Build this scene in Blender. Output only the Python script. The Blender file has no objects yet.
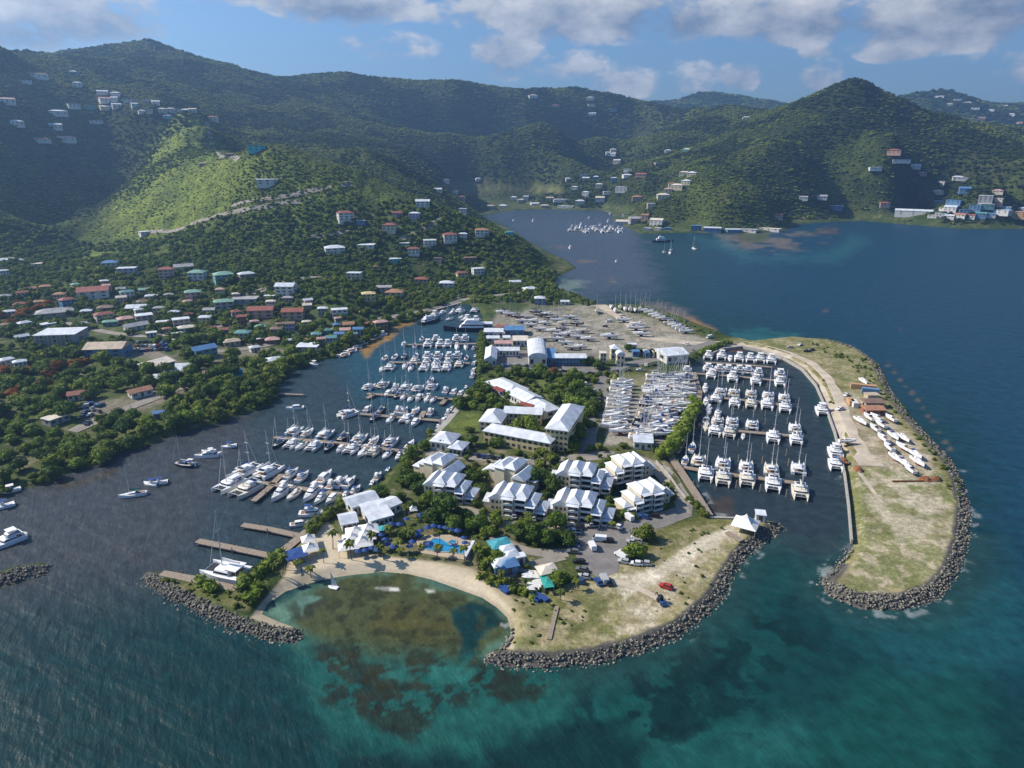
import bpy, math, random
import numpy as np
from mathutils import Vector, Matrix
random.seed(7); rng = np.random.default_rng(7)
S = bpy.context.scene; COL = S.collection
R = math.radians
# ------------------------------------------------------------------ camera, sky, sun, exposure
PITCH, FPX, CAMH = R(19.0), 683.0, 120.0
cam = bpy.data.objects.new('camera', bpy.data.cameras.new('camera')); COL.objects.link(cam)
cam.location = (0, 0, CAMH); cam.rotation_euler = (R(90) - PITCH, 0, 0)
cam.data.sensor_width = 36.0; cam.data.lens = 36.0 * FPX / 1024.0
cam.data.clip_start = 1.0; cam.data.clip_end = 60000.0
S.camera = cam
SUN_EL, SUN_AZ = R(39), R(-78)          # azimuth from +Y towards +X
sun = bpy.data.objects.new('sun', bpy.data.lights.new('sun', 'SUN')); COL.objects.link(sun)
sdir = Vector((math.sin(SUN_AZ) * math.cos(SUN_EL), math.cos(SUN_AZ) * math.cos(SUN_EL), math.sin(SUN_EL)))
sun.rotation_euler = sdir.to_track_quat('Z', 'Y').to_euler()
sun.data.energy = 4.6; sun.data.angle = R(0.5); sun.data.color = (1.0, 0.90, 0.76)
S.view_settings.view_transform = 'Standard'; S.view_settings.look = 'None'
S.view_settings.gamma = 1.0; S.view_settings.exposure = 0.58; S.view_settings.use_curve_mapping = False
S.render.engine = 'CYCLES'; S.cycles.use_denoising = True
S.cycles.max_bounces = 5; S.cycles.diffuse_bounces = 2; S.cycles.glossy_bounces = 2
S.cycles.transmission_bounces = 2; S.cycles.transparent_max_bounces = 6; S.cycles.volume_bounces = 0
S.cycles.caustics_reflective = False; S.cycles.caustics_refractive = False

# ------------------------------------------------------------------ node helper
class NT:
    def __init__(s, tree): s.t = tree; s.n = tree.nodes; s.l = tree.links; s.n.clear()
    def new(s, typ, **kw):
        n = s.n.new(typ)
        for k, v in kw.items(): setattr(n, k, v)
        return n
    def put(s, sock, v):
        if hasattr(v, 'is_output'): s.l.new(v, sock)
        elif v is not None:
            if isinstance(v, (tuple, list)) and len(v) == 3 and len(getattr(sock, 'default_value', (0, 0, 0))) == 4: v = (*v, 1)
            sock.default_value = v
    def m(s, op, a, b=None, c=None, clamp=False):
        n = s.new('ShaderNodeMath', operation=op); n.use_clamp = clamp
        for i, v in enumerate((a, b, c)):
            if v is not None: s.put(n.inputs[i], v)
        return n.outputs[0]
    def mix(s, f, a, b, blend='MIX'):
        n = s.new('ShaderNodeMix', data_type='RGBA', blend_type=blend)
        s.put(n.inputs[0], f); s.put(n.inputs[6], a); s.put(n.inputs[7], b)
        return n.outputs[2]
    def noise(s, vec, scale, detail=4, rough=0.55, out=0, dist=0.0):
        n = s.new('ShaderNodeTexNoise'); s.put(n.inputs['Vector'], vec)
        n.inputs['Scale'].default_value = scale; n.inputs['Detail'].default_value = detail
        n.inputs['Roughness'].default_value = rough; n.inputs['Distortion'].default_value = dist
        return n.outputs[out]
    def ramp(s, f, stops):
        n = s.new('ShaderNodeValToRGB'); s.put(n.inputs[0], f); e = n.color_ramp.elements
        while len(e) < len(stops): e.new(0.5)
        for i, (p, c) in enumerate(stops):
            e[i].position = p; e[i].color = (c, c, c, 1) if isinstance(c, (int, float)) else (*c, 1)
        return n.outputs[0]
    def rng(s, f, a, b, c=0.0, d=1.0):
        n = s.new('ShaderNodeMapRange'); s.put(n.inputs[0], f)
        for i, v in enumerate((a, b, c, d)): s.put(n.inputs[i + 1], v)
        return n.outputs[0]
    def mapping(s, vec, scale=(1, 1, 1), rot=(0, 0, 0), loc=(0, 0, 0)):
        n = s.new('ShaderNodeMapping'); s.put(n.inputs[0], vec)
        n.inputs['Scale'].default_value = scale; n.inputs['Rotation'].default_value = rot; n.inputs['Location'].default_value = loc
        return n.outputs[0]

def lin(r, g=None, b=None):
    if g is None: r, g, b = r
    f = lambda c: (c / 255 / 12.92) if c / 255 <= 0.04045 else ((c / 255 + 0.055) / 1.055) ** 2.4
    return (f(r), f(g), f(b))

# ------------------------------------------------------------------ world: sky with cumulus clouds
W = bpy.data.worlds.new('World'); S.world = W; W.use_nodes = True
n = NT(W.node_tree)
sky = n.new('ShaderNodeTexSky', sky_type='NISHITA'); sky.sun_disc = False
sky.sun_elevation = SUN_EL; sky.sun_rotation = SUN_AZ; sky.altitude = 100; sky.air_density = 1.0; sky.dust_density = 1.6; sky.ozone_density = 1.6
tc = n.new('ShaderNodeTexCoord'); d = tc.outputs['Generated']
sp = n.new('ShaderNodeSeparateXYZ'); n.put(sp.inputs[0], d)
az = n.m('ARCTAN2', sp.outputs[0], sp.outputs[1]); el = n.m('ARCSINE', sp.outputs[2])
cb = n.new('ShaderNodeCombineXYZ'); n.put(cb.inputs[0], az); n.put(cb.inputs[1], n.m('MULTIPLY', el, 1.7)); cv = cb.outputs[0]
nz1 = n.noise(cv, 13, 9, 0.60); nz2 = n.noise(cv, 5.0, 3, 0.5)
def pe(px, py):      # direction of a cloud seen at this place in the photograph
    u, v = (px - 512) / FPX, (384 - py) / FPX
    dx, dy, dz = u, math.cos(PITCH) + v * math.sin(PITCH), -math.sin(PITCH) + v * math.cos(PITCH)
    return math.atan2(dx, dy), math.atan2(dz, math.hypot(dx, dy))
clouds = [(585, 8, 140, 30, 1.2), (680, 18, 60, 20, .9), (800, 10, 80, 28, 1.2), (965, 4, 125, 34, 1.25), (893, 52, 32, 9, .75), (508, 50, 36, 26, .95), (815, 49, 15, 11, .6),
          (625, 80, 44, 17, .62), (690, 80, 30, 18, .62), (740, 75, 20, 17, .7), (820, 76, 20, 16, .5), (565, 66, 60, 15, .5),
          (390, 46, 50, 13, .4), (340, 0, 80, 20, 1.1), (30, 6, 120, 28, 1.0), (15, 32, 60, 20, .7), (430, 12, 40, 10, .35), (215, -14, 70, 14, .5),
          (1030, 75, 60, 10, .4), (200, -60, 190, 34, 1.0), (640, -70, 240, 40, 1.0), (1000, -80, 200, 36, .9), (-250, 0, 160, 50, .9), (1350, 20, 200, 40, .9)]
dens = None; lowd = None
for (px, py, w, h, st) in clouds:
    a0, e0 = pe(px, py); sa = w / FPX * 0.9; se = h / FPX * 0.95
    da = n.m('MULTIPLY', n.m('SUBTRACT', az, a0), 1 / sa); de = n.m('MULTIPLY', n.m('SUBTRACT', el, e0), 1 / se)
    q = n.m('ADD', n.m('MULTIPLY', da, da), n.m('MULTIPLY', de, de))
    g = n.m('MULTIPLY', n.m('MAXIMUM', n.m('SUBTRACT', 1.25, q), 0.0), st)
    dens = g if dens is None else n.m('MAXIMUM', dens, g)
    lo = n.m('MULTIPLY', g, n.m('MULTIPLY', de, 1.0))
    lowd = lo if lowd is None else n.m('ADD', lowd, lo)
dd = n.m('ADD', n.m('MULTIPLY', dens, 0.5), n.m('MULTIPLY', n.m('SUBTRACT', nz1, 0.5), 2.7))
cov = n.rng(dd, 0.06, 0.40); cov = n.m('MULTIPLY', cov, n.rng(dens, 0.0, 0.22))
lit = n.rng(n.m('ADD', n.m('ADD', n.m('MULTIPLY', lowd, .34), n.m('MULTIPLY', n.m('SUBTRACT', nz1, 0.5), 1.7)), n.m('MULTIPLY', n.m('SUBTRACT', nz2, .5), .8)), -0.35, 0.48)
ccol = n.mix(lit, (1.35, 1.7, 2.4), (6.3, 6.15, 6.0))
bg = n.new('ShaderNodeBackground'); bg.inputs['Strength'].default_value = 0.105
skyc = n.mix(1.0, sky.outputs[0], (.47, .64, .86), 'MULTIPLY')
n.put(bg.inputs[0], n.mix(n.m('MULTIPLY', cov, 0.94), skyc, ccol))
out = n.new('ShaderNodeOutputWorld'); n.l.new(bg.outputs[0], out.inputs[0])

# ------------------------------------------------------------------ pixel <-> world
cP, sP = math.cos(PITCH), math.sin(PITCH)
def ray(px, py):
    u = (np.asarray(px, float) - 512) / FPX; v = (384 - np.asarray(py, float)) / FPX
    return u, cP + v * sP, -sP + v * cP
def G(px, py, z=1.6):
    dx, dy, dz = ray(px, py); t = (z - CAMH) / dz
    return Vector((float(dx * t), float(dy * t), z))
def GY(px, py, Y):
    dx, dy, dz = ray(px, py); t = Y / dy
    return Vector((float(dx * t), float(Y), float(CAMH + dz * t)))
def proj(x, y, z=0.0):
    zz = z - CAMH; dep = y * cP - zz * sP; dep = np.maximum(dep, 1.0)
    return 512 + FPX * x / dep, 384 - FPX * (y * sP + zz * cP) / dep
def poly_world(pts, z=0.0):
    return np.array([G(x, y, z)[:2] for x, y in pts])
def inside(P, x, y):
    c = np.zeros(x.shape, bool); n_ = len(P)
    for i in range(n_):
        x0, y0 = P[i]; x1, y1 = P[(i + 1) % n_]
        if y0 == y1: continue
        k = (y0 > y) != (y1 > y)
        c ^= k & (x < (x1 - x0) * (y - y0) / (y1 - y0) + x0)
    return c
def segdist(P, x, y, closed=True):
    d2 = np.full(x.shape, 1e18); n_ = len(P)
    for i in range(n_ if closed else n_ - 1):
        x0, y0 = P[i]; x1, y1 = P[(i + 1) % n_]
        ex, ey = x1 - x0, y1 - y0; L = ex * ex + ey * ey + 1e-9
        t = np.clip(((x - x0) * ex + (y - y0) * ey) / L, 0, 1)
        d2 = np.minimum(d2, (x - x0 - t * ex) ** 2 + (y - y0 - t * ey) ** 2)
    return np.sqrt(d2)
def sdf(P, x, y):
    return np.where(inside(P, x, y), 1, -1) * segdist(P, x, y)
def sstep(a, b, x):
    t = np.clip((x - a) / (b - a), 0, 1); return t * t * (3 - 2 * t)
_perm = rng.random((256, 256))
def vnoise(x, y):
    xi = np.floor(x).astype(int); yi = np.floor(y).astype(int); fx = x - xi; fy = y - yi
    fx = fx * fx * (3 - 2 * fx); fy = fy * fy * (3 - 2 * fy)
    g = lambda a, b: _perm[a & 255, b & 255]
    return (g(xi, yi) * (1 - fx) + g(xi + 1, yi) * fx) * (1 - fy) + (g(xi, yi + 1) * (1 - fx) + g(xi + 1, yi + 1) * fx) * fy
def fbm(x, y, sc, oct=4, gain=0.5):
    s = 0; a = 1; t = 0; x = x / sc; y = y / sc
    for i in range(oct):
        s = s + a * vnoise(x + 17.3 * i, y - 9.1 * i); t += a; a *= gain; x = x * 2.03; y = y * 2.03
    return s / t
# ------------------------------------------------------------------ coastlines (traced, then laid on the sea level plane)
LEFT_SHORE = [(-420, 620), (-260, 570), (-120, 530), (-40, 505), (0, 497), (25, 489), (50, 484), (75, 470), (100, 465), (110, 458), (125, 452), (150, 446), (165, 438), (190, 430), (215, 424), (240, 415), (265, 408), (279, 398), (280, 386), (290, 374), (310, 364), (335, 357), (352, 351), (365, 345), (382, 336), (396, 324), (415, 322), (428, 315), (440, 308), (458, 304)]
PEN = [(470, 305), (481, 314), (481, 331), (475, 347), (476, 362), (477, 378), (468, 391), (456, 408), (446, 421), (435, 432), (424, 440), (412, 448), (400, 460), (386, 474), (378, 485), (362, 491), (345, 502), (320, 521), (302, 537), (280, 556), (258, 572), (238, 588), (212, 583), (186, 577), (162, 572), (147, 571), (141, 578), (150, 586), (165, 595), (195, 611), (232, 629), (270, 641), (295, 644), (304, 637), (300, 629), (280, 622), (262, 614), (268, 604), (285, 592), (318, 581), (345, 576), (382, 572), (407, 574), (432, 580), (460, 590), (482, 598), (497, 608), (507, 618), (511, 632), (506, 646), (488, 652), (484, 662), (508, 668), (548, 668), (595, 664), (640, 653), (678, 637), (704, 617), (723, 598), (731, 579), (744, 559), (765, 541), (783, 529), (779, 522), (739, 518), (709, 517), (701, 498), (686, 479), (674, 463), (686, 444), (698, 421), (701, 403), (692, 383), (689, 367), (704, 356), (724, 348), (742, 346), (762, 350), (782, 357), (802, 368), (816, 384), (827, 409), (835, 431), (845, 473), (849, 504), (853, 545), (838, 566), (820, 581), (828, 597), (862, 610), (902, 610), (937, 600), (956, 577), (967, 546), (970, 511), (963, 482), (951, 459), (931, 438), (911, 416), (891, 390), (879, 364), (856, 348), (829, 340), (790, 337), (752, 341), (731, 337), (715, 330), (700, 325), (685, 318), (664, 311), (647, 306), (620, 304), (602, 305), (580, 295)]
BAY = [(554, 287), (557, 277), (577, 268), (568, 261), (548, 252), (528, 241), (508, 228), (492, 220), (482, 216), (500, 212), (520, 210), (550, 209), (580, 211), (600, 210), (612, 214), (614, 221), (630, 229), (640, 234), (660, 234), (674, 233), (694, 233), (725, 233), (760, 233), (784, 231), (800, 224), (830, 222), (862, 221), (900, 224), (962, 229), (1024, 229), (1150, 226), (1400, 235)]
lw = [tuple(G(x, y, 0)[:2]) for x, y in LEFT_SHORE + PEN + BAY]
lw += [(5200, 900), (6000, 3000), (5000, 7500), (-5000, 7500), (-6000, 3000), (-3000, 200), (-600, 90)]
LAND = np.array(lw)
PENW = poly_world([(430, 305)] + PEN[:1] + PEN[1:] + [(556, 289), (500, 297)])
BREAK = poly_world([(-80, 590), (-20, 576), (20, 565), (42, 562), (52, 566), (48, 574), (20, 583), (-20, 595), (-80, 610)])
CANAL = poly_world([(478, 487), (500, 489), (524, 486), (545, 490), (560, 497), (590, 494), (612, 489), (634, 468), (641, 459), (652, 463), (662, 475), (660, 483), (645, 483), (629, 489), (619, 500), (612, 507), (596, 503), (560, 506), (535, 499), (500, 498), (480, 496)])
# ------------------------------------------------------------------ hills: control points, then radial interpolation
CPS = []
def cp(px, py, Y): CPS.append(tuple(GY(px, py, Y)))
def cz(px, py, z): CPS.append(tuple(G(px, py, z)))
for a in [(265, 152, 850), (232, 157, 890), (300, 157, 830), (340, 172, 800), (372, 188, 780), (410, 203, 760), (450, 216, 745), (500, 236, 730), (540, 254, 722),
          (215, 150, 960), (207, 132, 1080), (196, 116, 1200), (180, 113, 1240),
          (165, 123, 1210), (145, 162, 1080), (120, 193, 970), (92, 222, 870), (72, 250, 780),
          (270, 200, 745), (200, 205, 800), (330, 215, 725), (400, 238, 705), (460, 258, 690), (250, 240, 690), (170, 235, 760), (340, 255, 660), (430, 283, 640),
          (0, 50, 1330), (-80, 52, 1230), (-200, 65, 1100), (-60, 60, 1650), (10, 58, 1700), (30, 72, 1350), (60, 86, 1350), (100, 95, 1350), (140, 103, 1300),
          (0, 150, 980), (60, 150, 1150), (105, 145, 1260), (135, 132, 1270), (-100, 150, 850), (55, 190, 1020), (0, 200, 850), (85, 180, 1120), (40, 110, 1220), (0, 100, 1140), (90, 120, 1290),
          (0, 236, 740), (45, 228, 810), (75, 222, 860), (-120, 240, 650), (-300, 200, 640), (-500, 150, 650),
          (25, 51, 2000), (50, 53, 2000), (75, 49, 2000), (110, 53, 2000), (150, 45, 2000), (210, 64, 2050), (270, 76, 2100), (325, 74, 2150), (390, 82, 2200), (457, 77, 2250), (507, 91, 2300), (-100, 20, 2000), (-300, 0, 1900), (-500, 20, 1800),
          (545, 93, 2300), (575, 88, 2350), (612, 96, 2350), (662, 105, 2300), (690, 112, 2150), (727, 101, 1950), (760, 106, 1850), (790, 114, 1750),
          (320, 149, 1150), (370, 156, 1130), (400, 168, 1110), (425, 184, 1090), (300, 110, 1650), (230, 100, 1600), (380, 130, 1650), (450, 130, 1750), (500, 150, 1700), (420, 155, 1450),
          (540, 130, 1850), (570, 160, 1650), (600, 140, 1800), (630, 165, 1500), (650, 140, 1750), (690, 150, 1620), (720, 135, 1700),
          (822, 92, 1500), (852, 72, 1520), (867, 72, 1520), (892, 87, 1540), (927, 109, 1560), (962, 120, 1560), (992, 127, 1560), (1024, 132, 1560), (1100, 140, 1550), (1250, 130, 1550), (1500, 150, 1500),
          (790, 116, 1470), (762, 140, 1400), (732, 158, 1340), (702, 172, 1270), (674, 188, 1200), (652, 206, 1140),
          (885, 125, 1420), (900, 155, 1300), (893, 185, 1160), (800, 165, 1300), (835, 140, 1380), (760, 190, 1170), (830, 190, 1170), (950, 150, 1400), (970, 180, 1220), (1024, 165, 1280), (1000, 195, 1150), (720, 205, 1100), (1080, 170, 1280), (1250, 180, 1250)]: cp(*a)
for a in [(652, 103, 3600), (697, 95, 3600), (742, 97, 3600), (792, 110, 3500), (600, 110, 3600), (850, 120, 3400), (912, 96, 3000), (942, 93, 3000), (987, 100, 3000), (1024, 105, 3000), (1100, 100, 3000), (1300, 90, 3000)]: cp(*a)
for px in range(-500, 560, 70): CPS.append(tuple(GY(px, 150, 2750)[:2]) + (190,)); CPS.append(tuple(GY(px, 150, 3400)[:2]) + (120,))
for px in range(560, 780, 50): CPS.append(tuple(GY(px, 150, 2850)[:2]) + (170,))
for px in range(780, 1600, 60): CPS.append(tuple(GY(px, 150, 2000)[:2]) + (150,)); CPS.append(tuple(GY(px, 150, 2500)[:2]) + (110,))
for px in range(560, 1600, 80): CPS.append(tuple(GY(px, 150, 4200)[:2]) + (160,))
for (px, py, Y, z) in [(128, 165, 1140, 52), (104, 190, 1030, 36), (80, 215, 930, 24), (152, 142, 1210, 112), (60, 235, 860, 18), (300, 150, 1010, 78), (360, 170, 960, 62), (410, 190, 930, 46), (460, 205, 900, 30), (240, 150, 1060, 100), (225, 130, 1180, 128), (205, 105, 1330, 150)]: CPS.append((*tuple(GY(px, py, Y))[:2], z))
for x in (-3000, -1000, 1000, 3000): CPS.append((x, 5600, 40))
for a in [(470, 184, 28), (540, 186, 26), (470, 198, 12), (530, 200, 9), (600, 196, 10), (640, 215, 4), (445, 200, 30), (620, 180, 30),
          (100, 335, 4), (40, 330, 4), (160, 300, 10), (60, 300, 9), (250, 305, 9), (110, 275, 17), (180, 275, 20), (250, 280, 22), (30, 270, 13), (320, 320, 5), (200, 330, 5), (330, 300, 14), (400, 310, 6),
          (80, 380, 3), (160, 400, 3), (40, 440, 2), (200, 380, 3), (-150, 330, 5), (-150, 420, 3), (960, 215, 4), (905, 216, 4), (1010, 218, 5), (1100, 215, 6), (700, 226, 6), (760, 226, 8), (840, 216, 5)]: cz(*a)
for (x, y) in LEFT_SHORE[::3] + BAY[::2]: cz(x, y, -1.0)
for (x, y) in [(500, 350), (600, 330), (560, 420), (650, 480), (800, 450), (900, 520), (600, 600), (700, 300), (620, 250), (560, 230), (760, 270), (900, 260), (330, 420), (200, 500), (530, 225)]: cz(x, y, -6.0)
C = np.array(CPS); CC = 28.0
D = np.sqrt(((C[:, None, :2] - C[None, :, :2]) ** 2).sum(-1) + CC * CC)
wts = np.linalg.solve(np.block([[D - np.eye(len(C)) * 0.6, np.ones((len(C), 1))], [np.ones((1, len(C))), np.zeros((1, 1))]]), np.append(C[:, 2], 0))
def rbf(x, y):
    s = np.full(x.shape, wts[-1])
    for (cx, cy, _), w in zip(C, wts[:-1]): s = s + w * np.sqrt((x - cx) ** 2 + (y - cy) ** 2 + CC * CC)
    return s
TH = np.radians(np.linspace(-50, 50, 1050))
rr = [118.0]
while rr[-1] < 5600: rr.append(rr[-1] + min(rr[-1] ** 2 / 62000, rr[-1] * 0.0062))
RR = np.array(rr)
gx = RR[:, None] * np.sin(TH)[None]; gy = RR[:, None] * np.cos(TH)[None]
SD = sdf(LAND, gx, gy); SD = np.maximum(SD, sdf(BREAK, gx, gy))
cs = sdf(CANAL, gx, gy); SD = np.minimum(SD, -cs)
pen_d = sdf(PENW, gx, gy)
hz = np.maximum(rbf(gx, gy) - 1.5, 0) * sstep(0, 55, SD) * (1 - sstep(-60, -8, pen_d))
wild = np.minimum(hz / 25, 1.0)
g1 = fbm(gx, gy, 260, 4); g2 = fbm(gx + 900, gy, 62, 3)
ridg = 1 - np.abs(2 * fbm(gx - 300, gy + 200, 420, 4) - 1)
hz = hz + wild * ((g1 - .5) * 0.06 * (hz + 60) * (.5 + .5 * sstep(0, 40, 350 - hz)) + (g2 - .5) * 9 + (ridg - .78) * 0.13 * (hz + 40))
hz = np.maximum(hz, 0)
canopy = fbm(gx, gy, 9, 3)
GZ = np.where(SD > 0, 1.6 * sstep(0, 4.5, SD) + hz + wild * (canopy - .5) * 4.5, np.maximum(SD * 0.35, -4.0))
def height(x, y):
    x = np.asarray(x, float); y = np.asarray(y, float)
    r = np.hypot(x, y); t = np.arctan2(x, y)
    i = np.clip(np.searchsorted(RR, r) - 1, 0, len(RR) - 2); fi = np.clip((r - RR[i]) / (RR[i + 1] - RR[i]), 0, 1)
    j = (t - TH[0]) / (TH[1] - TH[0]); j0 = np.clip(j.astype(int), 0, len(TH) - 2); fj = np.clip(j - j0, 0, 1)
    return (GZ[i, j0] * (1 - fj) + GZ[i, j0 + 1] * fj) * (1 - fi) + (GZ[i + 1, j0] * (1 - fj) + GZ[i + 1, j0 + 1] * fj) * fi
TT = np.concatenate([np.arange(110, 700, 1.5), np.arange(700, 5000, 5.0)])
def GT(px, py):                          # where the sight line through a place in the photograph meets the terrain
    dx, dy, dz = (float(v) for v in ray(px, py))
    x = dx * TT; y = dy * TT; z = CAMH + dz * TT; h = np.maximum(height(x, y), 0)
    k = np.nonzero(z <= h)[0]
    if not len(k): return None
    k = k[0]
    if k:
        a = z[k - 1] - h[k - 1]; b = z[k] - h[k]; f = a / (a - b + 1e-9); t = TT[k - 1] + f * (TT[k] - TT[k - 1])
    else: t = TT[0]
    X, Y = dx * t, dy * t
    return Vector((X, Y, float(max(height(X, Y), 0)))), t
PX, PY = proj(gx, gy, GZ)
print('terrain', gx.shape)
if 0:
    res = rbf(C[:, 0], C[:, 1]) - C[:, 2]
    for k in np.argsort(-np.abs(res))[:20]: print('RES', C[k].round(), res[k].round(1))
# ------------------------------------------------------------------ materials
def newmat(name):
    m = bpy.data.materials.new(name); m.use_nodes = True; n = NT(m.node_tree)
    b = n.new('ShaderNodeBsdfPrincipled'); o = n.new('ShaderNodeOutputMaterial'); n.l.new(b.outputs[0], o.inputs[0])
    return m, n, b
def mat(name, col, rough=0.7, var=0.25, scale=1.5, bump=0.0, metal=0.0, hue=None, rand=0.0, spec=0.3):
    m, n, b = newmat(name)
    tc = n.new('ShaderNodeTexCoord'); v = tc.outputs['Object']
    f = n.noise(v, scale, 4, 0.6)
    lo = tuple(c * (1 - var) for c in col); hi = tuple(min(1, c * (1 + var)) for c in (hue or col))
    c = n.mix(n.rng(f, .3, .7), lo, hi)
    if rand:
        oi = n.new('ShaderNodeObjectInfo')
        c = n.mix(1.0, c, n.mix(oi.outputs['Random'], (1 - rand,) * 3, (1 + rand, 1 + rand, 1 + rand * .6)), 'MULTIPLY')
    n.put(b.inputs['Base Color'], c); b.inputs['Roughness'].default_value = rough; b.inputs['Metallic'].default_value = metal
    b.inputs['Specular IOR Level'].default_value = spec
    if bump:
        bp = n.new('ShaderNodeBump'); bp.inputs['Strength'].default_value = bump; bp.inputs['Distance'].default_value = 0.3
        n.put(bp.inputs['Height'], n.noise(v, scale * 3, 5, .65)); n.l.new(bp.outputs[0], b.inputs['Normal'])
    return m
def attrmat(name, rough=0.9, scales=((0.09, .35), (0.5, .45)), bump=0.5, bscale=0.35, bdist=1.0, spec=0.1):
    m, n, b = newmat(name)
    a = n.new('ShaderNodeAttribute', attribute_name='Col'); g = n.new('ShaderNodeNewGeometry'); v = g.outputs['Position']
    c = a.outputs['Color']
    for sc, am in scales:
        f = n.noise(v, sc, 5, .62)
        c = n.mix(1.0, c, n.ramp(f, [(.25, 1 - am), (.5, 1.0), (.75, 1 + am)]), 'MULTIPLY')
    n.put(b.inputs['Base Color'], c); b.inputs['Roughness'].default_value = rough; b.inputs['Specular IOR Level'].default_value = spec
    bp = n.new('ShaderNodeBump'); bp.inputs['Strength'].default_value = bump; bp.inputs['Distance'].default_value = bdist
    n.put(bp.inputs['Height'], n.noise(v, bscale, 5, .65)); n.l.new(bp.outputs[0], b.inputs['Normal'])
    return m
def foliage(name, dark, light, rand=0.35, scale=0.5):
    m, n, b = newmat(name)
    tc = n.new('ShaderNodeTexCoord'); oi = n.new('ShaderNodeObjectInfo')
    f = n.noise(tc.outputs['Object'], scale, 3, .6)
    c = n.mix(n.rng(f, .35, .65), dark, light)
    c = n.mix(1.0, c, n.mix(oi.outputs['Random'], (1 - rand, 1 - rand * .9, 1 - rand * .6), (1 + rand, 1 + rand * .8, 1 + rand * .1)), 'MULTIPLY')
    n.put(b.inputs['Base Color'], c); b.inputs['Roughness'].default_value = .75; b.inputs['Specular IOR Level'].default_value = .15
    tl = n.new('ShaderNodeBsdfTranslucent'); n.put(tl.inputs[0], c)
    ms = n.new('ShaderNodeMixShader'); ms.inputs[0].default_value = .25
    n.l.new(b.outputs[0], ms.inputs[1]); n.l.new(tl.outputs[0], ms.inputs[2])
    n.l.new(ms.outputs[0], [q for q in n.n if q.type == 'OUTPUT_MATERIAL'][0].inputs[0])
    return m

# ------------------------------------------------------------------ mesh helpers
def mesh(name, v, f, m=None, smooth=False):
    me = bpy.data.meshes.new(name); me.from_pydata([tuple(map(float, q)) for q in v], [], f)
    if m: me.materials.append(m)
    if smooth: me.shade_smooth()
    me.update(); return me
def np_mesh(name, V, F, m=None, col=None, smooth=False):
    me = bpy.data.meshes.new(name); k = F.shape[1]
    me.vertices.add(len(V)); me.vertices.foreach_set('co', np.ascontiguousarray(V, np.float32).ravel())
    me.loops.add(F.size); me.loops.foreach_set('vertex_index', np.ascontiguousarray(F, np.int32).ravel())
    me.polygons.add(len(F)); me.polygons.foreach_set('loop_start', np.arange(0, F.size, k, dtype=np.int32))
    if col is not None:
        at = me.attributes.new('Col', 'FLOAT_COLOR', 'POINT'); at.data.foreach_set('color', np.concatenate([col, np.ones((len(col), 1))], 1).astype(np.float32).ravel())
    if m: me.materials.append(m)
    me.update(calc_edges=True); me.validate()
    if smooth: me.shade_smooth()
    return me
def obj(name, me, parent=None, loc=None, **props):
    o = bpy.data.objects.new(name, me); COL.objects.link(o)
    if parent is not None: o.parent = parent
    if loc is not None: o.location = loc
    for k, v in props.items(): o[k] = v
    return o
class MB:
    def __init__(s): s.v = []; s.f = []
    def add(s, v, f):
        b = len(s.v); s.v += [tuple(q) for q in v]; s.f += [tuple(i + b for i in q) for q in f]; return s
    def box(s, x0, x1, y0, y1, z0, z1):
        return s.add([(x0, y0, z0), (x1, y0, z0), (x1, y1, z0), (x0, y1, z0), (x0, y0, z1), (x1, y0, z1), (x1, y1, z1), (x0, y1, z1)],
                     [(0, 3, 2, 1), (4, 5, 6, 7), (0, 1, 5, 4), (1, 2, 6, 5), (2, 3, 7, 6), (3, 0, 4, 7)])
    def loft(s, rings, cap=True):
        k = len(rings[0]); v = [p for r in rings for p in r]; f = []
        for i in range(len(rings) - 1):
            for j in range(k):
                a = i * k + j; b = i * k + (j + 1) % k; f.append((a, b, b + k, a + k))
        if cap: f.append(tuple(range(k))[::-1]); f.append(tuple(range((len(rings) - 1) * k, len(rings) * k)))
        return s.add(v, f)
    def tube(s, p, q, r0, r1=None, n_=6):
        p = Vector(p); q = Vector(q); r1 = r0 if r1 is None else r1; z = (q - p).normalized()
        x = z.orthogonal().normalized(); y = z.cross(x)
        R_ = lambda c, r: [c + x * (r * math.cos(2 * math.pi * i / n_)) + y * (r * math.sin(2 * math.pi * i / n_)) for i in range(n_)]
        return s.loft([R_(p, r0), R_(q, r1)])
    def build(s, name, m, smooth=False): return mesh(name, s.v, s.f, m, smooth)

# ------------------------------------------------------------------ colours of the land, by what grows or lies there, plus painted sun and shade on the hills
wob = (fbm(gx, gy, 14, 3) - .5) * 10; wob2 = (fbm(gx + 50, gy - 70, 45, 3) - .5)
N1 = fbm(gx, gy, 30, 4); N2 = fbm(gx + 333, gy + 77, 7, 3); N3 = fbm(gx - 500, gy, 130, 4); N5 = fbm(gx + 71, gy - 19, 3.4, 4, .6)
def L3(c): return np.array(c)
def lerp(a, b, t): return a + (b - a) * t[..., None]
grassA, grassB, tan = L3((.068, .088, .026)), L3((.040, .064, .017)), L3((.30, .25, .17))
Cg = lerp(np.broadcast_to(grassA, gx.shape + (3,)).copy(), np.broadcast_to(grassB, gx.shape + (3,)), sstep(.35, .65, N1))
town = 1 - sstep(15, 45, GZ)
Cg = lerp(Cg, L3((.20, .165, .115)), town * sstep(.60, .75, N2) * .5)
hillc = lerp(np.broadcast_to(L3((.050, .074, .018)), gx.shape + (3,)), L3((.10, .135, .03)), sstep(.35, .68, N3))
hillc = lerp(hillc, L3((.026, .044, .014)), sstep(.5, .68, N1) * .7)
hillc = lerp(hillc, L3((.12, .115, .05)), sstep(.64, .78, fbm(gx, gy, 80, 4)) * .4)
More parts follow.
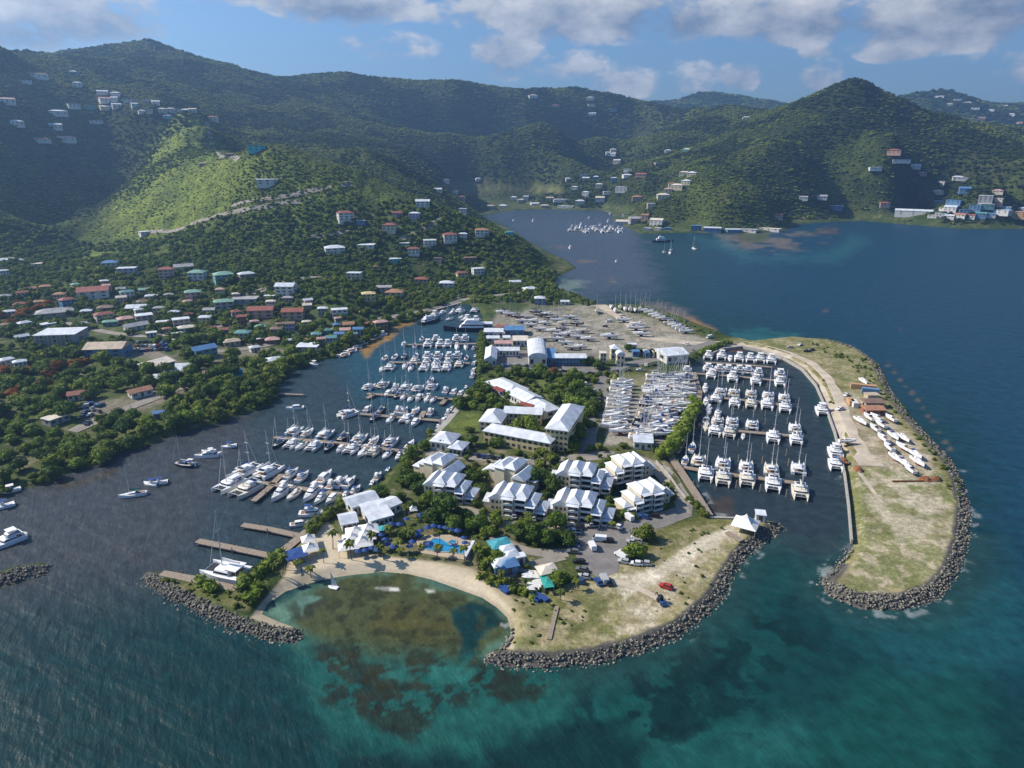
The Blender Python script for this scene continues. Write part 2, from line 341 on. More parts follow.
hillc = hillc * (1 - .42 * sstep(-20, 60, gy - np.where(gx > -330, 905, 1210) + 260 * (gx < -520)))[..., None]  # cloud shade painted in: ground of the back mountains made darker
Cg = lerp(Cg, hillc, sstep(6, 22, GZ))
def patch(poly, c, k=1.0, feather=2.0, wamp=1.0, c2=None, nz=None, lo=.4, hi=.65):
    global Cg
    P = np.array(poly, float)
    sel = (PX > P[:, 0].min() - 14) & (PX < P[:, 0].max() + 14) & (PY > P[:, 1].min() - 12) & (PY < P[:, 1].max() + 12)
    x, y = PX[sel], PY[sel]
    s_ = sdf(P, x, y) + wob[sel] * .35 * wamp
    a = sstep(-feather, feather, s_) * k
    cc = np.broadcast_to(L3(c), (len(x), 3))
    if c2 is not None: cc = cc + (L3(c2) - cc) * sstep(lo, hi, (N2 if nz is None else nz)[sel])[:, None]
    Cg[sel] = Cg[sel] + (cc - Cg[sel]) * a[:, None]
# grass on the conical hill and its spur, sunlight painted in as brighter green
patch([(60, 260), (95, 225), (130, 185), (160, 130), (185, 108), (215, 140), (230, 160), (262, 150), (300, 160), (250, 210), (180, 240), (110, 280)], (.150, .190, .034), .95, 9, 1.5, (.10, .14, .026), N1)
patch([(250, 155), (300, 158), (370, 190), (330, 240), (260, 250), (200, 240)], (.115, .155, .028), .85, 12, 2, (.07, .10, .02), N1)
patch([(655, 215), (690, 182), (730, 175), (770, 195), (775, 222), (700, 228), (650, 225)], (.10, .125, .028), .7, 10, 2, (.06, .08, .02), N1)  # sunlight on the slope above the far bay, painted as lighter green
patch([(315, 150), (345, 148), (430, 184), (400, 182)], (.10, .12, .03), .6, 6)
patch([(448, 182), (560, 186), (562, 193), (500, 193), (450, 194)], (.15, .15, .06), .8, 4, 2)
patch([(350, 210), (345, 228), (390, 232), (420, 210)], (.10, .10, .045), .4, 6)
# the narrow peninsula: yards, dirt, lawns
patch([(498, 313), (545, 310), (600, 305), (640, 316), (690, 334), (715, 342), (690, 352), (640, 356), (600, 360), (550, 350), (506, 346), (488, 330)], (.31, .285, .24), .95, 3, 1, (.22, .205, .17), N1)
patch([(565, 312), (600, 306), (660, 318), (700, 334), (690, 338), (640, 326), (600, 322)], (.14, .145, .06), .6, 3, 2, (.25, .22, .15))
patch([(606, 378), (692, 372), (700, 388), (700, 402), (684, 428), (672, 446), (604, 446), (606, 420)], (.30, .275, .235), .95, 2, 1, (.17, .16, .09), N1, .5, .75)
patch([(620, 372), (664, 372), (660, 392), (634, 396)], (.16, .16, .065), .7, 3, 1)
patch([(448, 425), (462, 412), (480, 413), (479, 430), (458, 437)], (.125, .155, .035), .95, 2, 1, (.09, .12, .03))
patch([(520, 378), (560, 378), (560, 392), (545, 398)], (.12, .15, .04), .8, 3)
# southern point: dry grass and pale sand
patch([(510, 600), (545, 590), (600, 575), (660, 530), (712, 520), (775, 520), (770, 533), (735, 552), (715, 585), (690, 612), (640, 640), (590, 652), (512, 655)], (.29, .25, .135), .95, 2, 1, (.15, .155, .05), N2, .40, .62)
patch([(560, 590), (612, 596), (600, 620), (570, 640), (515, 648), (520, 610)], (.125, .125, .048), .7, 5, 2, (.2, .17, .09))
patch([(632, 545), (668, 525), (712, 512), (728, 524), (690, 535), (650, 560)], (.115, .12, .04), .8, 3, 1.5)
patch([(735, 525), (718, 530), (690, 545), (668, 565), (640, 574), (618, 574), (628, 584), (634, 596), (622, 615), (618, 634), (648, 636), (670, 600), (690, 575), (716, 552), (748, 535)], (.54, .48, .37), .85, 4, 2, (.36, .30, .19), N2)
patch([(600, 574), (640, 576), (665, 562), (700, 538), (732, 525), (736, 532), (705, 550), (672, 572), (640, 590), (625, 600), (618, 590)], (.64, .58, .47), .85, 3, 1)
# beach round the bay
BEACH = [(250, 618), (262, 602), (285, 575), (292, 552), (312, 524), (328, 522), (345, 540), (372, 555), (405, 558), (440, 562), (472, 568), (500, 585), (518, 606), (521, 632), (514, 650), (500, 650), (500, 620), (470, 605), (400, 590), (330, 598), (285, 632)]
patch(BEACH, (.52, .45, .33), 1.0, 2.0, .6, (.43, .37, .26), N1)
patch([(480, 575), (520, 598), (530, 630), (520, 655), (510, 640), (512, 610), (490, 588)], (.28, .24, .15), .7, 3, 1)
# spit with the western breakwater
patch([(150, 576), (200, 583), (240, 590), (285, 552), (312, 524), (304, 545), (284, 560), (262, 590), (250, 612), (200, 600)], (.16, .15, .065), .9, 2, 1, (.09, .11, .03))
# eastern arm
patch([(700, 350), (745, 335), (830, 335), (882, 360), (900, 395), (945, 450), (972, 510), (960, 570), (930, 600), (830, 600), (850, 545), (845, 470), (820, 385), (780, 355)], (.29, .25, .135), .95, 3, 1, (.145, .15, .05), N2, .44, .70)
patch([(850, 468), (940, 470), (962, 520), (945, 575), (870, 590), (856, 560)], (.34, .29, .18), .6, 8, 3, (.16, .16, .06), N1, .5, .7)
patch([(860, 480), (900, 470), (950, 490), (945, 520), (900, 500)], (.46, .40, .30), .55, 8, 3, (.2, .19, .09), N2)
patch([(790, 338), (830, 340), (875, 364), (905, 410), (950, 460), (965, 500), (955, 505), (935, 455), (890, 405), (860, 366), (820, 350)], (.13, .14, .04), .8, 3, 1.5, (.24, .21, .11), N2, .5, .7)
patch([(850, 385), (890, 420), (930, 455), (935, 480), (880, 470), (850, 440), (838, 400)], (.42, .37, .285), .85, 4, 1.5, (.27, .23, .15))
patch([(850, 468), (940, 470), (962, 520), (945, 575), (870, 598), (838, 592), (856, 560)], (.44, .38, .28), .6, 4, 2, (.15, .175, .065), N5, .36, .52)
patch([(860, 480), (930, 480), (950, 520), (900, 540), (868, 520)], (.52, .46, .36), .5, 8, 3, (.22, .21, .10), N2, .45, .6)
patch([(740, 338), (830, 338), (880, 364), (900, 395), (870, 420), (830, 375), (790, 352)], (.34, .30, .19), .45, 4, 2, (.13, .145, .045), N5, .38, .52)
patch([(510, 600), (600, 575), (690, 535), (770, 522), (765, 535), (735, 555), (700, 605), (640, 645), (515, 655)], (.48, .42, .31), .35, 4, 2, (.20, .19, .085), N5, .38, .54)
patch([(500, 312), (600, 304), (690, 334), (640, 356), (500, 344)], (.36, .33, .28), .5, 4, 2, (.15, .15, .10), N5, .40, .60)
patch([(514, 608), (545, 594), (600, 590), (612, 600), (600, 624), (560, 644), (514, 652)], (.115, .125, .042), .8, 5, 2, (.30, .26, .15), N2, .50, .66)
patch([(640, 560), (668, 536), (715, 516), (735, 522), (700, 536), (660, 560)], (.12, .125, .042), .7, 4, 2, (.26, .23, .13), N2, .5, .66)
# resort grounds
patch([(330, 500), (410, 495), (440, 520), (480, 545), (540, 560), (520, 590), (440, 562), (345, 545)], (.22, .185, .115), .6, 5, 2, (.08, .1, .03), N2)
patch([(400, 455), (470, 440), (690, 450), (690, 505), (620, 560), (450, 520)], (.10, .11, .04), .7, 5, 2, (.2, .17, .11), N2, .55, .75)
# town: open ground, playing field, tracks
patch([(128, 352), (150, 345), (182, 362), (140, 372), (118, 365)], (.19, .17, .14), .9, 2)
patch([(122, 360), (135, 357), (165, 360), (140, 369), (118, 366)], (.11, .15, .04), .85, 1.5, .5)
patch([(80, 402), (140, 398), (150, 388), (190, 372), (215, 366), (200, 385), (150, 408), (110, 420), (85, 425)], (.22, .19, .145), .8, 3)
patch([(55, 445), (110, 432), (140, 412), (170, 415), (120, 440), (60, 452)], (.14, .15, .05), .7, 4)
patch([(195, 352), (250, 345), (300, 352), (262, 356), (210, 362)], (.24, .21, .16), .7, 3)
# wet edge of every shore
edge = (SD > -3) & (SD < 1.2)
Cg[edge] = Cg[edge] * .8
for ln in ([(142, 577), (168, 596), (197, 611), (234, 628), (270, 639), (301, 635)], [(484, 657), (510, 663), (548, 664), (596, 659), (640, 648), (677, 632), (702, 613), (721, 594), (729, 576), (742, 556), (763, 538), (782, 525)], [(838, 566), (822, 580), (832, 592), (862, 604), (902, 604), (935, 594), (952, 574), (963, 545), (966, 511), (960, 485), (948, 461), (928, 440), (907, 418), (889, 392), (877, 366)], [(-80, 601), (-20, 587), (22, 575), (50, 569)]):
    lp = poly_world(ln, .5); sl_ = (gx > lp[:, 0].min() - 12) & (gx < lp[:, 0].max() + 12) & (gy > lp[:, 1].min() - 12) & (gy < lp[:, 1].max() + 12)
    dl = segdist(lp, gx[sl_], gy[sl_], False) + (N5[sl_] - .5) * 2; al = 1 - sstep(2.4, 4.0, dl)
    Cg[sl_] = Cg[sl_] + (L3((.095, .09, .082)) - Cg[sl_]) * al[:, None]
# ------------------------------------------------------------------ split the terrain sheet into hills, ground and beach
nr, nc = gx.shape; idx = np.arange(nr * nc).reshape(nr, nc)
Q = np.stack([idx[:-1, :-1], idx[:-1, 1:], idx[1:, 1:], idx[1:, :-1]], -1).reshape(-1, 4)
fz = GZ.ravel()[Q].max(1); fx = PX.ravel()[Q].mean(1); fy = PY.ravel()[Q].mean(1)
keep = fz > -2.5
bmask = np.zeros(len(Q), bool); sb = (fx > 240) & (fx < 530) & (fy > 515) & (fy < 660)
bmask[sb] = inside(np.array(BEACH, float), fx[sb], fy[sb])
hmask = (fz > 14) & ~bmask
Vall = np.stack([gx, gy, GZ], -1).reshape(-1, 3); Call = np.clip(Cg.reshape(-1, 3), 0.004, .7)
M_ground = attrmat('ground_soil', scales=((0.12, .25), (0.6, .42), (2.2, .45)), bump=.5, bscale=1.2, bdist=.35)
M_hill = attrmat('hill_scrub', scales=((0.02, .30), (0.10, .5), (0.33, .55)), bump=1.0, bscale=.22, bdist=3.0)
M_sand = attrmat('beach_sand', scales=((0.12, .12), (0.9, .14)), bump=.3, bscale=2.0, bdist=.12)
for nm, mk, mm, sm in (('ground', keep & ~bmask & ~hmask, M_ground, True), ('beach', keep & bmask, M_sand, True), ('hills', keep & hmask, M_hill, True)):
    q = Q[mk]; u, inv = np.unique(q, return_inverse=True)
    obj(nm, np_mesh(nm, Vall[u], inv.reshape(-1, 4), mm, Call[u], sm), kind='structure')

# ------------------------------------------------------------------ the sea: one sheet, coloured by depth, reef, weed and some painted sky reflection
wth = np.radians(np.linspace(-62, 62, 820)); wr = [70.0]
while wr[-1] < 30000: wr.append(wr[-1] + min(max(wr[-1] ** 2 / 52000, .5), wr[-1] * 0.02))
wr = np.array(wr); wx = wr[:, None] * np.sin(wth)[None]; wy = wr[:, None] * np.cos(wth)[None]
WX, WY = proj(wx, wy, 0.0)
wsd = np.full(wx.shape, -300.0); near = (wr[:, None] < 1900) & (np.abs(wth)[None] < R(52))
wsd[near] = sdf(LAND, wx[near], wy[near]); wsd[near] = np.minimum(np.maximum(wsd[near], sdf(BREAK, wx[near], wy[near])), -sdf(CANAL, wx[near], wy[near]))
n1 = fbm(wx, wy, 22, 4); n2 = fbm(wx + 99, wy - 41, 6, 3); n3 = fbm(wx - 70, wy + 210, 60, 4); n4 = fbm(wx + 7, wy + 3, 13, 4, .6)
base = L3((.004, .034, .038))
nC = fbm(wx + 31, wy - 17, 6.0, 5, .62); nD = fbm(wx - 11, wy + 57, 3.2, 3, .6)
Wc = np.broadcast_to(base, wx.shape + (3,)).copy()
def wpatch(poly, c, k=1.0, feather=10.0, wamp=1.0, nz=None, lo=.4, hi=.6):
    global Wc
    P = np.array(poly, float)
    sel = (WX > P[:, 0].min() - 3 * feather) & (WX < P[:, 0].max() + 3 * feather) & (WY > P[:, 1].min() - 3 * feather) & (WY < P[:, 1].max() + 3 * feather)
    s_ = sdf(P, WX[sel], WY[sel]) + (n4[sel] - .5) * 26 * wamp
    a = sstep(-feather, feather, s_) * k
    if nz is not None: a = a * sstep(lo, hi, nz[sel])
    Wc[sel] = Wc[sel] + (L3(c) - Wc[sel]) * a[:, None]
BIG = 4000
wpatch([(560, -BIG), (700, 300), (960, 420), (1010, 560), (1024, 640), (1200, 900), (BIG, 900), (BIG, -BIG)], (.007, .042, .078), 1, 60, 2)
wpatch([(-BIG, 480), (260, 380), (300, 480), (230, 560), (140, 620), (-100, 660), (-BIG, 700)], (.040, .046, .052), 1, 45, 2)  # grey of the reflected hazy sky put into the western water colour
wpatch([(-BIG, 590), (140, 590), (300, 650), (380, 800), (200, 1100), (-BIG, 1100)], (.003, .026, .028), .8, 50, 2)
wpatch([(270, 330), (350, 350), (440, 300), (500, 330), (470, 400), (400, 470), (300, 540), (230, 575), (180, 560), (230, 470), (270, 420)], (.026, .044, .056), .85, 16, 1)
wpatch([(330, 350), (440, 320), (480, 330), (470, 390), (420, 420), (360, 400)], (.014, .064, .095), .8, 18, 1)
wpatch([(690, 345), (790, 345), (850, 480), (850, 560), (800, 560), (700, 520)], (.022, .034, .044), .9, 12, .6)
wpatch([(470, 205), (640, 205), (640, 240), (660, 290), (580, 300), (550, 260)], (.06, .08, .115), .8, 16, 1)
# turquoise shallows south of the point, over sand
wpatch([(300, 640), (480, 665), (660, 655), (740, 600), (790, 560), (840, 610), (960, 640), (1000, 800), (900, 1100), (350, 1100), (330, 760)], (.006, .056, .050), .95, 40, 2, n3, .22, .46)
wpatch([(340, 690), (560, 690), (640, 740), (560, 768), (420, 740), (350, 730)], (.012, .095, .080), .6, 20, 2, n1, .4, .6)
wpatch([(620, 660), (760, 640), (830, 690), (800, 768), (660, 768)], (.014, .090, .084), .7, 30, 3, n1, .42, .62)
wpatch([(480, 668), (660, 658), (740, 600), (800, 590), (800, 640), (700, 690), (600, 700), (520, 700)], (.003, .022, .022), .85, 14, 2, nC, .46, .54)
wpatch([(620, 690), (700, 680), (720, 740), (650, 750)], (.004, .026, .026), .8, 12, 2, nC, .46, .56)
wpatch([(480, 720), (560, 712), (640, 740), (640, 800), (480, 800)], (.003, .022, .024), .9, 9, 2)
wpatch([(330, 752), (460, 742), (480, 800), (330, 800)], (.003, .022, .024), .9, 9, 2)
wpatch([(820, 610), (960, 610), (1010, 560), (1040, 660), (900, 680)], (.010, .075, .085), .6, 20, 2)
wpatch([(560, 668), (680, 650), (780, 600), (830, 640), (760, 740), (620, 752), (540, 720)], (.003, .020, .021), .7, 20, 2, nC, .50, .57)
# lagoon inside the bay: pale shallows, then brown reef, then broken coral heads
wpatch([(262, 612), (300, 590), (345, 575), (410, 572), (470, 590), (508, 614), (515, 640), (490, 660), (440, 665), (340, 660), (300, 645)], (.085, .17, .12), .95, 8, .7)
wpatch([(318, 588), (345, 582), (410, 580), (462, 592), (490, 604), (512, 622), (512, 642), (488, 650), (470, 664), (400, 672), (340, 662), (296, 622), (300, 600)], (.052, .060, .018), .93, 7, 1.2)
wpatch([(400, 590), (450, 594), (460, 620), (440, 650), (400, 660), (370, 630)], (.068, .064, .018), .8, 16, 2.0, n4, .3, .6)
wpatch([(286, 606), (310, 592), (330, 600), (310, 618), (292, 620)], (.028, .036, .022), .8, 4, .6)
wpatch([(449, 610), (470, 602), (496, 606), (504, 622), (480, 640), (472, 662), (458, 664), (460, 640)], (.003, .030, .032), .97, 3.5, .7)
wpatch([(478, 612), (496, 610), (502, 622), (486, 640), (478, 634)], (.035, .105, .078), .7, 4, .7, n2, .35, .6)
CORAL = [(322, 646), (345, 658), (400, 662), (470, 660), (520, 668), (548, 684), (536, 700), (490, 700), (470, 712), (434, 722), (420, 740), (380, 738), (350, 722), (326, 690)]
wpatch([(300, 640), (520, 660), (590, 680), (560, 730), (430, 756), (330, 740)], (.012, .082, .070), .8, 14, 1.5)
wpatch(CORAL, (.014, .026, .018), .92, 8, 1.6, nC, .45, .52)
wpatch(CORAL, (.015, .018, .011), .75, 8, 1.2, nD, .53, .60)
wpatch([(335, 655), (420, 660), (430, 690), (380, 700), (340, 690)], (.024, .029, .014), .7, 10, 1.5, nD, .42, .55)
wpatch([(432, 672), (460, 667), (480, 670), (462, 680), (440, 680)], (.020, .12, .10), .85, 4, 1.6)
wpatch([(382, 675), (400, 668), (414, 676), (400, 684)], (.020, .12, .10), .85, 4, 1.6)
wpatch([(376, 588), (384, 587), (398, 588), (400, 591), (384, 591)], (.6, .6, .55), .95, 1.2, .1)
wpatch([(424, 589), (434, 590), (436, 593), (428, 593)], (.5, .5, .44), .7, 1.2, .1)
wpatch([(296, 600), (312, 594), (320, 598), (306, 606), (302, 614)], (.13, .26, .21), .75, 3, .6)
wpatch([(318, 590), (410, 584), (500, 606), (510, 640), (470, 664), (400, 670), (330, 655)], (.024, .030, .012), .75, 8, 1.5, nD, .50, .64)
# weed and sand shoals round the far bay
wpatch([(715, 233), (790, 232), (830, 238), (800, 250), (760, 252), (725, 246)], (.17, .135, .10), .75, 5, .6, n1, .35, .6)
wpatch([(735, 233), (770, 232), (768, 241), (740, 242)], (.075, .085, .03), .9, 2, .3)
wpatch([(815, 229), (836, 228), (838, 233), (818, 234)], (.13, .085, .05), .7, 3, .5)
wpatch([(690, 236), (720, 238), (760, 256), (830, 252), (850, 236), (870, 240), (840, 262), (740, 262)], (.02, .10, .115), .6, 6, .5)
wpatch([(664, 312), (690, 316), (716, 330), (700, 332), (684, 325)], (.25, .14, .06), .95, 2.5, .4)
wpatch([(640, 303), (680, 306), (700, 318), (685, 320)], (.15, .12, .10), .7, 4, .5)
wpatch([(726, 338), (735, 332), (760, 331), (800, 334), (790, 342), (745, 342)], (.014, .10, .10), .8, 5, .8)
wpatch([(556, 284), (580, 279), (590, 284), (572, 292), (556, 294)], (.15, .20, .17), .7, 4, .5)
for (x, y, w_) in [(587, 261, 9), (613, 280, 8), (560, 248, 10), (640, 286, 5), (826, 311, 3), (900, 330, 2.5)]:
    wpatch([(x - w_, y), (x, y - 1.6), (x + w_, y), (x, y + 1.6)], (.17, .115, .07), .6, 1.4, .3)
wpatch([(707, 499), (730, 498), (735, 517), (713, 517)], (.060, .042, .030), .7, 4, .5)
wpatch([(732, 345), (742, 345), (742, 350), (731, 350)], (.20, .07, .03), .9, 1.5, .2)
wpatch([(362, 349), (382, 332), (402, 320), (412, 322), (400, 330), (366, 356)], (.26, .15, .035), .9, 2.5, .4)
wpatch([(60, 484), (110, 470), (120, 462), (118, 474), (70, 492)], (.055, .042, .014), .7, 5, .6)
for (x, y) in [(888, 365), (894, 372), (900, 380), (905, 386), (912, 393), (918, 400), (923, 408), (928, 416), (933, 421), (938, 432), (945, 442), (950, 449)]:
    wpatch([(x - 3, y), (x, y - 2), (x + 3, y + 1), (x, y + 2)], (.10, .085, .06), .9, 1.5, .15)
shal = sstep(-14, -1, wsd) * (WY > 535) * (WX > 560)
Wc = lerp(Wc, L3((.02, .055, .05)), shal * .5)
foam = sstep(-4.2, -2.6, wsd) * sstep(.58, .68, nD) * sstep(.42, .55, n1) * (WY > 470) * (WX > 500)
Wc = lerp(Wc, L3((.55, .6, .6)), foam * .28)
qi = np.arange(wx.size).reshape(wx.shape)
Qw = np.stack([qi[:-1, :-1], qi[:-1, 1:], qi[1:, 1:], qi[1:, :-1]], -1).reshape(-1, 4)
Qw = Qw[wsd.ravel()[Qw].min(1) < 14]
u, inv = np.unique(Qw, return_inverse=True)
m, n, b = newmat('sea_water')
a = n.new('ShaderNodeAttribute', attribute_name='Col'); g = n.new('ShaderNodeNewGeometry'); v = g.outputs['Position']
n.put(b.inputs['Base Color'], n.mix(1.0, a.outputs['Color'], n.ramp(n.noise(v, .22, 5, .65), [(.25, .6), (.5, 1.0), (.75, 1.45)]), 'MULTIPLY'))
b.inputs['Roughness'].default_value = .43; b.inputs['IOR'].default_value = 1.33; b.inputs['Specular IOR Level'].default_value = .26
v1 = n.mapping(v, (1, 1, 1), (0, 0, R(28))); v1 = n.mapping(v1, (.22, 1, 1))
v2 = n.mapping(v, (1, 1, 1), (0, 0, R(62))); v2 = n.mapping(v2, (.35, 1, 1))
h = n.m('ADD', n.m('ADD', n.m('MULTIPLY', n.noise(v1, .16, 2.5, .5, dist=.25), 1.0), n.m('MULTIPLY', n.noise(v2, .38, 3, .55, dist=.2), .5)), n.m('MULTIPLY', n.noise(v, 1.3, 3, .6), .10))
bp = n.new('ShaderNodeBump'); bp.inputs['Strength'].default_value = .9; bp.inputs['Distance'].default_value = .9; n.put(bp.inputs['Height'], h)
n.l.new(bp.outputs[0], b.inputs['Normal'])
sea = obj('sea_water', np_mesh('sea_water', np.stack([wx, wy, np.zeros_like(wx)], -1).reshape(-1, 3)[u], inv.reshape(-1, 4), m, np.clip(Wc.reshape(-1, 3)[u], .001, .7), True), kind='structure')

# ------------------------------------------------------------------ roads, tracks and car parks draped over the land
M_road = mat('asphalt', (.19, .18, .17), .9, .2, .25, .3)
M_road2 = mat('pale_asphalt', (.26, .235, .20), .9, .2, .2, .3)
M_dirt = mat('dirt_track', (.46, .40, .31), .95, .25, .15, .4)
def strip(name, pts, w, m, lift=.06, sub=6.0):
    P = []
    for (x, y) in pts:
        g_ = GT(x, y)
        if g_: P.append(g_[0])
    Qs = []
    for a, b_ in zip(P, P[1:]):
        k = max(1, int((b_ - a).length / sub))
        for i in range(k): Qs.append(a.lerp(b_, i / k))
    Qs.append(P[-1])
    for _ in range(2): Qs = [Qs[0]] + [(Qs[i - 1] + Qs[i] * 2 + Qs[i + 1]) / 4 for i in range(1, len(Qs) - 1)] + [Qs[-1]]
    v = []; f = []; NW = 3
    for i, p in enumerate(Qs):
        t = (Qs[min(i + 1, len(Qs) - 1)] - Qs[max(i - 1, 0)]); t.z = 0; t.normalize(); s_ = Vector((t.y, -t.x, 0))
        ww = w * (1 + .10 * math.sin(i * 1.7) + random.uniform(-.05, .05))
        for k in range(NW):
            q = p + s_ * (ww * (k / (NW - 1) - .5)); z = float(height(q.x, q.y)); v.append((q.x, q.y, max(z, .5) + lift))
    for i in range(len(Qs) - 1):
        for k in range(NW - 1): a = i * NW + k; f.append((a, a + 1, a + NW + 1, a + NW))
    return obj(name, mesh(name, v, f, m), kind='structure')
def sheet(name, pts, m, lift=.05):
    P = [G(x, y, 1.6) for x, y in pts]
    Z = [max(float(height(p.x, p.y)), 1.0) + lift for p in P]
    return obj(name, mesh(name, [(p.x, p.y, z) for p, z in zip(P, Z)], [tuple(range(len(P)))[::-1]], m), kind='structure')
strip('road', [(428, 452), (464, 456), (500, 459), (541, 464), (564, 459), (590, 456), (612, 454), (634, 454), (652, 461), (664, 472), (676, 489), (686, 504), (690, 514)], 7, M_road2)
strip('road', [(588, 456), (586, 440), (590, 425), (599, 412), (601, 395), (604, 380), (614, 368), (640, 362), (668, 357), (700, 346), (716, 342)], 8, M_road, .10)
strip('track', [(600, 305), (628, 322), (645, 338), (700, 344), (745, 343), (780, 351), (808, 362), (826, 380), (836, 402), (846, 430), (858, 452), (872, 466)], 9, M_dirt, .09)
strip('track', [(604, 579), (620, 582), (640, 588), (660, 596), (668, 606)], 2.4, M_dirt, .07)
strip('track', [(858, 470), (866, 482), (872, 490), (882, 503)], 1.5, M_dirt, .07)
strip('path', [(494, 577), (512, 574), (531, 567), (545, 559), (563, 556)], 4, M_road2, .08)
strip('path', [(486, 530), (508, 547), (529, 555), (552, 555), (568, 553)], 4.5, M_road2, .11)
strip('path', [(498, 378), (516, 387), (530, 397), (545, 407), (556, 418)], 4, M_road2, .09)
sheet('car_park', [(571, 524), (600, 525), (640, 519), (676, 507), (692, 504), (692, 516), (664, 527), (638, 532), (629, 541), (622, 556), (618, 572), (600, 579), (584, 569), (576, 556), (571, 542)], M_road)
sheet('pavement', [(440, 505), (470, 507), (487, 512), (502, 521), (548, 523), (571, 524), (571, 531), (545, 529), (500, 528), (468, 514), (440, 510)], M_road2, .045)
sheet('car_park', [(486, 352), (526, 350), (546, 368), (560, 366), (600, 367), (598, 372), (548, 374), (500, 368)], M_road, .04)
for pts in ([(207, 122), (209, 132), (213, 146), (222, 158), (238, 160)], [(232, 206), (270, 200), (320, 190), (352, 184)], [(150, 232), (200, 222), (250, 210), (310, 200)], [(310, 238), (345, 230), (360, 232)], [(330, 277), (305, 278), (270, 289), (240, 297), (200, 303)], [(400, 240), (430, 228), (448, 215)]):
    strip('hill_road', pts, 6, M_road2, .5, 10)
for pts in ([(72, 432), (85, 425), (130, 408), (160, 396), (190, 385)], [(195, 352), (235, 352), (262, 346), (300, 338), (330, 330), (365, 322), (420, 312), (470, 298), (520, 293)], [(60, 322), (110, 333), (150, 338), (200, 330), (240, 322)]):
    strip('road', pts, 6, M_road2, .25, 8)
# ------------------------------------------------------------------ labels: gathered, then told apart at the end
REG = []
def reg(o, desc, cat, group=None, ref=None, refname=None):
    o['category'] = cat
    if group: o['group'] = group
    REG.append((o, desc, ref, refname)); return o
ORD = ['first', 'second', 'third', 'fourth', 'fifth', 'sixth', 'seventh', 'eighth', 'ninth', 'tenth', 'eleventh', 'twelfth', 'thirteenth', 'fourteenth', 'fifteenth', 'sixteenth', 'seventeenth', 'eighteenth', 'nineteenth', 'twentieth']
TENS = {2: 'twenty', 3: 'thirty', 4: 'forty', 5: 'fifty', 6: 'sixty', 7: 'seventy'}
def ordinal(i):
    if i < 20: return ORD[i]
    t, u_ = divmod(i + 1, 10)
    if u_ == 0: return TENS[t][:-1] + 'ieth'
    return TENS[t] + '-' + ORD[u_ - 1]
def finish_labels():
    by = {}
    for r in REG: by.setdefault(r[1], []).append(r)
    for desc, rs in by.items():
        if len(rs) == 1: rs[0][0]['label'] = desc; continue
        def key(r):
            p = r[0].location
            return (p - r[2]).length if r[2] is not None else p.x
        rs.sort(key=key)
        for i, r in enumerate(rs):
            r[0]['label'] = f"{ordinal(i)} {desc}, from {r[3] or 'the sea'}"
            if len(r[0]['label'].replace('-', ' ').split()) > 16: print('LONG', r[0]['label'])

# ------------------------------------------------------------------ materials for things
M_white = mat('gelcoat_white', (.78, .79, .80), .35, .05, .6)
M_cream_hull = mat('gelcoat_cream', (.70, .66, .56), .4, .06, .6)
M_deck = mat('deck_grey', (.60, .60, .58), .7, .08, 1)
M_glass = mat('tinted_glass', (.015, .02, .028), .12, .1, 1, spec=.6)
M_net = mat('trampoline_net', (.035, .04, .045), .9, .1, 3)
M_alu = mat('mast_alloy', (.55, .56, .57), .4, .1, 1, metal=.3)
M_canvas_b = mat('canvas_blue', (.022, .065, .22), .85, .15, 2)
M_canvas_w = mat('canvas_white', (.72, .72, .70), .85, .08, 2)
M_canvas_g = mat('canvas_green', (.02, .16, .10), .85, .15, 2)
M_dark_hull = mat('hull_navy', (.012, .018, .032), .3, .1, .5)
M_red_paint = mat('red_paint', (.38, .03, .02), .6, .25, .8)
M_antifoul = mat('antifoul_blue', (.03, .06, .13), .8, .25, .8)
M_antired = mat('antifoul_red', (.22, .035, .025), .8, .25, .8)
M_solar = mat('solar_panel', (.012, .016, .04), .2, .1, 2)
M_wood = mat('weathered_planks', (.27, .22, .17), .85, .25, 1.2, .3)
M_teak = mat('teak', (.24, .13, .06), .7, .25, 1.5)
M_steel = mat('steel', (.25, .25, .26), .5, .2, 1)
M_rubber = mat('rubber', (.02, .02, .022), .8, .1, 1)
M_concrete = mat('concrete', (.36, .34, .31), .9, .2, .5, .3)
M_rust = mat('rusty_steel', (.22, .09, .04), .9, .4, .8)

# ------------------------------------------------------------------ a thing from a list of parts
class Spec:
    def __init__(s): s.parts = []
    def part(s, name, me, parent=None): s.parts.append((name, me, parent)); return len(s.parts) - 1
def inst(spec, name, loc, rz=0.0, sc=1.0, mats=None):
    r = bpy.data.objects.new(name, None); COL.objects.link(r); r.empty_display_size = .5
    r.location = loc; r.rotation_euler = (0, 0, rz); r.scale = (sc,) * 3 if not isinstance(sc, tuple) else sc
    made = []
    for nm, me, par in spec.parts:
        o = bpy.data.objects.new(nm, me); COL.objects.link(o); o.parent = r if par is None else made[par]; made.append(o)
        if mats and nm in mats:
            o.material_slots[0].link = 'OBJECT'; o.material_slots[0].material = mats[nm]
    return r

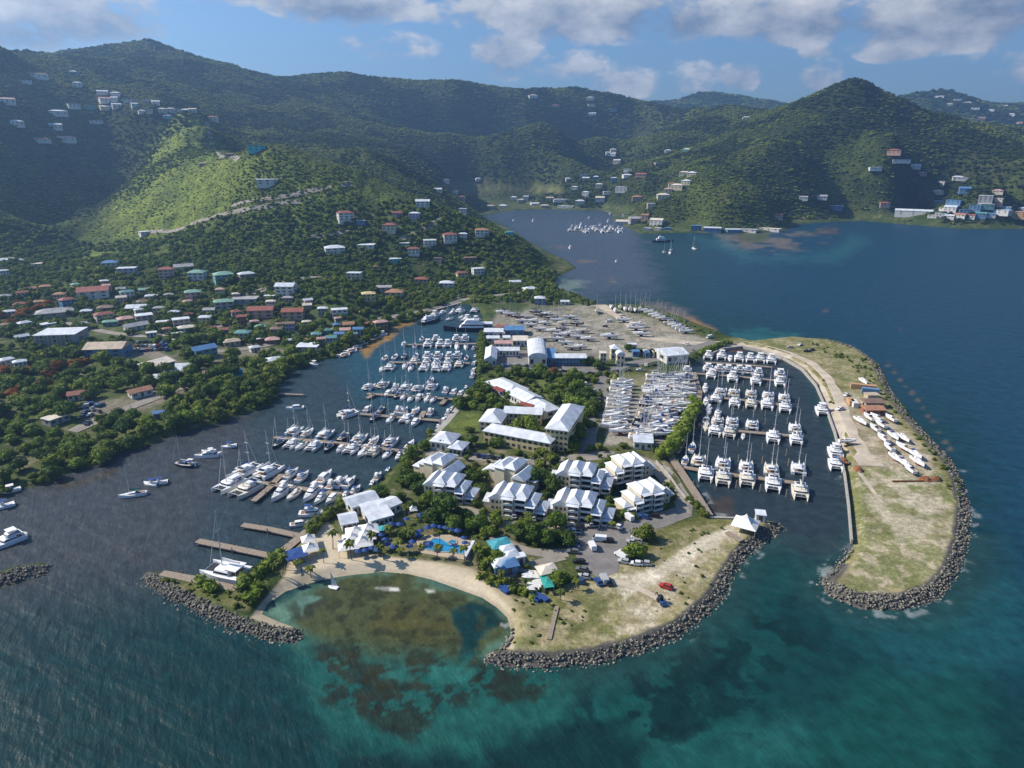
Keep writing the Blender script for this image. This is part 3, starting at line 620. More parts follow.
# ------------------------------------------------------------------ boats (bow towards +Y, waterline at z = 0)
def hull_rings(L, B, zk, zd, x0=0.0, bowfine=1.0, stern=.85, sheer=.25, n_=11, flare=.55):
    rings = []
    for i in range(n_):
        t = i / (n_ - 1); y = -L / 2 + L * t
        w = B / 2 * (stern + (1 - stern) * math.sin(min(t / .45, 1) * math.pi / 2)) if t < .45 else B / 2 * max(.03, (1 - ((t - .45) / .55) ** (1.9 * bowfine)))
        d_ = zd + sheer * (abs(t - .4) / .6) ** 2; k = zk * (1 - .75 * max(0, (t - .6) / .4) ** 2) * (1 if t > .06 else .5)
        rings.append([(x0, y, k), (x0 + w * flare, y, k * .72), (x0 + w * .92, y, .12), (x0 + w, y, d_), (x0 + w * .9, y, d_ + .05), (x0 - w * .9, y, d_ + .05), (x0 - w, y, d_), (x0 - w * .92, y, .12), (x0 - w * flare, y, k * .72)])
    return rings
def rounded(x, y0, y1, z0, z1, ins=.25, front=.9, back=.2, n_=4):
    def ring(z, k): return [(-x + k * ins, y0 + k * back, z), (x - k * ins, y0 + k * back, z), (x - k * ins * 1.1, y1 - k * front - .5, z), (x * .62 - k * ins, y1 - k * front, z), (-x * .62 + k * ins, y1 - k * front, z), (-x + k * ins * 1.1, y1 - k * front - .5, z)]
    return [ring(z0, 0), ring(z0 + (z1 - z0) * .8, .75), ring(z1, 1.35)]
def band(x, y0, y1, z0, z1, k0, k1, ins=.25, front=.9, back=.2, e=.04):
    def ring(z, k): return [(-x + k * ins - e, y0 + k * back - e, z), (x - k * ins + e, y0 + k * back - e, z), (x - k * ins * 1.1 + e, y1 - k * front - .5, z), (x * .62 - k * ins, y1 - k * front + e, z), (-x * .62 + k * ins, y1 - k * front + e, z), (-x + k * ins * 1.1 - e, y1 - k * front - .5, z)]
    return [ring(z0, k0), ring(z1, k1)]
def catamaran(mast=True, fly=False, cover=None, solar=True, dinghy=True, hullm=None, big=False):
    s = Spec(); hm = hullm or M_white
    h = MB()
    for sx in (-1, 1): h.loft(hull_rings(13.4, 1.9, -.55, 1.55, sx * 2.75, 1.0, .9, .35))
    h.box(-2.0, 2.0, -5.6, 2.0, .75, 1.5); h.box(-2.9, 2.9, -5.9, -3.2, 1.42, 1.66)
    s.part('hull', h.build('cat_hull', hm))
    s.part('crossbeam', MB().tube((-2.7, 5.4, 1.55), (2.7, 5.4, 1.55), .12, .12).build('crossbeam', M_alu))
    s.part('trampoline', MB().box(-1.85, 1.85, 2.0, 5.35, 1.46, 1.5).build('trampoline', M_net))
    cab = s.part('cabin', MB().loft(rounded(3.0, -3.4, 2.6, 1.5, 2.95, .3, .9)).build('cat_cabin', hm))
    s.part('window', MB().loft(band(3.0, -3.3, 2.6, 1.98, 2.55, .32, .62, .3, .9), False).build('cat_window', M_glass), cab)
    s.part('cockpit', MB().box(-2.1, 2.1, -5.5, -3.5, 1.67, 1.75).build('cat_cockpit', M_teak))
    top = 3.35 if not fly else 3.1
    ht = MB().loft([[(-2.5, -5.9, top), (2.5, -5.9, top), (2.35, -1.2, top + .05), (-2.35, -1.2, top + .05)], [(-2.4, -5.8, top + .16), (2.4, -5.8, top + .16), (2.2, -1.3, top + .2), (-2.2, -1.3, top + .2)]])
    hd = s.part('hardtop', ht.build('cat_hardtop', M_white))
    for sx in (-1, 1): s.part('post', MB().tube((sx * 2.2, -5.6, 1.6), (sx * 2.2, -5.6, top), .06).build('cat_post', M_alu))
    if solar: s.part('solar_panel', MB().box(-1.7, 1.7, -5.4, -3.6, top + .19, top + .23).build('cat_solar', M_solar), hd)
    if dinghy:
        dm = MB(); dm.loft(hull_rings(3.0, 1.5, -.1, .45, 0, 1, .95, .1, 7))
        dm.v = [(y_, x_ - 6.9, z_ + 1.05) for x_, y_, z_ in dm.v]; s.part('dinghy', dm.build('cat_dinghy', M_deck))
    if fly:
        fb = s.part('flybridge', MB().loft(rounded(2.0, -3.6, .6, 3.25, 4.2, .15, .8)).build('cat_fly', hm))
        s.part('window', MB().loft(band(2.0, -3.5, .6, 3.72, 4.1, .5, .8, .15, .8), False).build('cat_fly_window', M_glass), fb)
        s.part('bimini', MB().box(-2.0, 2.0, -4.2, -.6, 5.35, 5.5).build('cat_bimini', cover or M_white))
        for sx in (-1, 1):
            for yy in (-4.0, -.8): s.part('post', MB().tube((sx * 1.8, yy, 4.1), (sx * 1.8, yy, 5.4), .05).build('cat_fpost', M_alu))
    if mast:
        mz = 20.5; s.part('mast', MB().tube((0, .9, 2.9), (0, .35, mz), .17, .11).build('cat_mast', M_alu))
        s.part('spreader', MB().tube((-1.2, .4, 9.5), (1.2, .4, 9.5), .05).build('cat_spreader', M_alu)); s.part('spreader', MB().tube((-1.0, .4, 14.5), (1.0, .4, 14.5), .05).build('cat_spreader', M_alu))
        bo = s.part('boom', MB().tube((0, .7, 4.5), (0, -5.6, 4.75), .12).build('cat_boom', M_alu))
        s.part('sail_cover', MB().loft([[(-.12, .4, 4.6), (.12, .4, 4.6), (.1, .4, 5.7), (-.1, .4, 5.7)], [(-.28, -2, 4.72), (.28, -2, 4.72), (.16, -2, 5.35), (-.16, -2, 5.35)], [(-.2, -5.4, 4.85), (.2, -5.4, 4.85), (.1, -5.4, 5.1), (-.1, -5.4, 5.1)]]).build('cat_cover', cover or M_canvas_w), bo)
        s.part('forestay', MB().tube((0, 5.4, 1.6), (0, .45, 19.0), .07, .05, 4).build('cat_stay', M_canvas_w))
    return s
def monohull(cover=None, hood=None, hullm=None, keel=False, bottom=None, masted=True, canopy=False):
    s = Spec(); hm = hullm or M_white; z = 1.9 if keel else 0
    up = lambda mb: (setattr(mb, 'v', [(a, b, c + z) for a, b, c in mb.v]), mb)[1]
    s.part('hull', up(MB().loft(hull_rings(12.2, 3.9, -.6, 1.25, 0, 1.05, .72, .35, 13))).build('mono_hull', hm))
    if keel:
        s.part('bottom', up(MB().loft([[(x * 1.015, y, min(c, .10)) for x, y, c in r] for r in hull_rings(12.0, 3.9, -.62, .1, 0, 1.05, .70, 0, 13)])).build('mono_bottom', bottom or M_antifoul))
        s.part('keel', up(MB().loft([[(-.16, -1.3, -.5), (.16, -1.3, -.5), (.16, 1.5, -.5), (-.16, 1.5, -.5)], [(-.12, -1.2, -1.85), (.12, -1.2, -1.85), (.12, .7, -1.85), (-.12, .7, -1.85)]])).build('mono_keel', bottom or M_antifoul))
        for sx in (-1, 1):
            for yy in (-3, 2.6): s.part('stand', MB().tube((sx * 2.1, yy, 0), (sx * 1.35, yy, 1.75), .07).tube((sx * 2.1, yy - .5, .05), (sx * 2.1, yy + .5, .05), .06).build('mono_stand', M_steel))
    dk = s.part('deck', up(MB().loft([[(-1.35, -5.9, 1.5), (1.35, -5.9, 1.5), (1.7, -1, 1.36), (.75, 4.2, 1.52), (-.75, 4.2, 1.52), (-1.7, -1, 1.36)], [(-1.3, -5.8, 1.56), (1.3, -5.8, 1.56), (1.6, -1, 1.44), (.7, 4.1, 1.58), (-.7, 4.1, 1.58), (-1.6, -1, 1.44)]])).build('mono_deck', M_deck))
    cb_ = s.part('cabin', up(MB().loft([[(-1.15, -1.9, 1.4), (1.15, -1.9, 1.4), (1.05, 1.5, 1.4), (.4, 3.4, 1.45), (-.4, 3.4, 1.45), (-1.05, 1.5, 1.4)], [(-1.0, -1.8, 2.0), (1.0, -1.8, 2.0), (.85, 1.4, 1.9), (.3, 2.9, 1.62), (-.3, 2.9, 1.62), (-.85, 1.4, 1.9)]])).build('mono_cabin', hm))
    for sx in (-1, 1): s.part('window', up(MB().loft([[(sx * 1.1, -1.6, 1.62), (sx * 1.13, -1.6, 1.62), (sx * 1.03, 1.3, 1.6), (sx * 1.0, 1.3, 1.6)], [(sx * 1.06, -1.6, 1.86), (sx * 1.09, -1.6, 1.86), (sx * .98, 1.3, 1.8), (sx * .95, 1.3, 1.8)]])).build('mono_window', M_glass), cb_)
    s.part('cockpit', up(MB().box(-.75, .75, -5.3, -2.3, 1.58, 1.62)).build('mono_cockpit', M_teak))
    s.part('sprayhood', up(MB().loft([[(-1.1, -2.5, 1.95), (1.1, -2.5, 1.95), (1.0, -1.2, 1.95), (-1.0, -1.2, 1.95)], [(-.9, -2.4, 2.65), (.9, -2.4, 2.65), (.75, -1.5, 2.45), (-.75, -1.5, 2.45)]])).build('mono_hood', hood or M_canvas_b))
    if canopy: s.part('bimini', up(MB().box(-1.2, 1.2, -5.2, -3.0, 3.2, 3.32)).build('mono_bimini', hood or M_canvas_b))
    if masted:
        s.part('mast', up(MB().tube((0, 1.2, 1.8), (0, .9, 17.0), .13, .09)).build('mono_mast', M_alu))
        s.part('spreader', up(MB().tube((-.9, 1.0, 8.0), (.9, 1.0, 8.0), .04)).build('mono_spreader', M_alu)); s.part('spreader', up(MB().tube((-.7, .95, 12.2), (.7, .95, 12.2), .04)).build('mono_spreader', M_alu))
        bo = s.part('boom', up(MB().tube((0, 1.0, 3.2), (0, -4.0, 3.35), .09)).build('mono_boom', M_alu))
        s.part('sail_cover', up(MB().loft([[(-.12, .8, 3.3), (.12, .8, 3.3), (.08, .8, 4.1), (-.08, .8, 4.1)], [(-.22, -1.5, 3.36), (.22, -1.5, 3.36), (.12, -1.5, 3.8), (-.12, -1.5, 3.8)], [(-.14, -3.9, 3.42), (.14, -3.9, 3.42), (.06, -3.9, 3.6), (-.06, -3.9, 3.6)]])).build('mono_cover', cover or M_canvas_b), bo)
        s.part('forestay', up(MB().tube((0, 5.9, 1.6), (0, .95, 16.4), .08, .05, 4)).build('mono_stay', M_canvas_w))
    return s
def motor_yacht(fly=True, hullm=None, cover=None):
    s = Spec(); hm = hullm or M_white
    s.part('hull', MB().loft(hull_rings(14.0, 4.5, -.6, 1.5, 0, .95, .95, .7, 12, .7)).build('yacht_hull', hm))
    s.part('deck', MB().loft([[(-1.9, -6.8, 1.6), (1.9, -6.8, 1.6), (2.0, 1, 1.72), (.8, 5.2, 2.0), (-.8, 5.2, 2.0), (-2.0, 1, 1.72)], [(-1.85, -6.7, 1.68), (1.85, -6.7, 1.68), (1.9, 1, 1.8), (.75, 5.1, 2.08), (-.75, 5.1, 2.08), (-1.9, 1, 1.8)]]).build('yacht_deck', M_deck))
    cb_ = s.part('cabin', MB().loft(rounded(1.75, -3.8, 3.2, 1.65, 3.3, .25, 1.9)).build('yacht_cabin', hm))
    s.part('window', MB().loft(band(1.75, -3.7, 3.2, 2.3, 2.95, .42, .66, .25, 1.9), False).build('yacht_window', M_glass), cb_)
    s.part('cockpit', MB().box(-1.6, 1.6, -6.3, -3.9, 1.69, 1.76).build('yacht_cockpit', M_teak))
    if fly:
        fb = s.part('flybridge', MB().loft(rounded(1.45, -4.4, .3, 3.3, 4.15, .15, .8)).build('yacht_fly', hm))
        s.part('windscreen', MB().loft(band(1.45, -1.8, .3, 3.8, 4.1, .5, .8, .15, .8), False).build('yacht_screen', M_glass), fb)
        s.part('bimini', MB().loft([[(-1.3, -4.1, 5.3), (1.3, -4.1, 5.3), (1.2, -1, 5.3), (-1.2, -1, 5.3)], [(-1.1, -3.9, 5.5), (1.1, -3.9, 5.5), (1.0, -1.2, 5.5), (-1.0, -1.2, 5.5)]]).build('yacht_bimini', cover or M_canvas_w))
        for sx in (-1, 1): s.part('post', MB().tube((sx * 1.1, -3.9, 4.0), (sx * 1.1, -3.9, 5.35), .05).tube((sx * 1.1, -1.2, 4.0), (sx * 1.1, -1.2, 5.35), .05).build('yacht_post', M_alu))
    s.part('railing', MB().tube((-1.8, 1.5, 2.5), (-.5, 6.2, 2.9), .04, .04, 4).tube((1.8, 1.5, 2.5), (.5, 6.2, 2.9), .04, .04, 4).build('yacht_rail', M_alu))
    return s
def dinghy_spec(cover=None):
    s = Spec()
    s.part('hull', MB().loft(hull_rings(5.6, 2.2, -.2, .7, 0, 1, .92, .3, 9, .7)).build('skiff_hull', M_white))
    s.part('deck', MB().box(-.7, .7, -2.2, 1.2, .72, .78).build('skiff_deck', M_deck))
    s.part('console', MB().box(-.4, .4, -.5, .3, .78, 1.5).build('skiff_console', M_white))
    s.part('canopy', MB().box(-.85, .85, -1.2, .7, 2.1, 2.2).build('skiff_canopy', cover or M_canvas_b))
    s.part('post', MB().tube((-.7, -1, .7), (-.7, -1, 2.1), .04).tube((.7, -1, .7), (.7, -1, 2.1), .04).tube((-.7, .5, .7), (-.7, .5, 2.1), .04).tube((.7, .5, .7), (.7, .5, 2.1), .04).build('skiff_post', M_alu))
    s.part('outboard', MB().box(-.2, .2, -3.05, -2.7, .2, 1.1).build('skiff_engine', M_rubber))
    return s
CATS = [catamaran(True), catamaran(True, cover=M_canvas_b, solar=True), catamaran(True, solar=False, dinghy=False), catamaran(True, cover=M_canvas_w, hullm=M_cream_hull)]
PCATS = [catamaran(False, True), catamaran(False, True, cover=M_canvas_w, dinghy=False)]
MONO = [monohull(M_canvas_b, M_canvas_b), monohull(M_canvas_w, M_canvas_b, canopy=True), monohull(M_canvas_w, M_canvas_w, canopy=True), monohull(M_canvas_g, M_canvas_g), monohull(M_canvas_w, M_canvas_b, hullm=M_dark_hull, canopy=True), monohull(M_canvas_b, M_canvas_w, hullm=M_cream_hull)]
YACHT = [motor_yacht(True), motor_yacht(False), motor_yacht(True, cover=M_canvas_b)]
SKIFF = [dinghy_spec(), dinghy_spec(M_canvas_w)]
DRY = [monohull(M_canvas_w, M_canvas_b, keel=True, bottom=M_antifoul), monohull(M_canvas_w, M_canvas_w, keel=True, bottom=M_antired), monohull(M_canvas_b, M_canvas_b, keel=True, bottom=M_antifoul), monohull(M_canvas_w, M_canvas_w, keel=True, bottom=M_antired, masted=False), monohull(M_canvas_w, M_canvas_b, keel=True, bottom=M_antifoul, masted=False), monohull(M_canvas_w, M_canvas_w, hullm=M_cream_hull, keel=True, bottom=M_antired), monohull(M_canvas_b, M_canvas_b, hullm=M_dark_hull, keel=True, bottom=M_antired)]
BOATDESC = {'cat': ('white sailing catamaran', 'catamaran', 'sailing_catamaran', CATS), 'pcat': ('white power catamaran', 'catamaran', 'power_catamaran', PCATS), 'mono': ('sailing yacht', 'sailboat', 'sailing_yacht', MONO),
            'yacht': ('white motor yacht', 'motorboat', 'motor_yacht', YACHT), 'skiff': ('small open motorboat', 'motorboat', 'open_motorboat', SKIFF), 'dry': ('yacht on stands', 'sailboat', 'stored_yacht', DRY)}
GS = .78
def boat(kind, px, py, ang, where, sc=1.0, ref=None, refname=None, group=None, var=None, z=0.0, desc=None):
    d_, cat_, nm, specs = BOATDESC[kind]; p = G(px, py, z); 
    sp_ = specs[var if var is not None else random.randrange(len(specs))]
    if kind == 'yacht': sc *= .86
    o = inst(sp_, nm, p, ang - math.pi / 2 + random.uniform(-.03, .03), sc * GS * random.uniform(.95, 1.05))
    return reg(o, f"{desc or d_} {where}", cat_, group, ref, refname)
def wdir(a, b): 
    u_, v_ = G(*a, 0), G(*b, 0); return math.atan2(v_.y - u_.y, v_.x - u_.x)

# ------------------------------------------------------------------ piers
def pier(pts, w, label, fingers=(), m=None, pile=True, z=1.15, name='pier'):
    P = [G(x, y, z) for x, y in pts]; r = obj(name, None, None, P[0]); 
    for a, b_ in list(zip(P, P[1:])) + [(G(*f0, z), G(*f1, z)) for f0, f1 in fingers]:
        t = (b_ - a).normalized(); s_ = Vector((-t.y, t.x, 0)) * w / 2; o = P[0]
        v = [a + s_ - o, a - s_ - o, b_ - s_ - o, b_ + s_ - o]; dn = Vector((0, 0, -.35))
        obj('deck', mesh('pier_deck', v + [q + dn for q in v], [(0, 1, 2, 3), (7, 6, 5, 4), (0, 4, 5, 1), (1, 5, 6, 2), (2, 6, 7, 3), (3, 7, 4, 0)], m or M_wood), r)
        if pile:
            k = max(2, int((b_ - a).length / 9))
            for i in range(k + 1):
                q = a.lerp(b_, i / k) - o; sd = s_ * (1.05 if i % 2 else -1.05)
                obj('piling', MB().tube((q.x + sd.x, q.y + sd.y, -2.5), (q.x + sd.x, q.y + sd.y, 1.0), .17, .15).build('piling', M_wood), r)
    return reg(r, label, 'pier')

# ------------------------------------------------------------------ buildings
def wallmat(name, c): return mat(name, c, .85, .10, .35, .1)
def roofmat(name, c, r_=.6): return mat(name, c, r_, .24, .28, .15)
WALL = {k: wallmat('wall_' + k, c) for k, c in dict(white=(.62, .61, .58), cream=(.60, .54, .40), yellow=(.56, .48, .26), pink=(.50, .36, .33), salmon=(.48, .31, .24), grey=(.34, .33, .32), blue=(.12, .23, .38), teal=(.15, .32, .32), lilac=(.42, .38, .52), tan=(.42, .35, .26), orange=(.46, .28, .16), red=(.30, .11, .08), turquoise=(.08, .50, .55), brown=(.22, .15, .11)).items()}
ROOF = {k: roofmat('roof_' + k, c) for k, c in dict(white=(.60, .64, .69), cream=(.62, .57, .48), grey=(.33, .33, .34), red=(.27, .10, .075), orange=(.38, .20, .12), blue=(.09, .21, .40), teal=(.12, .28, .28), green=(.20, .36, .28), brown=(.22, .15, .12), pink=(.50, .31, .28), tan=(.46, .38, .28), turquoise=(.06, .30, .36), pale=(.55, .60, .66), yellow=(.6, .5, .25)).items()}
M_pane = mat('window_pane', (.035, .045, .055), .15, .2, 1, spec=.6)
M_door = mat('door_paint', (.14, .10, .07), .7, .2, 1)
M_frame = mat('white_trim', (.72, .72, .70), .6, .05, 1)
def roof_mb(w, d, h, kind, rh, ov=.5):
    a, b_ = w / 2 + ov, d / 2 + ov; mb = MB(); t = .22
    if kind == 'flat':
        mb.box(-a + .2, a - .2, -b_ + .2, b_ - .2, h, h + .3)
    elif kind == 'hip':
        i = min(a, b_) * .95
        if w >= d: top = [(-a + i, -.05, h + rh), (a - i, -.05, h + rh), (a - i, .05, h + rh), (-a + i, .05, h + rh)]
        else: top = [(-.05, -b_ + i, h + rh), (.05, -b_ + i, h + rh), (.05, b_ - i, h + rh), (-.05, b_ - i, h + rh)]
        mb.loft([[(-a, -b_, h), (a, -b_, h), (a, b_, h), (-a, b_, h)], [(-a, -b_, h + t), (a, -b_, h + t), (a, b_, h + t), (-a, b_, h + t)], top])
    elif kind == 'gable':
        mb.loft([[(-a, -b_, h), (-a, b_, h), (-a, b_, h + t), (-a, 0, h + rh + t), (-a, -b_, h + t)], [(a, -b_, h), (a, b_, h), (a, b_, h + t), (a, 0, h + rh + t), (a, -b_, h + t)]])
    elif kind == 'gabley':
        mb.loft([[(-a, -b_, h), (a, -b_, h), (a, -b_, h + t), (0, -b_, h + rh + t), (-a, -b_, h + t)], [(-a, b_, h), (a, b_, h), (a, b_, h + t), (0, b_, h + rh + t), (-a, b_, h + t)]])
    elif kind == 'barrel':
        k = 9; ring = lambda y: [(a * math.cos(math.pi * i / k), y, h + rh * math.sin(math.pi * i / k)) for i in range(k + 1)]
        mb.loft([ring(-b_), ring(b_)])
    elif kind == 'shed':
        mb.loft([[(-a, -b_, h), (a, -b_, h), (a, b_, h + rh), (-a, b_, h + rh)], [(-a, -b_, h + t), (a, -b_, h + t), (a, b_, h + rh + t), (-a, b_, h + rh + t)]])
    elif kind == 'pyramid':
        mb.loft([[(-a, -b_, h), (a, -b_, h), (a, b_, h), (-a, b_, h)], [(-.1, -.1, h + rh), (.1, -.1, h + rh), (.1, .1, h + rh), (-.1, .1, h + rh)]])
    return mb
def building(name, loc, w, d, h, rz, wall, roof, kind='gable', rh=2.0, label='', cat='house', group=None, floors=1, nwin=3, door=True, base=3.0, ref=None, refname=None, side=True, ribs=False, ov=.5):
    r = obj(name, None, None, loc); r.rotation_euler = (0, 0, rz)
    wm = WALL[wall] if isinstance(wall, str) else wall; rm = ROOF[roof] if isinstance(roof, str) else roof
    wl = MB().box(-w / 2, w / 2, -d / 2, d / 2, -base, h)
    if ribs:
        for i in range(int(w / 2.4)): x = -w / 2 + 1.2 + i * 2.4; obj('fin', MB().box(x - .35, x + .35, -d / 2 - .7, -d / 2 - .07, 0, h - .2).build('fin', WALL['tan']), r)
    obj('wall', wl.build('wall', wm), r)
    obj('roof', roof_mb(w, d, h, kind, rh, ov).build('roof', rm), r)
    fh = h / floors
    for f_ in range(floors):
        z0 = f_ * fh + fh * .34; z1 = f_ * fh + fh * .78
        for i in range(nwin):
            x = -w / 2 + w * (i + .5) / nwin; ww = min(1.3, w / nwin * .28)
            if door and f_ == 0 and i == nwin // 2:
                obj('door', MB().box(x - .6, x + .6, -d / 2 - .06, -d / 2 - .004, 0, min(2.2, h - .2)).build('door', M_door), r); continue
            obj('window', MB().box(x - ww, x + ww, -d / 2 - .06, -d / 2 - .004, z0, z1).build('window', M_pane), r)
        if side and nwin:
            for sx in (-1, 1):
                x0, x1 = sorted((sx * (w / 2 + .004), sx * (w / 2 + .06)))
                obj('window', MB().box(x0, x1, -d * .22, d * .05, z0, z1).build('window', M_pane), r)
    return reg(r, label, cat, group, ref, refname)
# ------------------------------------------------------------------ the eastern basin: piers and catamarans
OBST = []                                  # (x, y, radius) of what trees must keep off
def keepoff(o, r_): OBST.append((o.location.x, o.location.y, r_))
E_P = [('northernmost', [(692, 373), (735, 376), (782, 381)]), ('second', [(706, 396), (745, 400), (786, 405)]), ('third', [(700, 424), (735, 430.5), (792, 435.5)]), ('southernmost', [(684, 467), (720, 473), (800, 483)])]
for nm, pts in E_P: pier(pts, 2.6, f'{nm} timber pier of the eastern basin between moored catamarans' if nm != 'second' else 'second timber pier from the north in the eastern basin')
pier([(704, 362), (738, 364), (772, 367)], 2.2, 'short timber pier by the north bank of the eastern basin')
pier([(668, 452), (681, 471), (698, 497), (709, 515)], 3.0, 'long timber walkway along the western quay of the eastern basin', z=1.5)
pier([(694, 372), (700, 392), (697, 412), (686, 436), (677, 452)], 2.4, 'narrow boardwalk beside the hedge of the boat storage yard', z=1.4)
Qe = G(690, 440, 0)
def east(rows, kind, side, where, ang):
    for x, y in rows: boat(kind, x, y, ang + (math.pi if side < 0 else 0), where, ref=Qe, refname='the quay', group='boats berthed in the eastern basin')
aE = [wdir(p[0], p[-1]) + math.pi / 2 for _, p in E_P]
east([(708, 358), (721.5, 358), (739, 360), (750, 360.5), (760, 361), (771, 362)], 'pcat', -1, 'along the north bank of the eastern basin', aE[0])
east([(730, 359.5)], 'yacht', -1, 'between power catamarans at the north bank of the eastern basin', aE[0])
east([(708, 369.5), (719, 370.5), (728, 371), (738.6, 371.5), (747.5, 372)], 'pcat', 1, 'behind the northernmost eastern pier', aE[0])
east([(686.6, 372), (757.7, 374), (779.6, 375.5)], 'pcat', 1, 'with tall flybridge behind the northernmost eastern pier', aE[0])
east([(711, 377), (732.5, 380), (755.7, 383), (779.6, 384.5)], 'pcat', -1, 'before the northernmost eastern pier', aE[0])
east([(686.6, 384), (693, 390), (705, 391)], 'yacht', -1, 'at the hedge end of the northernmost eastern pier', aE[0])
east([(720.8, 393), (733.8, 394), (751, 395), (768, 397), (784, 399)], 'cat', 1, 'behind the second eastern pier', aE[1])
east([(716, 401), (734.5, 405), (751, 406), (767, 407), (785, 410)], 'cat', -1, 'before the second eastern pier', aE[1])
east([(706, 404), (708.5, 412.5), (717.4, 416.5)], 'yacht', -1, 'in the crowded corner by the storage yard hedge', aE[1])
east([(717.4, 423), (732, 423), (752, 426), (794.7, 429.5)], 'cat', 1, 'behind the third eastern pier', aE[2])
east([(706, 428)], 'mono', -1, 'before the third eastern pier', aE[2])
east([(715, 433), (729, 435), (773, 440), (796, 442)], 'cat', -1, 'before the third eastern pier', aE[2])
east([(706, 421)], 'mono', 1, 'behind the third eastern pier', aE[2])
east([(743, 438)], 'skiff', -1, 'in open water beside the third eastern pier', aE[2])
east([(692, 449), (685, 462)], 'mono', 1, 'behind the southernmost eastern pier', aE[3])
east([(698.6, 462), (723, 465), (746, 468), (771, 471), (798, 470)], 'cat', 1, 'behind the southernmost eastern pier', aE[3])
east([(705.6, 477), (723, 481.5), (747, 482.5), (773, 487), (800, 494.5)], 'cat', -1, 'before the southernmost eastern pier', aE[3])
for x, y, k, w in [(822, 413, 'pcat', 'alone beside the eastern arm wall'), (835.5, 455, 'pcat', 'rafted at the eastern arm wall'), (835.5, 467, 'cat', 'moored alone at the eastern arm wall')]:
    boat(k, x, y, wdir((845, 473), (827, 409)) + (math.pi if k == 'cat' else math.pi), w, ref=Qe, refname='the quay')
# mooring posts
PIL = MB().tube((0, 0, -3), (0, 0, 3.2), .2, .18).build('mooring_post', M_wood)
for x, y in [(696, 381), (722, 384), (743, 386), (767, 388), (700, 398), (743, 412), (765, 416), (765, 424), (787, 424), (711, 441), (738, 446), (762, 450), (786, 456), (738, 462), (762, 464), (788, 466), (736, 488), (760, 492), (786, 497)]:
    reg(obj('mooring_post', PIL, None, G(x, y, 0)), 'timber mooring post standing in the eastern basin', 'post', 'mooring posts', Qe, 'the quay')

# ------------------------------------------------------------------ the western lagoon: piers and boats
L_P = {'A': [(258, 482), (300, 488), (362, 497)], 'B': [(274, 437), (340, 443), (404, 451)], 'C': [(360, 413.5), (400, 417), (441, 420.5)], 'D': [(367, 393.5), (410, 396), (461, 399.5)], 'E': [(390, 362), (430, 362.5), (470, 363)], 'F': [(405, 344.5), (440, 344), (477, 343.5)]}
PN = dict(A='nearest', B='second', C='third', D='fourth', E='fifth', F='sixth')
fing = {'A': [((272, 485), (253, 501)), ((272, 484), (282, 474))], 'D': [((374, 394), (367, 398)), ((447, 398), (441, 404))], 'C': [((420, 419), (424, 411))]}
for k, pts in L_P.items(): pier(pts, 2.4, f'{PN[k]} timber pier of the western lagoon, reaching out from the peninsula', fing.get(k, ()))
Qw_ = G(440, 430, 0)
aL = {k: wdir(p[0], p[-1]) + math.pi / 2 for k, p in L_P.items()}
def west(rows, kind, side, P_, sc=1.0, var=None, ex=0.0):
    for x, y in rows:
        sd = 'far' if side > 0 else 'near'
        boat(kind, x, y, aL[P_] + ex + (math.pi if side < 0 else 0), f'{"behind" if side > 0 else "before"} the {PN[P_]} lagoon pier', sc, Qw_, 'the peninsula', 'boats berthed in the western lagoon', var)
west([(229, 487), (246, 492)], 'cat', -1, 'A', 1.15, None, -.2); west([(249, 471), (270, 473)], 'cat', 1, 'A', 1.12, None, -.2)
west([(292, 475), (303, 478), (333, 486), (342, 483.5), (350, 483.5)], 'yacht', 1, 'A', .95); west([(325, 479)], 'yacht', 1, 'A', 1.2)
west([(281, 495), (312, 495.5)], 'yacht', -1, 'A', 1.2); west([(294, 496)], 'mono', -1, 'A'); west([(320.6, 500), (332, 500), (345, 499)], 'yacht', -1, 'A', .85)
boat('yacht', 314.4, 515, aL['A'] - 1.2, 'moored alone against the hedge quay', 1.1); boat('yacht', 301, 525, aL['A'] - 1.0, 'low and open, tied to the hedge quay near the short dock', .8, var=1)
west([(279, 445), (301, 447), (329, 449), (363, 453.5), (387, 456)], 'mono', -1, 'B', .95); west([(291, 446), (313, 448.5), (351, 451), (373, 453.5)], 'cat', -1, 'B', .85); west([(340.6, 450), (399, 458)], 'yacht', -1, 'B', .8)
west([(295, 432), (326, 435.5), (360, 439.5), (391, 443)], 'cat', 1, 'B', .9); west([(308, 434), (344.5, 438), (374.5, 442), (410, 446)], 'mono', 1, 'B', 1.0)
boat('cat', 349, 415, aL['B'] - .5, 'lying alone off the end of the third lagoon pier'); boat('yacht', 295, 409, R(190), 'low grey-roofed, anchored off the mangrove shore', .95, var=1)
west([(368, 410), (399, 411.5), (404.5, 412), (431, 413.5)], 'yacht', 1, 'C', .9); west([(381.7, 411), (416, 412)], 'mono', 1, 'C', .9)
west([(374, 419.5), (390, 421)], 'mono', -1, 'C', .95); west([(405.6, 421)], 'cat', -1, 'C', .9); west([(415, 424)], 'yacht', -1, 'C')
west([(369, 388), (383, 386), (406, 388.5), (418, 389.5), (432, 388)], 'cat', 1, 'D', .95); west([(396, 388.5), (446, 392), (454, 393)], 'yacht', 1, 'D', .9); west([(431, 382)], 'mono', 1, 'D')
west([(388, 395), (418.6, 399)], 'yacht', -1, 'D', 1.0, 1); west([(397, 397), (403.6, 398), (410.4, 400), (427, 400), (433, 401)], 'mono', -1, 'D', .9)
west([(385, 359), (395, 358), (404.4, 357.5), (416, 357)], 'mono', 1, 'E', 1.05); west([(427.7, 357.5), (438, 357.5), (449.5, 357.5), (457.8, 357)], 'pcat', 1, 'E', .95); west([(466.6, 359)], 'mono', 1, 'E', .9)
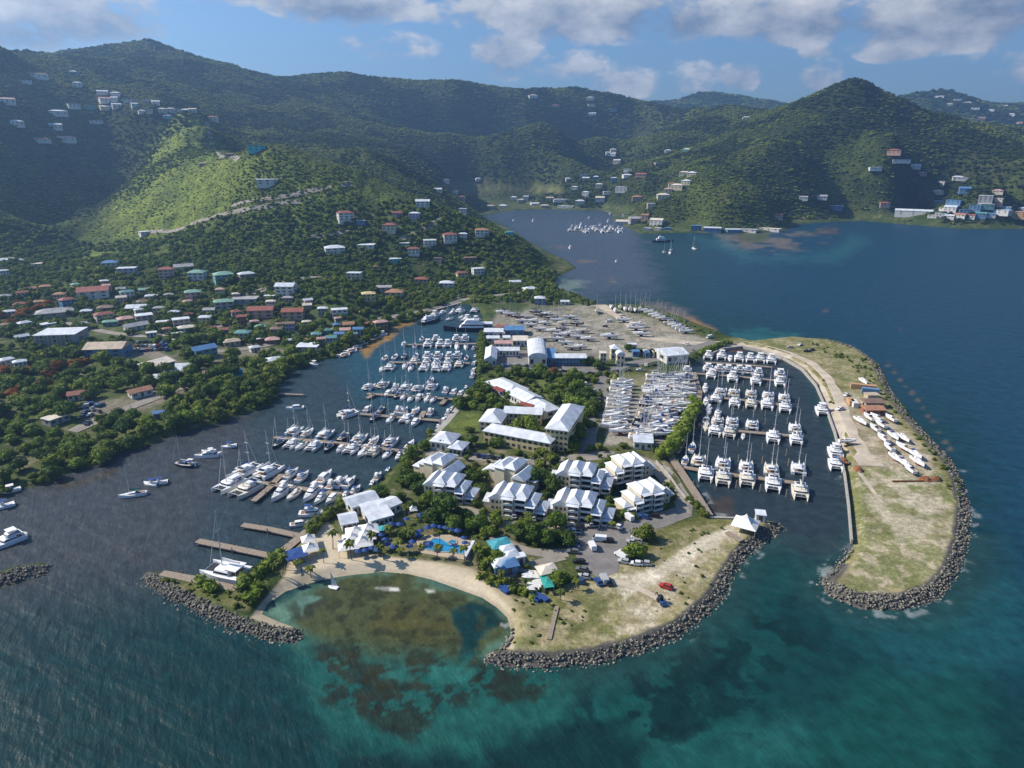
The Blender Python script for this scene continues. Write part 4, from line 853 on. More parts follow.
west([(382, 370), (405, 367), (410.6, 369.5)], 'mono', -1, 'E', 1.0); west([(389.4, 369.5), (414, 363.5), (423.6, 370), (436, 370.5), (446, 370), (459, 366.5)], 'cat', -1, 'E', .95); west([(426, 364.5), (436, 366), (447.5, 365)], 'pcat', -1, 'E', .9)
west([(404, 345), (415, 347), (422, 340)], 'mono', 1, 'F', 1.0); west([(427.7, 346.5), (440, 346.5), (447.5, 346.5)], 'pcat', -1, 'F', 1.0); west([(436, 340), (456.4, 340), (465, 340)], 'pcat', 1, 'F', .95)
west([(457, 348), (466, 348)], 'mono', -1, 'F', 1.0)
for x, y, k in [(474, 349, 'yacht'), (475, 357, 'skiff'), (474.5, 364, 'yacht'), (474, 371, 'yacht'), (473, 377, 'yacht'), (466, 388, 'skiff'), (461, 394, 'yacht'), (449, 414, 'yacht'), (452, 408, 'skiff'), (444, 421, 'yacht'), (438, 427, 'skiff'), (378, 478, 'yacht'), (388, 470, 'skiff'), (372, 484, 'skiff'), (356, 492, 'yacht')]:
    boat(k, x, y, wdir((434, 433), (467, 392)), 'tied along the rocky inner bank of the peninsula', .8, Qw_, 'the lawn', 'boats along the inner bank')
# head of the lagoon
ship = Spec()
ship.part('hull', MB().loft(hull_rings(34, 7.5, -1, 3.0, 0, 1.0, .95, 1.0, 13, .8)).build('ship_hull', M_dark_hull))
ship.part('deck', MB().box(-3.2, 3.2, -16, 6, 3.05, 3.2).build('ship_deck', M_white))
cb_ = ship.part('cabin', MB().loft(rounded(3.0, -11, 6, 3.2, 6.0, .3, 2.5)).build('ship_cabin', M_white)); ship.part('window', MB().loft(band(3.0, -11, 6, 4.3, 5.2, .4, .66, .3, 2.5), False).build('ship_window', M_glass), cb_)
ship.part('bridge', MB().loft(rounded(2.4, -8, 3, 6, 8.4, .3, 2)).build('ship_bridge', M_white)); ship.part('funnel', MB().loft([[(-.8, -6, 8.3), (.8, -6, 8.3), (.8, -4, 8.3), (-.8, -4, 8.3)], [(-.5, -6, 10.5), (.5, -6, 10.5), (.5, -4.6, 10.5), (-.5, -4.6, 10.5)]]).build('ship_funnel', M_white))
reg(inst(ship, 'charter_ship', G(468, 331, 0), wdir((482, 331), (455, 331)) - math.pi / 2, 1.0), 'long dark-hulled ship with white decks at the head of the lagoon', 'ship')
reg(inst(ship, 'charter_ship', G(430, 322.5, 0), wdir((424, 324), (436, 321)) - math.pi / 2, .62), 'smaller dark-hulled ship by the mangroves at the lagoon head', 'ship')
for x, y, k in [(423, 323.5, 'yacht'), (434, 316.5, 'pcat'), (442, 313.5, 'yacht'), (449, 320, 'mono'), (459, 312.5, 'cat'), (474, 312, 'cat'), (466, 321, 'pcat'), (475, 322, 'pcat'), (452, 314, 'yacht'), (462, 318, 'mono')]:
    boat(k, x, y, R(250) + random.uniform(-.3, .3), 'rafted at the head of the lagoon', 1.0, Qw_, 'the lawn', 'boats at the lagoon head')
# town dock and moorings
pier([(341, 356.5), (352, 349.5), (366, 341.5), (380, 336.5)], 3, 'timber waterfront walkway of the pastel village across the lagoon')
for x, y in [(343, 356), (350, 352), (355.5, 348.5), (361, 344), (372, 339), (381, 335.5)]: boat('yacht', x, y, R(200), 'at the pastel village waterfront', .9, Qw_, 'the lawn', 'boats at the pastel village')
boat('skiff', 314, 365, R(160), 'with teal cover at the grassy inlet', 1.6)
for x, y, k, d_ in [(133, 496, 'mono', 'riding at anchor off the mangroves, green sail cover'), (151, 485, 'skiff', 'anchored off the mangroves, the larger of a pair'), (159, 484, 'skiff', 'anchored beside its twin off the mangroves'), (183, 466, 'mono', 'anchored with a low tender off the wooded shore'), (190, 465, 'skiff', 'lying against an anchored yacht off the wooded shore'), (207, 457, 'yacht', 'paired by the wooded shore, the nearer one'), (211, 454, 'yacht', 'paired by the wooded shore, the farther one'), (229, 447.5, 'skiff', 'alone in the channel below the wooded shore')]:
    boat(k, x, y, R(random.choice([165, 190, 200])), d_, 1.0 if k != 'skiff' else 1.5, var=3 if x == 133 else None)
boat('pcat', 7, 543, R(235), 'large, at the edge of the western inlet', 1.0); boat('skiff', 3, 508, R(220), 'moored with blue canopy by the inlet bank', 1.6, var=0); boat('skiff', 10, 492, R(220), 'under the trees at the inlet bank', 1.6, var=1)
boat('cat', 226, 574, wdir((246, 577), (207, 568)) , 'very large with tall mast, alone beside the western breakwater dock', 1.36, var=2)
hb = Spec(); hb.part('hull', MB().loft(hull_rings(4.6, 2.2, -.15, .5, 0, 1, .9, .1, 9)).build('beachcat_hull', M_white)); hb.part('mast', MB().tube((0, .6, .5), (0, .5, 7.5), .07).build('beachcat_mast', M_alu)); hb.part('sail', MB().loft([[(0, .5, 7.3), (.05, .5, 7.3), (.05, .4, 7.3), (0, .4, 7.3)], [(0, .5, 1), (.05, .5, 1), (.35, -2.2, 1.2), (.3, -2.2, 1.2)]]).build('beachcat_sail', M_canvas_w))
reg(inst(hb, 'sailing_dinghy', G(333, 588, 0), R(70), .72), 'small dinghy with raised white sail over the brown reef', 'dinghy')
pier([(161, 573), (196, 579.5), (236, 589)], 3, 'timber dock along the western breakwater beside the large catamaran')
pier([(197, 540.5), (235, 548), (273, 556)], 2.6, 'timber dock running into the lagoon, middle one of the three near docks')
pier([(242, 524.5), (270, 529), (297, 535)], 2.6, 'timber dock running into the lagoon nearest the blue canopy')
pier([(237, 588), (258, 570), (280, 553), (302, 535), (324, 518)], 3.2, 'timber boardwalk along the hedge between beach and lagoon', z=1.7)
pier([(279, 393.5), (304, 394.5)], 1.6, 'thin dark jetty from the mangrove shore')
Fb = G(600, 260, 0)
for x, y, k in [(513.5, 221, 'yacht'), (533, 221.5, 'yacht'), (555.5, 221.5, 'skiff'), (570, 248.5, 'yacht'), (664, 252.5, 'mono'), (671, 250.5, 'mono'), (670, 253.5, 'mono'), (694, 249, 'mono'), (581, 225, 'yacht'), (616, 262, 'skiff')]:
    boat(k, x, y, R(random.choice([80, 100, 260])), 'moored in the open water of the far bay', 1.25, Fb, 'the sandspit', 'boats moored in the far bay')
reg(inst(ship, 'charter_ship', G(663, 242, 0), R(-85), .85), 'long low dark vessel moored off the far sandbank', 'ship')
for i, x in enumerate([570, 575, 580, 585, 589, 593, 597, 601, 605, 609, 613, 618]):
    boat('cat' if i % 3 == 0 else 'mono' if i % 3 == 1 else 'yacht', x, 231 - (i % 3) * 1.6 + (i % 2), R(95 if i % 2 else 265), 'in the row at the far bay marina', 1.25, Fb, 'the sandspit', 'boats at the far bay marina')
pier([(618, 229.5), (594, 230), (569, 230.5)], 4, 'long low pier of the far bay marina below the small hill')
for i, x in enumerate([572, 577, 582, 587, 591, 595, 599, 603, 607, 611, 616, 620, 586, 594, 602]):
    boat('pcat' if i % 2 else 'yacht', x, 227.5 + (i % 4) * 1.7, R(90 + 180 * (i % 2)), 'in the second row at the far bay marina', 1.3, Fb, 'the sandspit', 'boats at the far bay marina')
for x, y in [(589, 218.5), (610, 214.5), (623, 217), (622, 230.5), (600, 226), (608, 222)]: boat('yacht', x, y, R(90), 'close under the far bay clubhouse', 1.4, Fb, 'the sandspit', 'boats at the far bay marina')

# ------------------------------------------------------------------ boats ashore
Yd = G(650, 442, 1.6)
def dry(rows, ang, where, group, sc=1.0, var=None):
    for x, y in rows:
        o = boat('dry', x, y, ang + random.choice([0, math.pi]) , where, sc, Yd, 'the shed', group, var, 1.62); keepoff(o, 6)
xs = [(650, 690, 380), (649, 691, 384), (648, 691, 388), (647, 692, 392), (646, 690, 396), (646, 688, 400), (645, 687, 404.5), (644, 685, 409), (643, 683, 413.5), (642, 681, 418), (640, 679, 423), (638, 676, 428), (636, 672, 433), (636, 670, 438)]
for x0, x1, y in xs:
    k = 4 if y < 400 else 3
    dry([(x0 + (x1 - x0) * (i + .5) / k + random.uniform(-2, 2), y + random.uniform(-1, 1)) for i in range(k)], random.uniform(-.4, .4), 'in the crowded storage yard block', 'yachts stored in the yard block', 1.12)
dry([(622 - (y - 386) * .18, y) for y in (386, 389.5, 393, 396.5, 400, 404, 408, 412, 416.5, 421, 425.5, 430)], R(5), 'in the single file beside the yard road', 'yachts stored beside the yard road', 1.25)
dry([(620, 434.5), (641, 441)], R(5), 'broadside at the end of the storage yard', 'yachts at the yard end', 1.1, 1)
aR = wdir((646, 312), (686, 334))
dry([(646 + 40 * i / 10, 312.5 + 21 * i / 10) for i in range(11)], aR + R(75), 'in the slanting row beside the sandspit', 'yachts stored by the sandspit')
dry([(620, 309), (625, 311), (630, 311.5), (635, 312), (640, 311), (611, 309), (615, 312.5), (597, 313)], R(80), 'at the far edge of the gravel yard', 'yachts stored at the far yard edge')
dry([(624, 322.5), (636, 330.5), (641, 336.5), (609, 339), (637, 327)], R(-5), 'in the middle of the gravel yard', 'yachts stored in the gravel yard', 1.2)
dry([(536, 314), (541, 317), (534, 323), (552, 320), (557, 322), (563, 325), (545, 325), (553, 333), (568, 336), (560, 337), (557, 341), (574, 334), (502, 314), (509, 316), (578, 339), (566, 345), (572, 350), (580, 349), (528, 319), (531, 327), (540, 331), (547, 316), (570, 319), (577, 326), (583, 333), (588, 341), (545, 341), (522, 323), (517, 319), (562, 331)], R(-10), 'among gear at the lagoon end', 'yachts stored at the lagoon end', 1.0)
aY = wdir((862, 423), (917, 464))
for i, (x, y) in enumerate([(860, 424), (868, 420), (875.5, 420), (880, 427), (890, 421), (874, 431), (882, 441), (893, 439), (903, 441), (888, 450), (902, 450), (914, 457), (895, 461), (903, 466), (917, 465), (909, 472), (863, 384)]):
    dry([(x, y)], aY + random.uniform(-.1, .15), 'laid up on the eastern arm', 'yachts laid up on the eastern arm', .88, 3 + i % 2)
b_ = boat('dry', 847, 444, R(5), 'with red hull beside the eastern arm track', .8, var=3, z=1.62); b_.children[0].material_slots[0].link = 'OBJECT'; b_.children[0].material_slots[0].material = M_red_paint

# ------------------------------------------------------------------ resort villas with stacked balconies
def villa(px, py, rz, label, sc=1.0, wallc='cream', mirror=False):
    r = obj('villa', None, None, G(px, py, 1.6)); r.rotation_euler = (0, 0, rz); sc *= .80; r.scale = (-sc if mirror else sc, sc, sc * .93)
    wm, rm = WALL[wallc], ROOF['white']
    def block(x0, x1, y0, y1, h, kind, rh):
        w, d = x1 - x0, y1 - y0; mb = MB().box(x0, x1, y0, y1, -1.5, h); obj('wall', mb.build('villa_wall', wm), r)
        rb = roof_mb(w, d, h + .01, kind, rh, .55); rb.v = [(a + (x0 + x1) / 2, b + (y0 + y1) / 2, c) for a, b, c in rb.v]; obj('roof', rb.build('villa_roof', rm), r)
    block(-12.5, -6, -3, 8.5, 6.0, 'gabley', 3.0); block(-5.99, -.8, -5.5, 6, 9.4, 'hip', 2.6); block(-.79, 4.4, -4.2, 7, 8.9, 'hip', 2.4); block(4.41, 8.4, -4.8, 5.5, 6.4, 'hip', 1.9); block(8.41, 12.6, -3.6, 4.5, 3.6, 'hip', 1.7)
    block(-15.5, -12.51, -1.5, 4, 3.0, 'shed', 1.2)
    for (x0, x1, y0, nf) in ((-5.6, -1.2, -5.5, 3), (-.4, 4.0, -4.2, 3), (4.8, 8.0, -4.8, 2), (8.8, 12.2, -3.6, 1)):
        for f_ in range(nf):
            z = f_ * 3.0
            b = obj('balcony', MB().box(x0 - .2, x1 + .2, y0 - 1.9, y0 - .01, z - .08, z + .12).build('balcony', M_frame), r)
            obj('window', MB().box(x0 + .15, x1 - .15, y0 - .07, y0 - .004, z + .25, z + 2.45).build('villa_window', M_pane), b)
            obj('railing', MB().box(x0 - .2, x1 + .2, y0 - 1.9, y0 - 1.8, z + .12, z + .95).box(x0 - .2, x0 - .1, y0 - 1.79, y0 - .02, z + .12, z + .95).box(x1 + .1, x1 + .2, y0 - 1.79, y0 - .02, z + .12, z + .95).build('railing', M_frame), b)
            for xx in (x0 - .15, x1 + .15): obj('post', MB().box(xx - .09, xx + .09, y0 - 1.78, y0 - 1.6, z + .12, z + 2.9).build('balcony_post', M_frame), b)
            if f_ == nf - 1: obj('canopy', MB().loft([[(x0 - .5, y0 - 2.3, z + 2.9), (x1 + .5, y0 - 2.3, z + 2.9), (x1 + .5, y0, z + 3.25), (x0 - .5, y0, z + 3.25)], [(x0 - .5, y0 - 2.3, z + 3.02), (x1 + .5, y0 - 2.3, z + 3.02), (x1 + .5, y0, z + 3.4), (x0 - .5, y0, z + 3.4)]]).build('balcony_roof', rm), b)
    for x in (-11, -9, -7.3):
        for z in (.9, 3.8): obj('window', MB().box(x - .45, x + .45, -3.07, -3.004, z, z + 1.3).build('villa_window', M_pane), r)
    for y in (-1, 2, 5):
        for z in (.9, 3.8): obj('window', MB().box(-12.56, -12.504, y, y + 1, z + (2.0 if y < 3.9 and z < 2 else 0) , z + 1.2 + (2.0 if y < 3.9 and z < 2 else 0)).build('villa_window', M_pane), r)
    keepoff(r, 14 * sc); return reg(r, label, 'villa', 'stepped resort villas')
villa(451, 496, R(-16), 'stepped cream villa with balconies beside the round waterfront lawn trees', .95)
villa(519, 510, R(-16), 'stepped cream villa in the middle of the front row, above the pavement', 1.0)
villa(583, 517, R(-16), 'stepped cream villa at the car park corner of the front row')
villa(440, 474, R(150), 'stepped villa with long rear roof closest to the lagoon', .98)
villa(510, 479, R(150), 'stepped villa on the canal behind the middle front villa', .98)
villa(584, 486, R(-16), 'stepped villa on the canal facing the car park villas')
villa(625, 476, R(20), 'broad villa beside the curved road and canal', .95, 'cream', True)
villa(643, 505, R(24), 'stepped villa nearest the eastern basin road', .95, 'cream', True)

def seg_building(name, a, b_, d, h, label, wall, roof, kind='gable', rh=2.2, floors=2, nwin=8, cat='building', shift=0.0, **kw):
    A, B = G(*a), G(*b_); c = (A + B) / 2; t = B - A; rz = math.atan2(t.y, t.x)
    nrm = Vector((-math.sin(rz), math.cos(rz), 0)); c = c + nrm * (d / 2 + shift)
    h *= .82; rh *= .85; d *= .85
    o = building(name, c, t.length, d, h, rz, wall, roof, kind, rh, label, cat, None, floors, nwin, **kw); keepoff(o, max(t.length, d) / 2 + 2)
    if t.length > 2 * d:
        for f in (.2, .8): q = A.lerp(B, f) + nrm * d / 2; OBST.append((q.x, q.y, d / 2 + 3))
    return o
seg_building('hotel_wing', (483, 443), (549, 456), 10, 6.4, 'long two-storey hotel wing facing the inner road', 'yellow', 'white', 'hip', 2.4, 2, 12)
seg_building('hotel_block', (544, 452), (566, 455), 34, 11.5, 'tall four-storey hotel block with hipped white roof', 'yellow', 'white', 'hip', 3.4, 4, 5)
seg_building('hotel_wing', (504, 424), (541, 426), 9, 6.2, 'rear hotel wing closing the planted courtyard', 'cream', 'white', 'gable', 2.2, 2, 8)
seg_building('hotel_pavilion', (479, 432), (500, 434), 17, 5.5, 'square hotel pavilion beside the waterfront lawn', 'cream', 'white', 'hip', 3.6, 2, 4)
seg_building('waterfront_house', (430, 450), (450, 453), 12, 4.4, 'hip-roofed white house on the lagoon bank', 'white', 'white', 'hip', 3.2, 1, 4)
seg_building('waterfront_house', (448, 455), (461, 457), 9, 3.4, 'small pale blue-roofed annex behind the lagoon bank house', 'white', 'pale', 'hip', 2.0, 1, 3)
seg_building('shop_row', (484, 389), (509, 401), 13, 4.5, 'white-roofed shop row with red skylight strip, lagoon end', 'white', 'white', 'hip', 2.8, 1, 7)
seg_building('shop_row', (507, 401), (524, 410), 12, 4.5, 'white-roofed shop row with teal corner in the middle', 'white', 'white', 'gable', 2.6, 1, 6)
seg_building('shop_row', (522, 409), (542, 420), 11, 4.2, 'white-roofed shop row with red skylight strip, hotel end', 'white', 'white', 'hip', 2.5, 1, 6)
for a, b_, l in [((494, 388), (504, 392), 'faded red awning on the lagoon end shop row'), ((521, 404), (532, 407), 'faded red awning on the hotel end shop row')]:
    A, B = G(*a, 5.2), G(*b_, 5.2); c = (A + B) / 2; rz = math.atan2((B - A).y, (B - A).x); o = obj('awning', MB().loft([[(-3.8, -1.2, 0), (3.8, -1.2, 0), (3.8, 1.2, .8), (-3.8, 1.2, .8)], [(-3.8, -1.2, .15), (3.8, -1.2, .15), (3.8, 1.2, .95), (-3.8, 1.2, .95)]]).build('awning', mat('awning_red', (.20, .05, .04), .8)), None, c); o.rotation_euler = (0, 0, rz)
    reg(o, l, 'awning')
# boatyard sheds
seg_building('warehouse', (529, 369), (547, 369), 38, 7.5, 'large white barrel-roofed warehouse in the boatyard', 'white', 'white', 'barrel', 3.2, 1, 3, 'warehouse')
seg_building('workshop', (556, 366), (586, 366), 10, 5.5, 'long white-roofed workshop with blue doors facing the trees', 'blue', 'white', 'gable', 1.4, 2, 9, 'workshop')
seg_building('workshop', (548, 366), (556, 366), 22, 5.0, 'low blue-roofed lean-to between warehouse and long workshop', 'blue', 'blue', 'shed', .6, 1, 2, 'workshop')
seg_building('workshop', (485, 368), (496, 368), 26, 5.5, 'white-roofed gabled boathouse beside the quay hedge', 'white', 'white', 'gabley', 2.6, 1, 3, 'workshop')
seg_building('workshop', (486, 357), (519, 357), 9, 4.5, 'long flat white shed behind the quay boathouse', 'white', 'white', 'gable', 1.2, 1, 10, 'workshop')
seg_building('workshop', (495, 349), (512, 349), 8, 4, 'pale pink-roofed shed behind the long flat shed', 'white', 'pink', 'gable', 1.2, 1, 4, 'workshop')
seg_building('workshop', (513, 347), (528, 347), 14, 4.5, 'grey-white flat shed at the edge of the gravel yard', 'white', 'cream', 'flat', 1, 1, 4, 'workshop')
seg_building('workshop', (484, 338), (503, 338), 12, 4.5, 'white flat-roofed shed at the lagoon head quay', 'white', 'white', 'flat', 1, 1, 4, 'workshop')
seg_building('workshop', (505, 336), (524, 336), 14, 4.5, 'bright blue tarpaulin shed in the gravel yard', 'blue', 'blue', 'gable', 1.4, 1, 3, 'workshop')
seg_building('workshop', (487, 343), (499, 343), 7, 3.5, 'small white store between quay sheds', 'white', 'white', 'gable', 1.2, 1, 2, 'workshop')
seg_building('workshop', (503, 343), (510, 343), 7, 3.8, 'cube-like white store beside the blue shed', 'white', 'white', 'flat', 1, 1, 2, 'workshop')
seg_building('workshop', (496, 331), (508, 331), 8, 3, 'rust-red boat shelter on the gravel yard', 'red', 'red', 'flat', 1, 1, 0, 'workshop')
seg_building('workshop', (484, 329), (492, 329), 8, 4, 'dark blue shed at the corner of the lagoon head', 'blue', 'pale', 'flat', 1, 1, 2, 'workshop')
seg_building('workshop', (668, 365), (689, 363), 18, 6, 'white metal boat shed beside the eastern basin', 'white', 'white', 'gable', 2.4, 1, 4, 'workshop')
seg_building('workshop', (634, 450), (652, 451), 9, 4, 'small white-roofed shed between storage yard and curved road', 'white', 'pale', 'gable', 1.2, 1, 3, 'workshop')
seg_building('tower', (600, 366), (606, 366), 5, 9, 'slim cream stair tower by the yard gate', 'cream', 'cream', 'flat', 1, 3, 2, 'tower')
seg_building('tower', (617, 366), (624, 366), 6, 7.5, 'cream gatehouse with round white roof', 'cream', 'white', 'barrel', 2.5, 2, 2, 'tower')
seg_building('tower', (611, 360), (619, 360), 7, 8, 'cream block behind the gatehouse with domed roof', 'cream', 'white', 'hip', 2.4, 2, 2, 'tower')
for i, (x, y, w_, c) in enumerate([(637, 356, 6, 'blue'), (643, 356, 4, 'pale'), (648, 357, 4, 'blue'), (653, 357, 4, 'yellow'), (658, 357, 5, 'blue'), (632, 349, 5, 'pale')]):
    p = G(x, y); o = building('site_hut', p, w_ * 1.0, 4, 3.2, 0, WALL['blue' if c == 'blue' else 'white'], ROOF.get(c, ROOF['white']), 'flat', .5, f'{"blue" if c == "blue" else "pale grey" if c == "pale" else "yellow"} site hut in the row beside the yard trees', 'hut', 'site huts', 1, 2, ref=G(600, 360), refname='the gatehouse'); keepoff(o, 5)
seg_building('house', (535, 305), (545, 305), 9, 6, 'square blue two-storey building on the isthmus', 'blue', 'pale', 'hip', 2, 2, 3, 'building')
seg_building('house', (526, 293), (538, 292), 9, 3.5, 'white hipped roof half hidden in isthmus trees', 'white', 'white', 'hip', 2, 1, 3, 'house')
seg_building('house', (561, 305), (569, 305), 6, 3, 'small pale hut behind the far yard hedge', 'white', 'pale', 'gable', 1, 1, 2, 'hut')
# beach restaurant and tents
seg_building('restaurant_wing', (354, 517), (380, 509), 9, 4, 'restaurant wing with curved pale blue roof beside the hedge', 'white', 'pale', 'gable', 1.8, 1, 5, 'restaurant', shift=0)
seg_building('restaurant_wing', (372, 531), (394, 525), 12, 4, 'white-roofed restaurant wing above the blue parasols', 'white', 'white', 'shed', 1.2, 1, 5, 'restaurant')
seg_building('restaurant_wing', (386, 519), (402, 512), 7, 4, 'narrow white restaurant annex pointing inland', 'white', 'white', 'gable', 1.2, 1, 3, 'restaurant')
seg_building('beach_hut', (343, 533), (358, 530), 8, 3.2, 'open beach bar with pale blue roof', 'white', 'pale', 'gable', 1.6, 1, 3, 'bar')
def tent(px, py, w, h, m, label, name='tent', rz=0.0, eave=2.3, legs=True, d=None):
    d = d or w; r = obj(name, None, None, G(px, py, 1.62)); r.rotation_euler = (0, 0, rz)
    k = MB(); prof = [(1.0, 0), (.55, .28), (.22, .62), (.02, 1.0)]
    k.loft([[(-w / 2 * a, -d / 2 * a, eave + h * b), (w / 2 * a, -d / 2 * a, eave + h * b), (w / 2 * a, d / 2 * a, eave + h * b), (-w / 2 * a, d / 2 * a, eave + h * b)] for a, b in prof])
    obj('canopy', k.build('tent_canopy', m), r)
    if legs:
        for sx in (-1, 1):
            for sy in (-1, 1): obj('leg', MB().tube((sx * w * .47, sy * d * .47, 0), (sx * w * .47, sy * d * .47, eave), .07).build('tent_leg', M_alu), r)
    return reg(r, label, 'tent')
rzT = wdir((344, 553), (372, 549))
for i, (x, y, l) in enumerate([(349, 551, 'beach end near corner'), (363, 548, 'pool end near corner'), (353, 545, 'beach side middle'), (366, 541.5, 'pool side middle'), (356, 538, 'beach side far corner'), (369, 535, 'pool side far corner')]):
    tent(x, y, 6.4, 2.2, M_canvas_w, f'peaked white marquee bay by the beach, {l}', 'marquee', rzT); OBST.append((*G(x, y)[:2], 5))
tent(309, 545, 4.4, 1.9, M_canvas_w, 'white peaked tent beside the boardwalk, the farther of two', rz=.4); tent(311, 554, 4.8, 2.0, M_canvas_w, 'white peaked tent beside the boardwalk, the nearer of two', rz=.4)
tent(413, 515, 3, 1.6, M_canvas_w, 'small white peaked tent behind the restaurant', rz=.3)
tent(296, 560, 6.5, .5, M_canvas_b, 'flat bright blue canopy beside the white beach tents', rz=.6, d=6)
tent(745, 529, 8, 3.4, M_canvas_w, 'large white pyramid pavilion on the southern point', 'pavilion', R(-30), 2.2); OBST.append((*G(745, 530)[:2], 9))
A = G(728, 532, 2.0); B = G(742, 540, 2.0)
pier([(727, 531.5), (741.5, 540.5)], 2.0, 'timber deck edge in front of the white pavilion', pile=False, z=2.2, name='deck')
seg_building('store_hut', (756, 522), (765, 523), 4, 3, 'white box hut at the tip of the southern point', 'white', 'white', 'flat', .4, 1, 1, 'hut')
PAR = Spec(); PAR.part('pole', MB().tube((0, 0, 0), (0, 0, 2.5), .05).build('parasol_pole', M_teak)); PAR.part('canopy', MB().loft([[(1.2 * math.cos(i * math.pi / 4), 1.2 * math.sin(i * math.pi / 4), 2.15) for i in range(8)], [(.05 * math.cos(i * math.pi / 4), .05 * math.sin(i * math.pi / 4), 2.85) for i in range(8)]]).build('parasol_canopy', M_canvas_b))
Pp = G(445, 546)
for x, y in [(421, 521), (407, 524), (392, 530), (400, 530), (413, 548), (421, 536), (418, 542), (388, 550), (373, 554), (386, 546), (382, 540), (410, 552), (416, 538), (428, 534), (434, 532), (440, 532), (446, 533), (452, 535), (458, 537), (464, 543), (465, 548), (430, 550), (366, 556), (378, 556), (394, 553), (359, 557)]:
    reg(inst(PAR, 'parasol', G(x, y, 1.66), random.random(), random.uniform(.9, 1.15)), 'blue beach parasol between restaurant and pool', 'parasol', 'blue parasols', Pp, 'the pool')
tent(384, 534, 3.4, .8, mat('canvas_teal', (.04, .30, .34), .8), 'teal awning beside the restaurant terrace', rz=.3)
# pool
DK = [(416, 541), (425, 535), (452, 535), (474, 542), (469, 560), (448, 558), (420, 553)]
sheet('pool_terrace', DK, mat('pool_paving', (.42, .35, .26), .9, .15, .4), .12)
mw, n, b = newmat('pool_water'); tcn = n.new('ShaderNodeTexCoord'); n.put(b.inputs['Base Color'], n.mix(n.rng(n.noise(tcn.outputs['Object'], .5, 3), .35, .65), (.02, .20, .42), (.03, .28, .52))); b.inputs['Roughness'].default_value = .08
def pool(name, pts, label):
    P = [G(x, y, 1.8) for x, y in pts]; c = sum(P, Vector()) / len(P); r = obj(name, None, None, c)
    obj('water', mesh('pool_water', [p - c for p in P], [tuple(range(len(P)))[::-1]], mw), r)
    cp_ = MB(); 
    for i in range(len(P)):
        a, b_ = P[i] - c, P[(i + 1) % len(P)] - c; a2, b2 = a * 1.0 + a.normalized() * .5, b_ + b_.normalized() * .5; u_ = Vector((0, 0, .12)); dn_ = Vector((0, 0, -.06)); cp_.add([a + dn_, b_ + dn_, b2 + dn_, a2 + dn_, a + u_, b_ + u_, b2 + u_, a2 + u_], [(0, 1, 2, 3), (7, 6, 5, 4), (0, 4, 5, 1), (2, 6, 7, 3), (1, 5, 6, 2), (3, 7, 4, 0)])
    obj('coping', cp_.build('pool_coping', M_concrete), r); return reg(r, label, 'pool')
pool('swimming_pool', [(424, 549), (429, 542), (434, 538.5), (441, 539), (446, 542), (450, 545), (460, 546), (466, 548.5), (463, 554), (450, 552), (436, 551)], 'large bright blue swimming pool of irregular outline behind the beach palms')
pool('swimming_pool', [(449, 541.5), (452, 540.2), (456, 540.8), (456, 543), (452, 543.6), (449, 543)], 'small round blue paddling pool beside the large pool')
OBST.append((*G(436, 546)[:2], 9)); OBST.append((*G(456, 548)[:2], 8))
seg_building('poolside_wall', (466, 560), (474, 545), .5, 1.4, 'low pale wall at the eastern end of the pool terrace', 'white', 'white', 'flat', .1, 1, 0, 'wall')
# coloured huts by the bay
for x, y, w_, wl, rf, l in [(500, 551, 6, 'teal', 'turquoise', 'teal-roofed cabin in the trees east of the pool'), (507, 556, 4, 'white', 'white', 'white kiosk beside the teal-roofed cabin'), (511, 562, 4, 'white', 'pale', 'pale blue-roofed kiosk on the bay path'), (520, 563, 2.6, 'white', 'white', 'tiny white stand on the bay path'), (501, 570, 5, 'blue', 'pale', 'light blue boat hut at the path bend'), (508, 571, 5, 'blue', 'blue', 'dark blue tarpaulin hut at the path bend'), (547, 577, 5, 'tan', 'cream', 'thatch-coloured hut beside the round tree')]:
    o = building('kiosk', G(x, y), w_, w_ * .8, 2.6, R(20), wl, rf, 'hip' if w_ > 3 else 'flat', 1.2, l, 'hut', None, 1, 1, side=False); keepoff(o, w_)
tent(546.5, 588, 3, .4, mat('tarpaulin_teal', (.03, .30, .26), .8), 'teal tarpaulin shelter below the thatch-coloured hut', rz=.2, d=6)
BT = Spec(); BT.part('hull', MB().loft(hull_rings(4.6, 1.9, .1, .7, 0, 1, .85, .1, 9)).build('beached_hull', M_white)); BT.part('deck', MB().box(-.6, .6, -1.9, 1.0, .72, .8).build('beached_deck', M_deck))
for x, y in [(529, 575), (529, 578), (536, 575), (536, 578), (534, 584), (537, 585), (533, 589), (531, 590)]: reg(inst(BT, 'beached_dinghy', G(x, y, 1.6), R(100) + random.uniform(-.2, .2)), 'white dinghy drawn up on the grass above the bay', 'dinghy', 'beached dinghies', G(547, 577), 'the hut')
for x, y in [(534, 598), (542, 598), (508, 588), (503, 590)]: reg(inst(BT, 'beached_dinghy', G(x, y, 1.6), R(40), 1.0, {'deck': M_canvas_b, 'hull': M_canvas_b}), 'blue-covered dinghy on the dry grass by the bay', 'dinghy', 'covered dinghies', G(547, 577), 'the hut')
pier([(557, 606), (553, 622), (549, 639)], 1.2, 'weathered plank walkway across the dry grass of the point', pile=False, z=1.9, name='boardwalk')

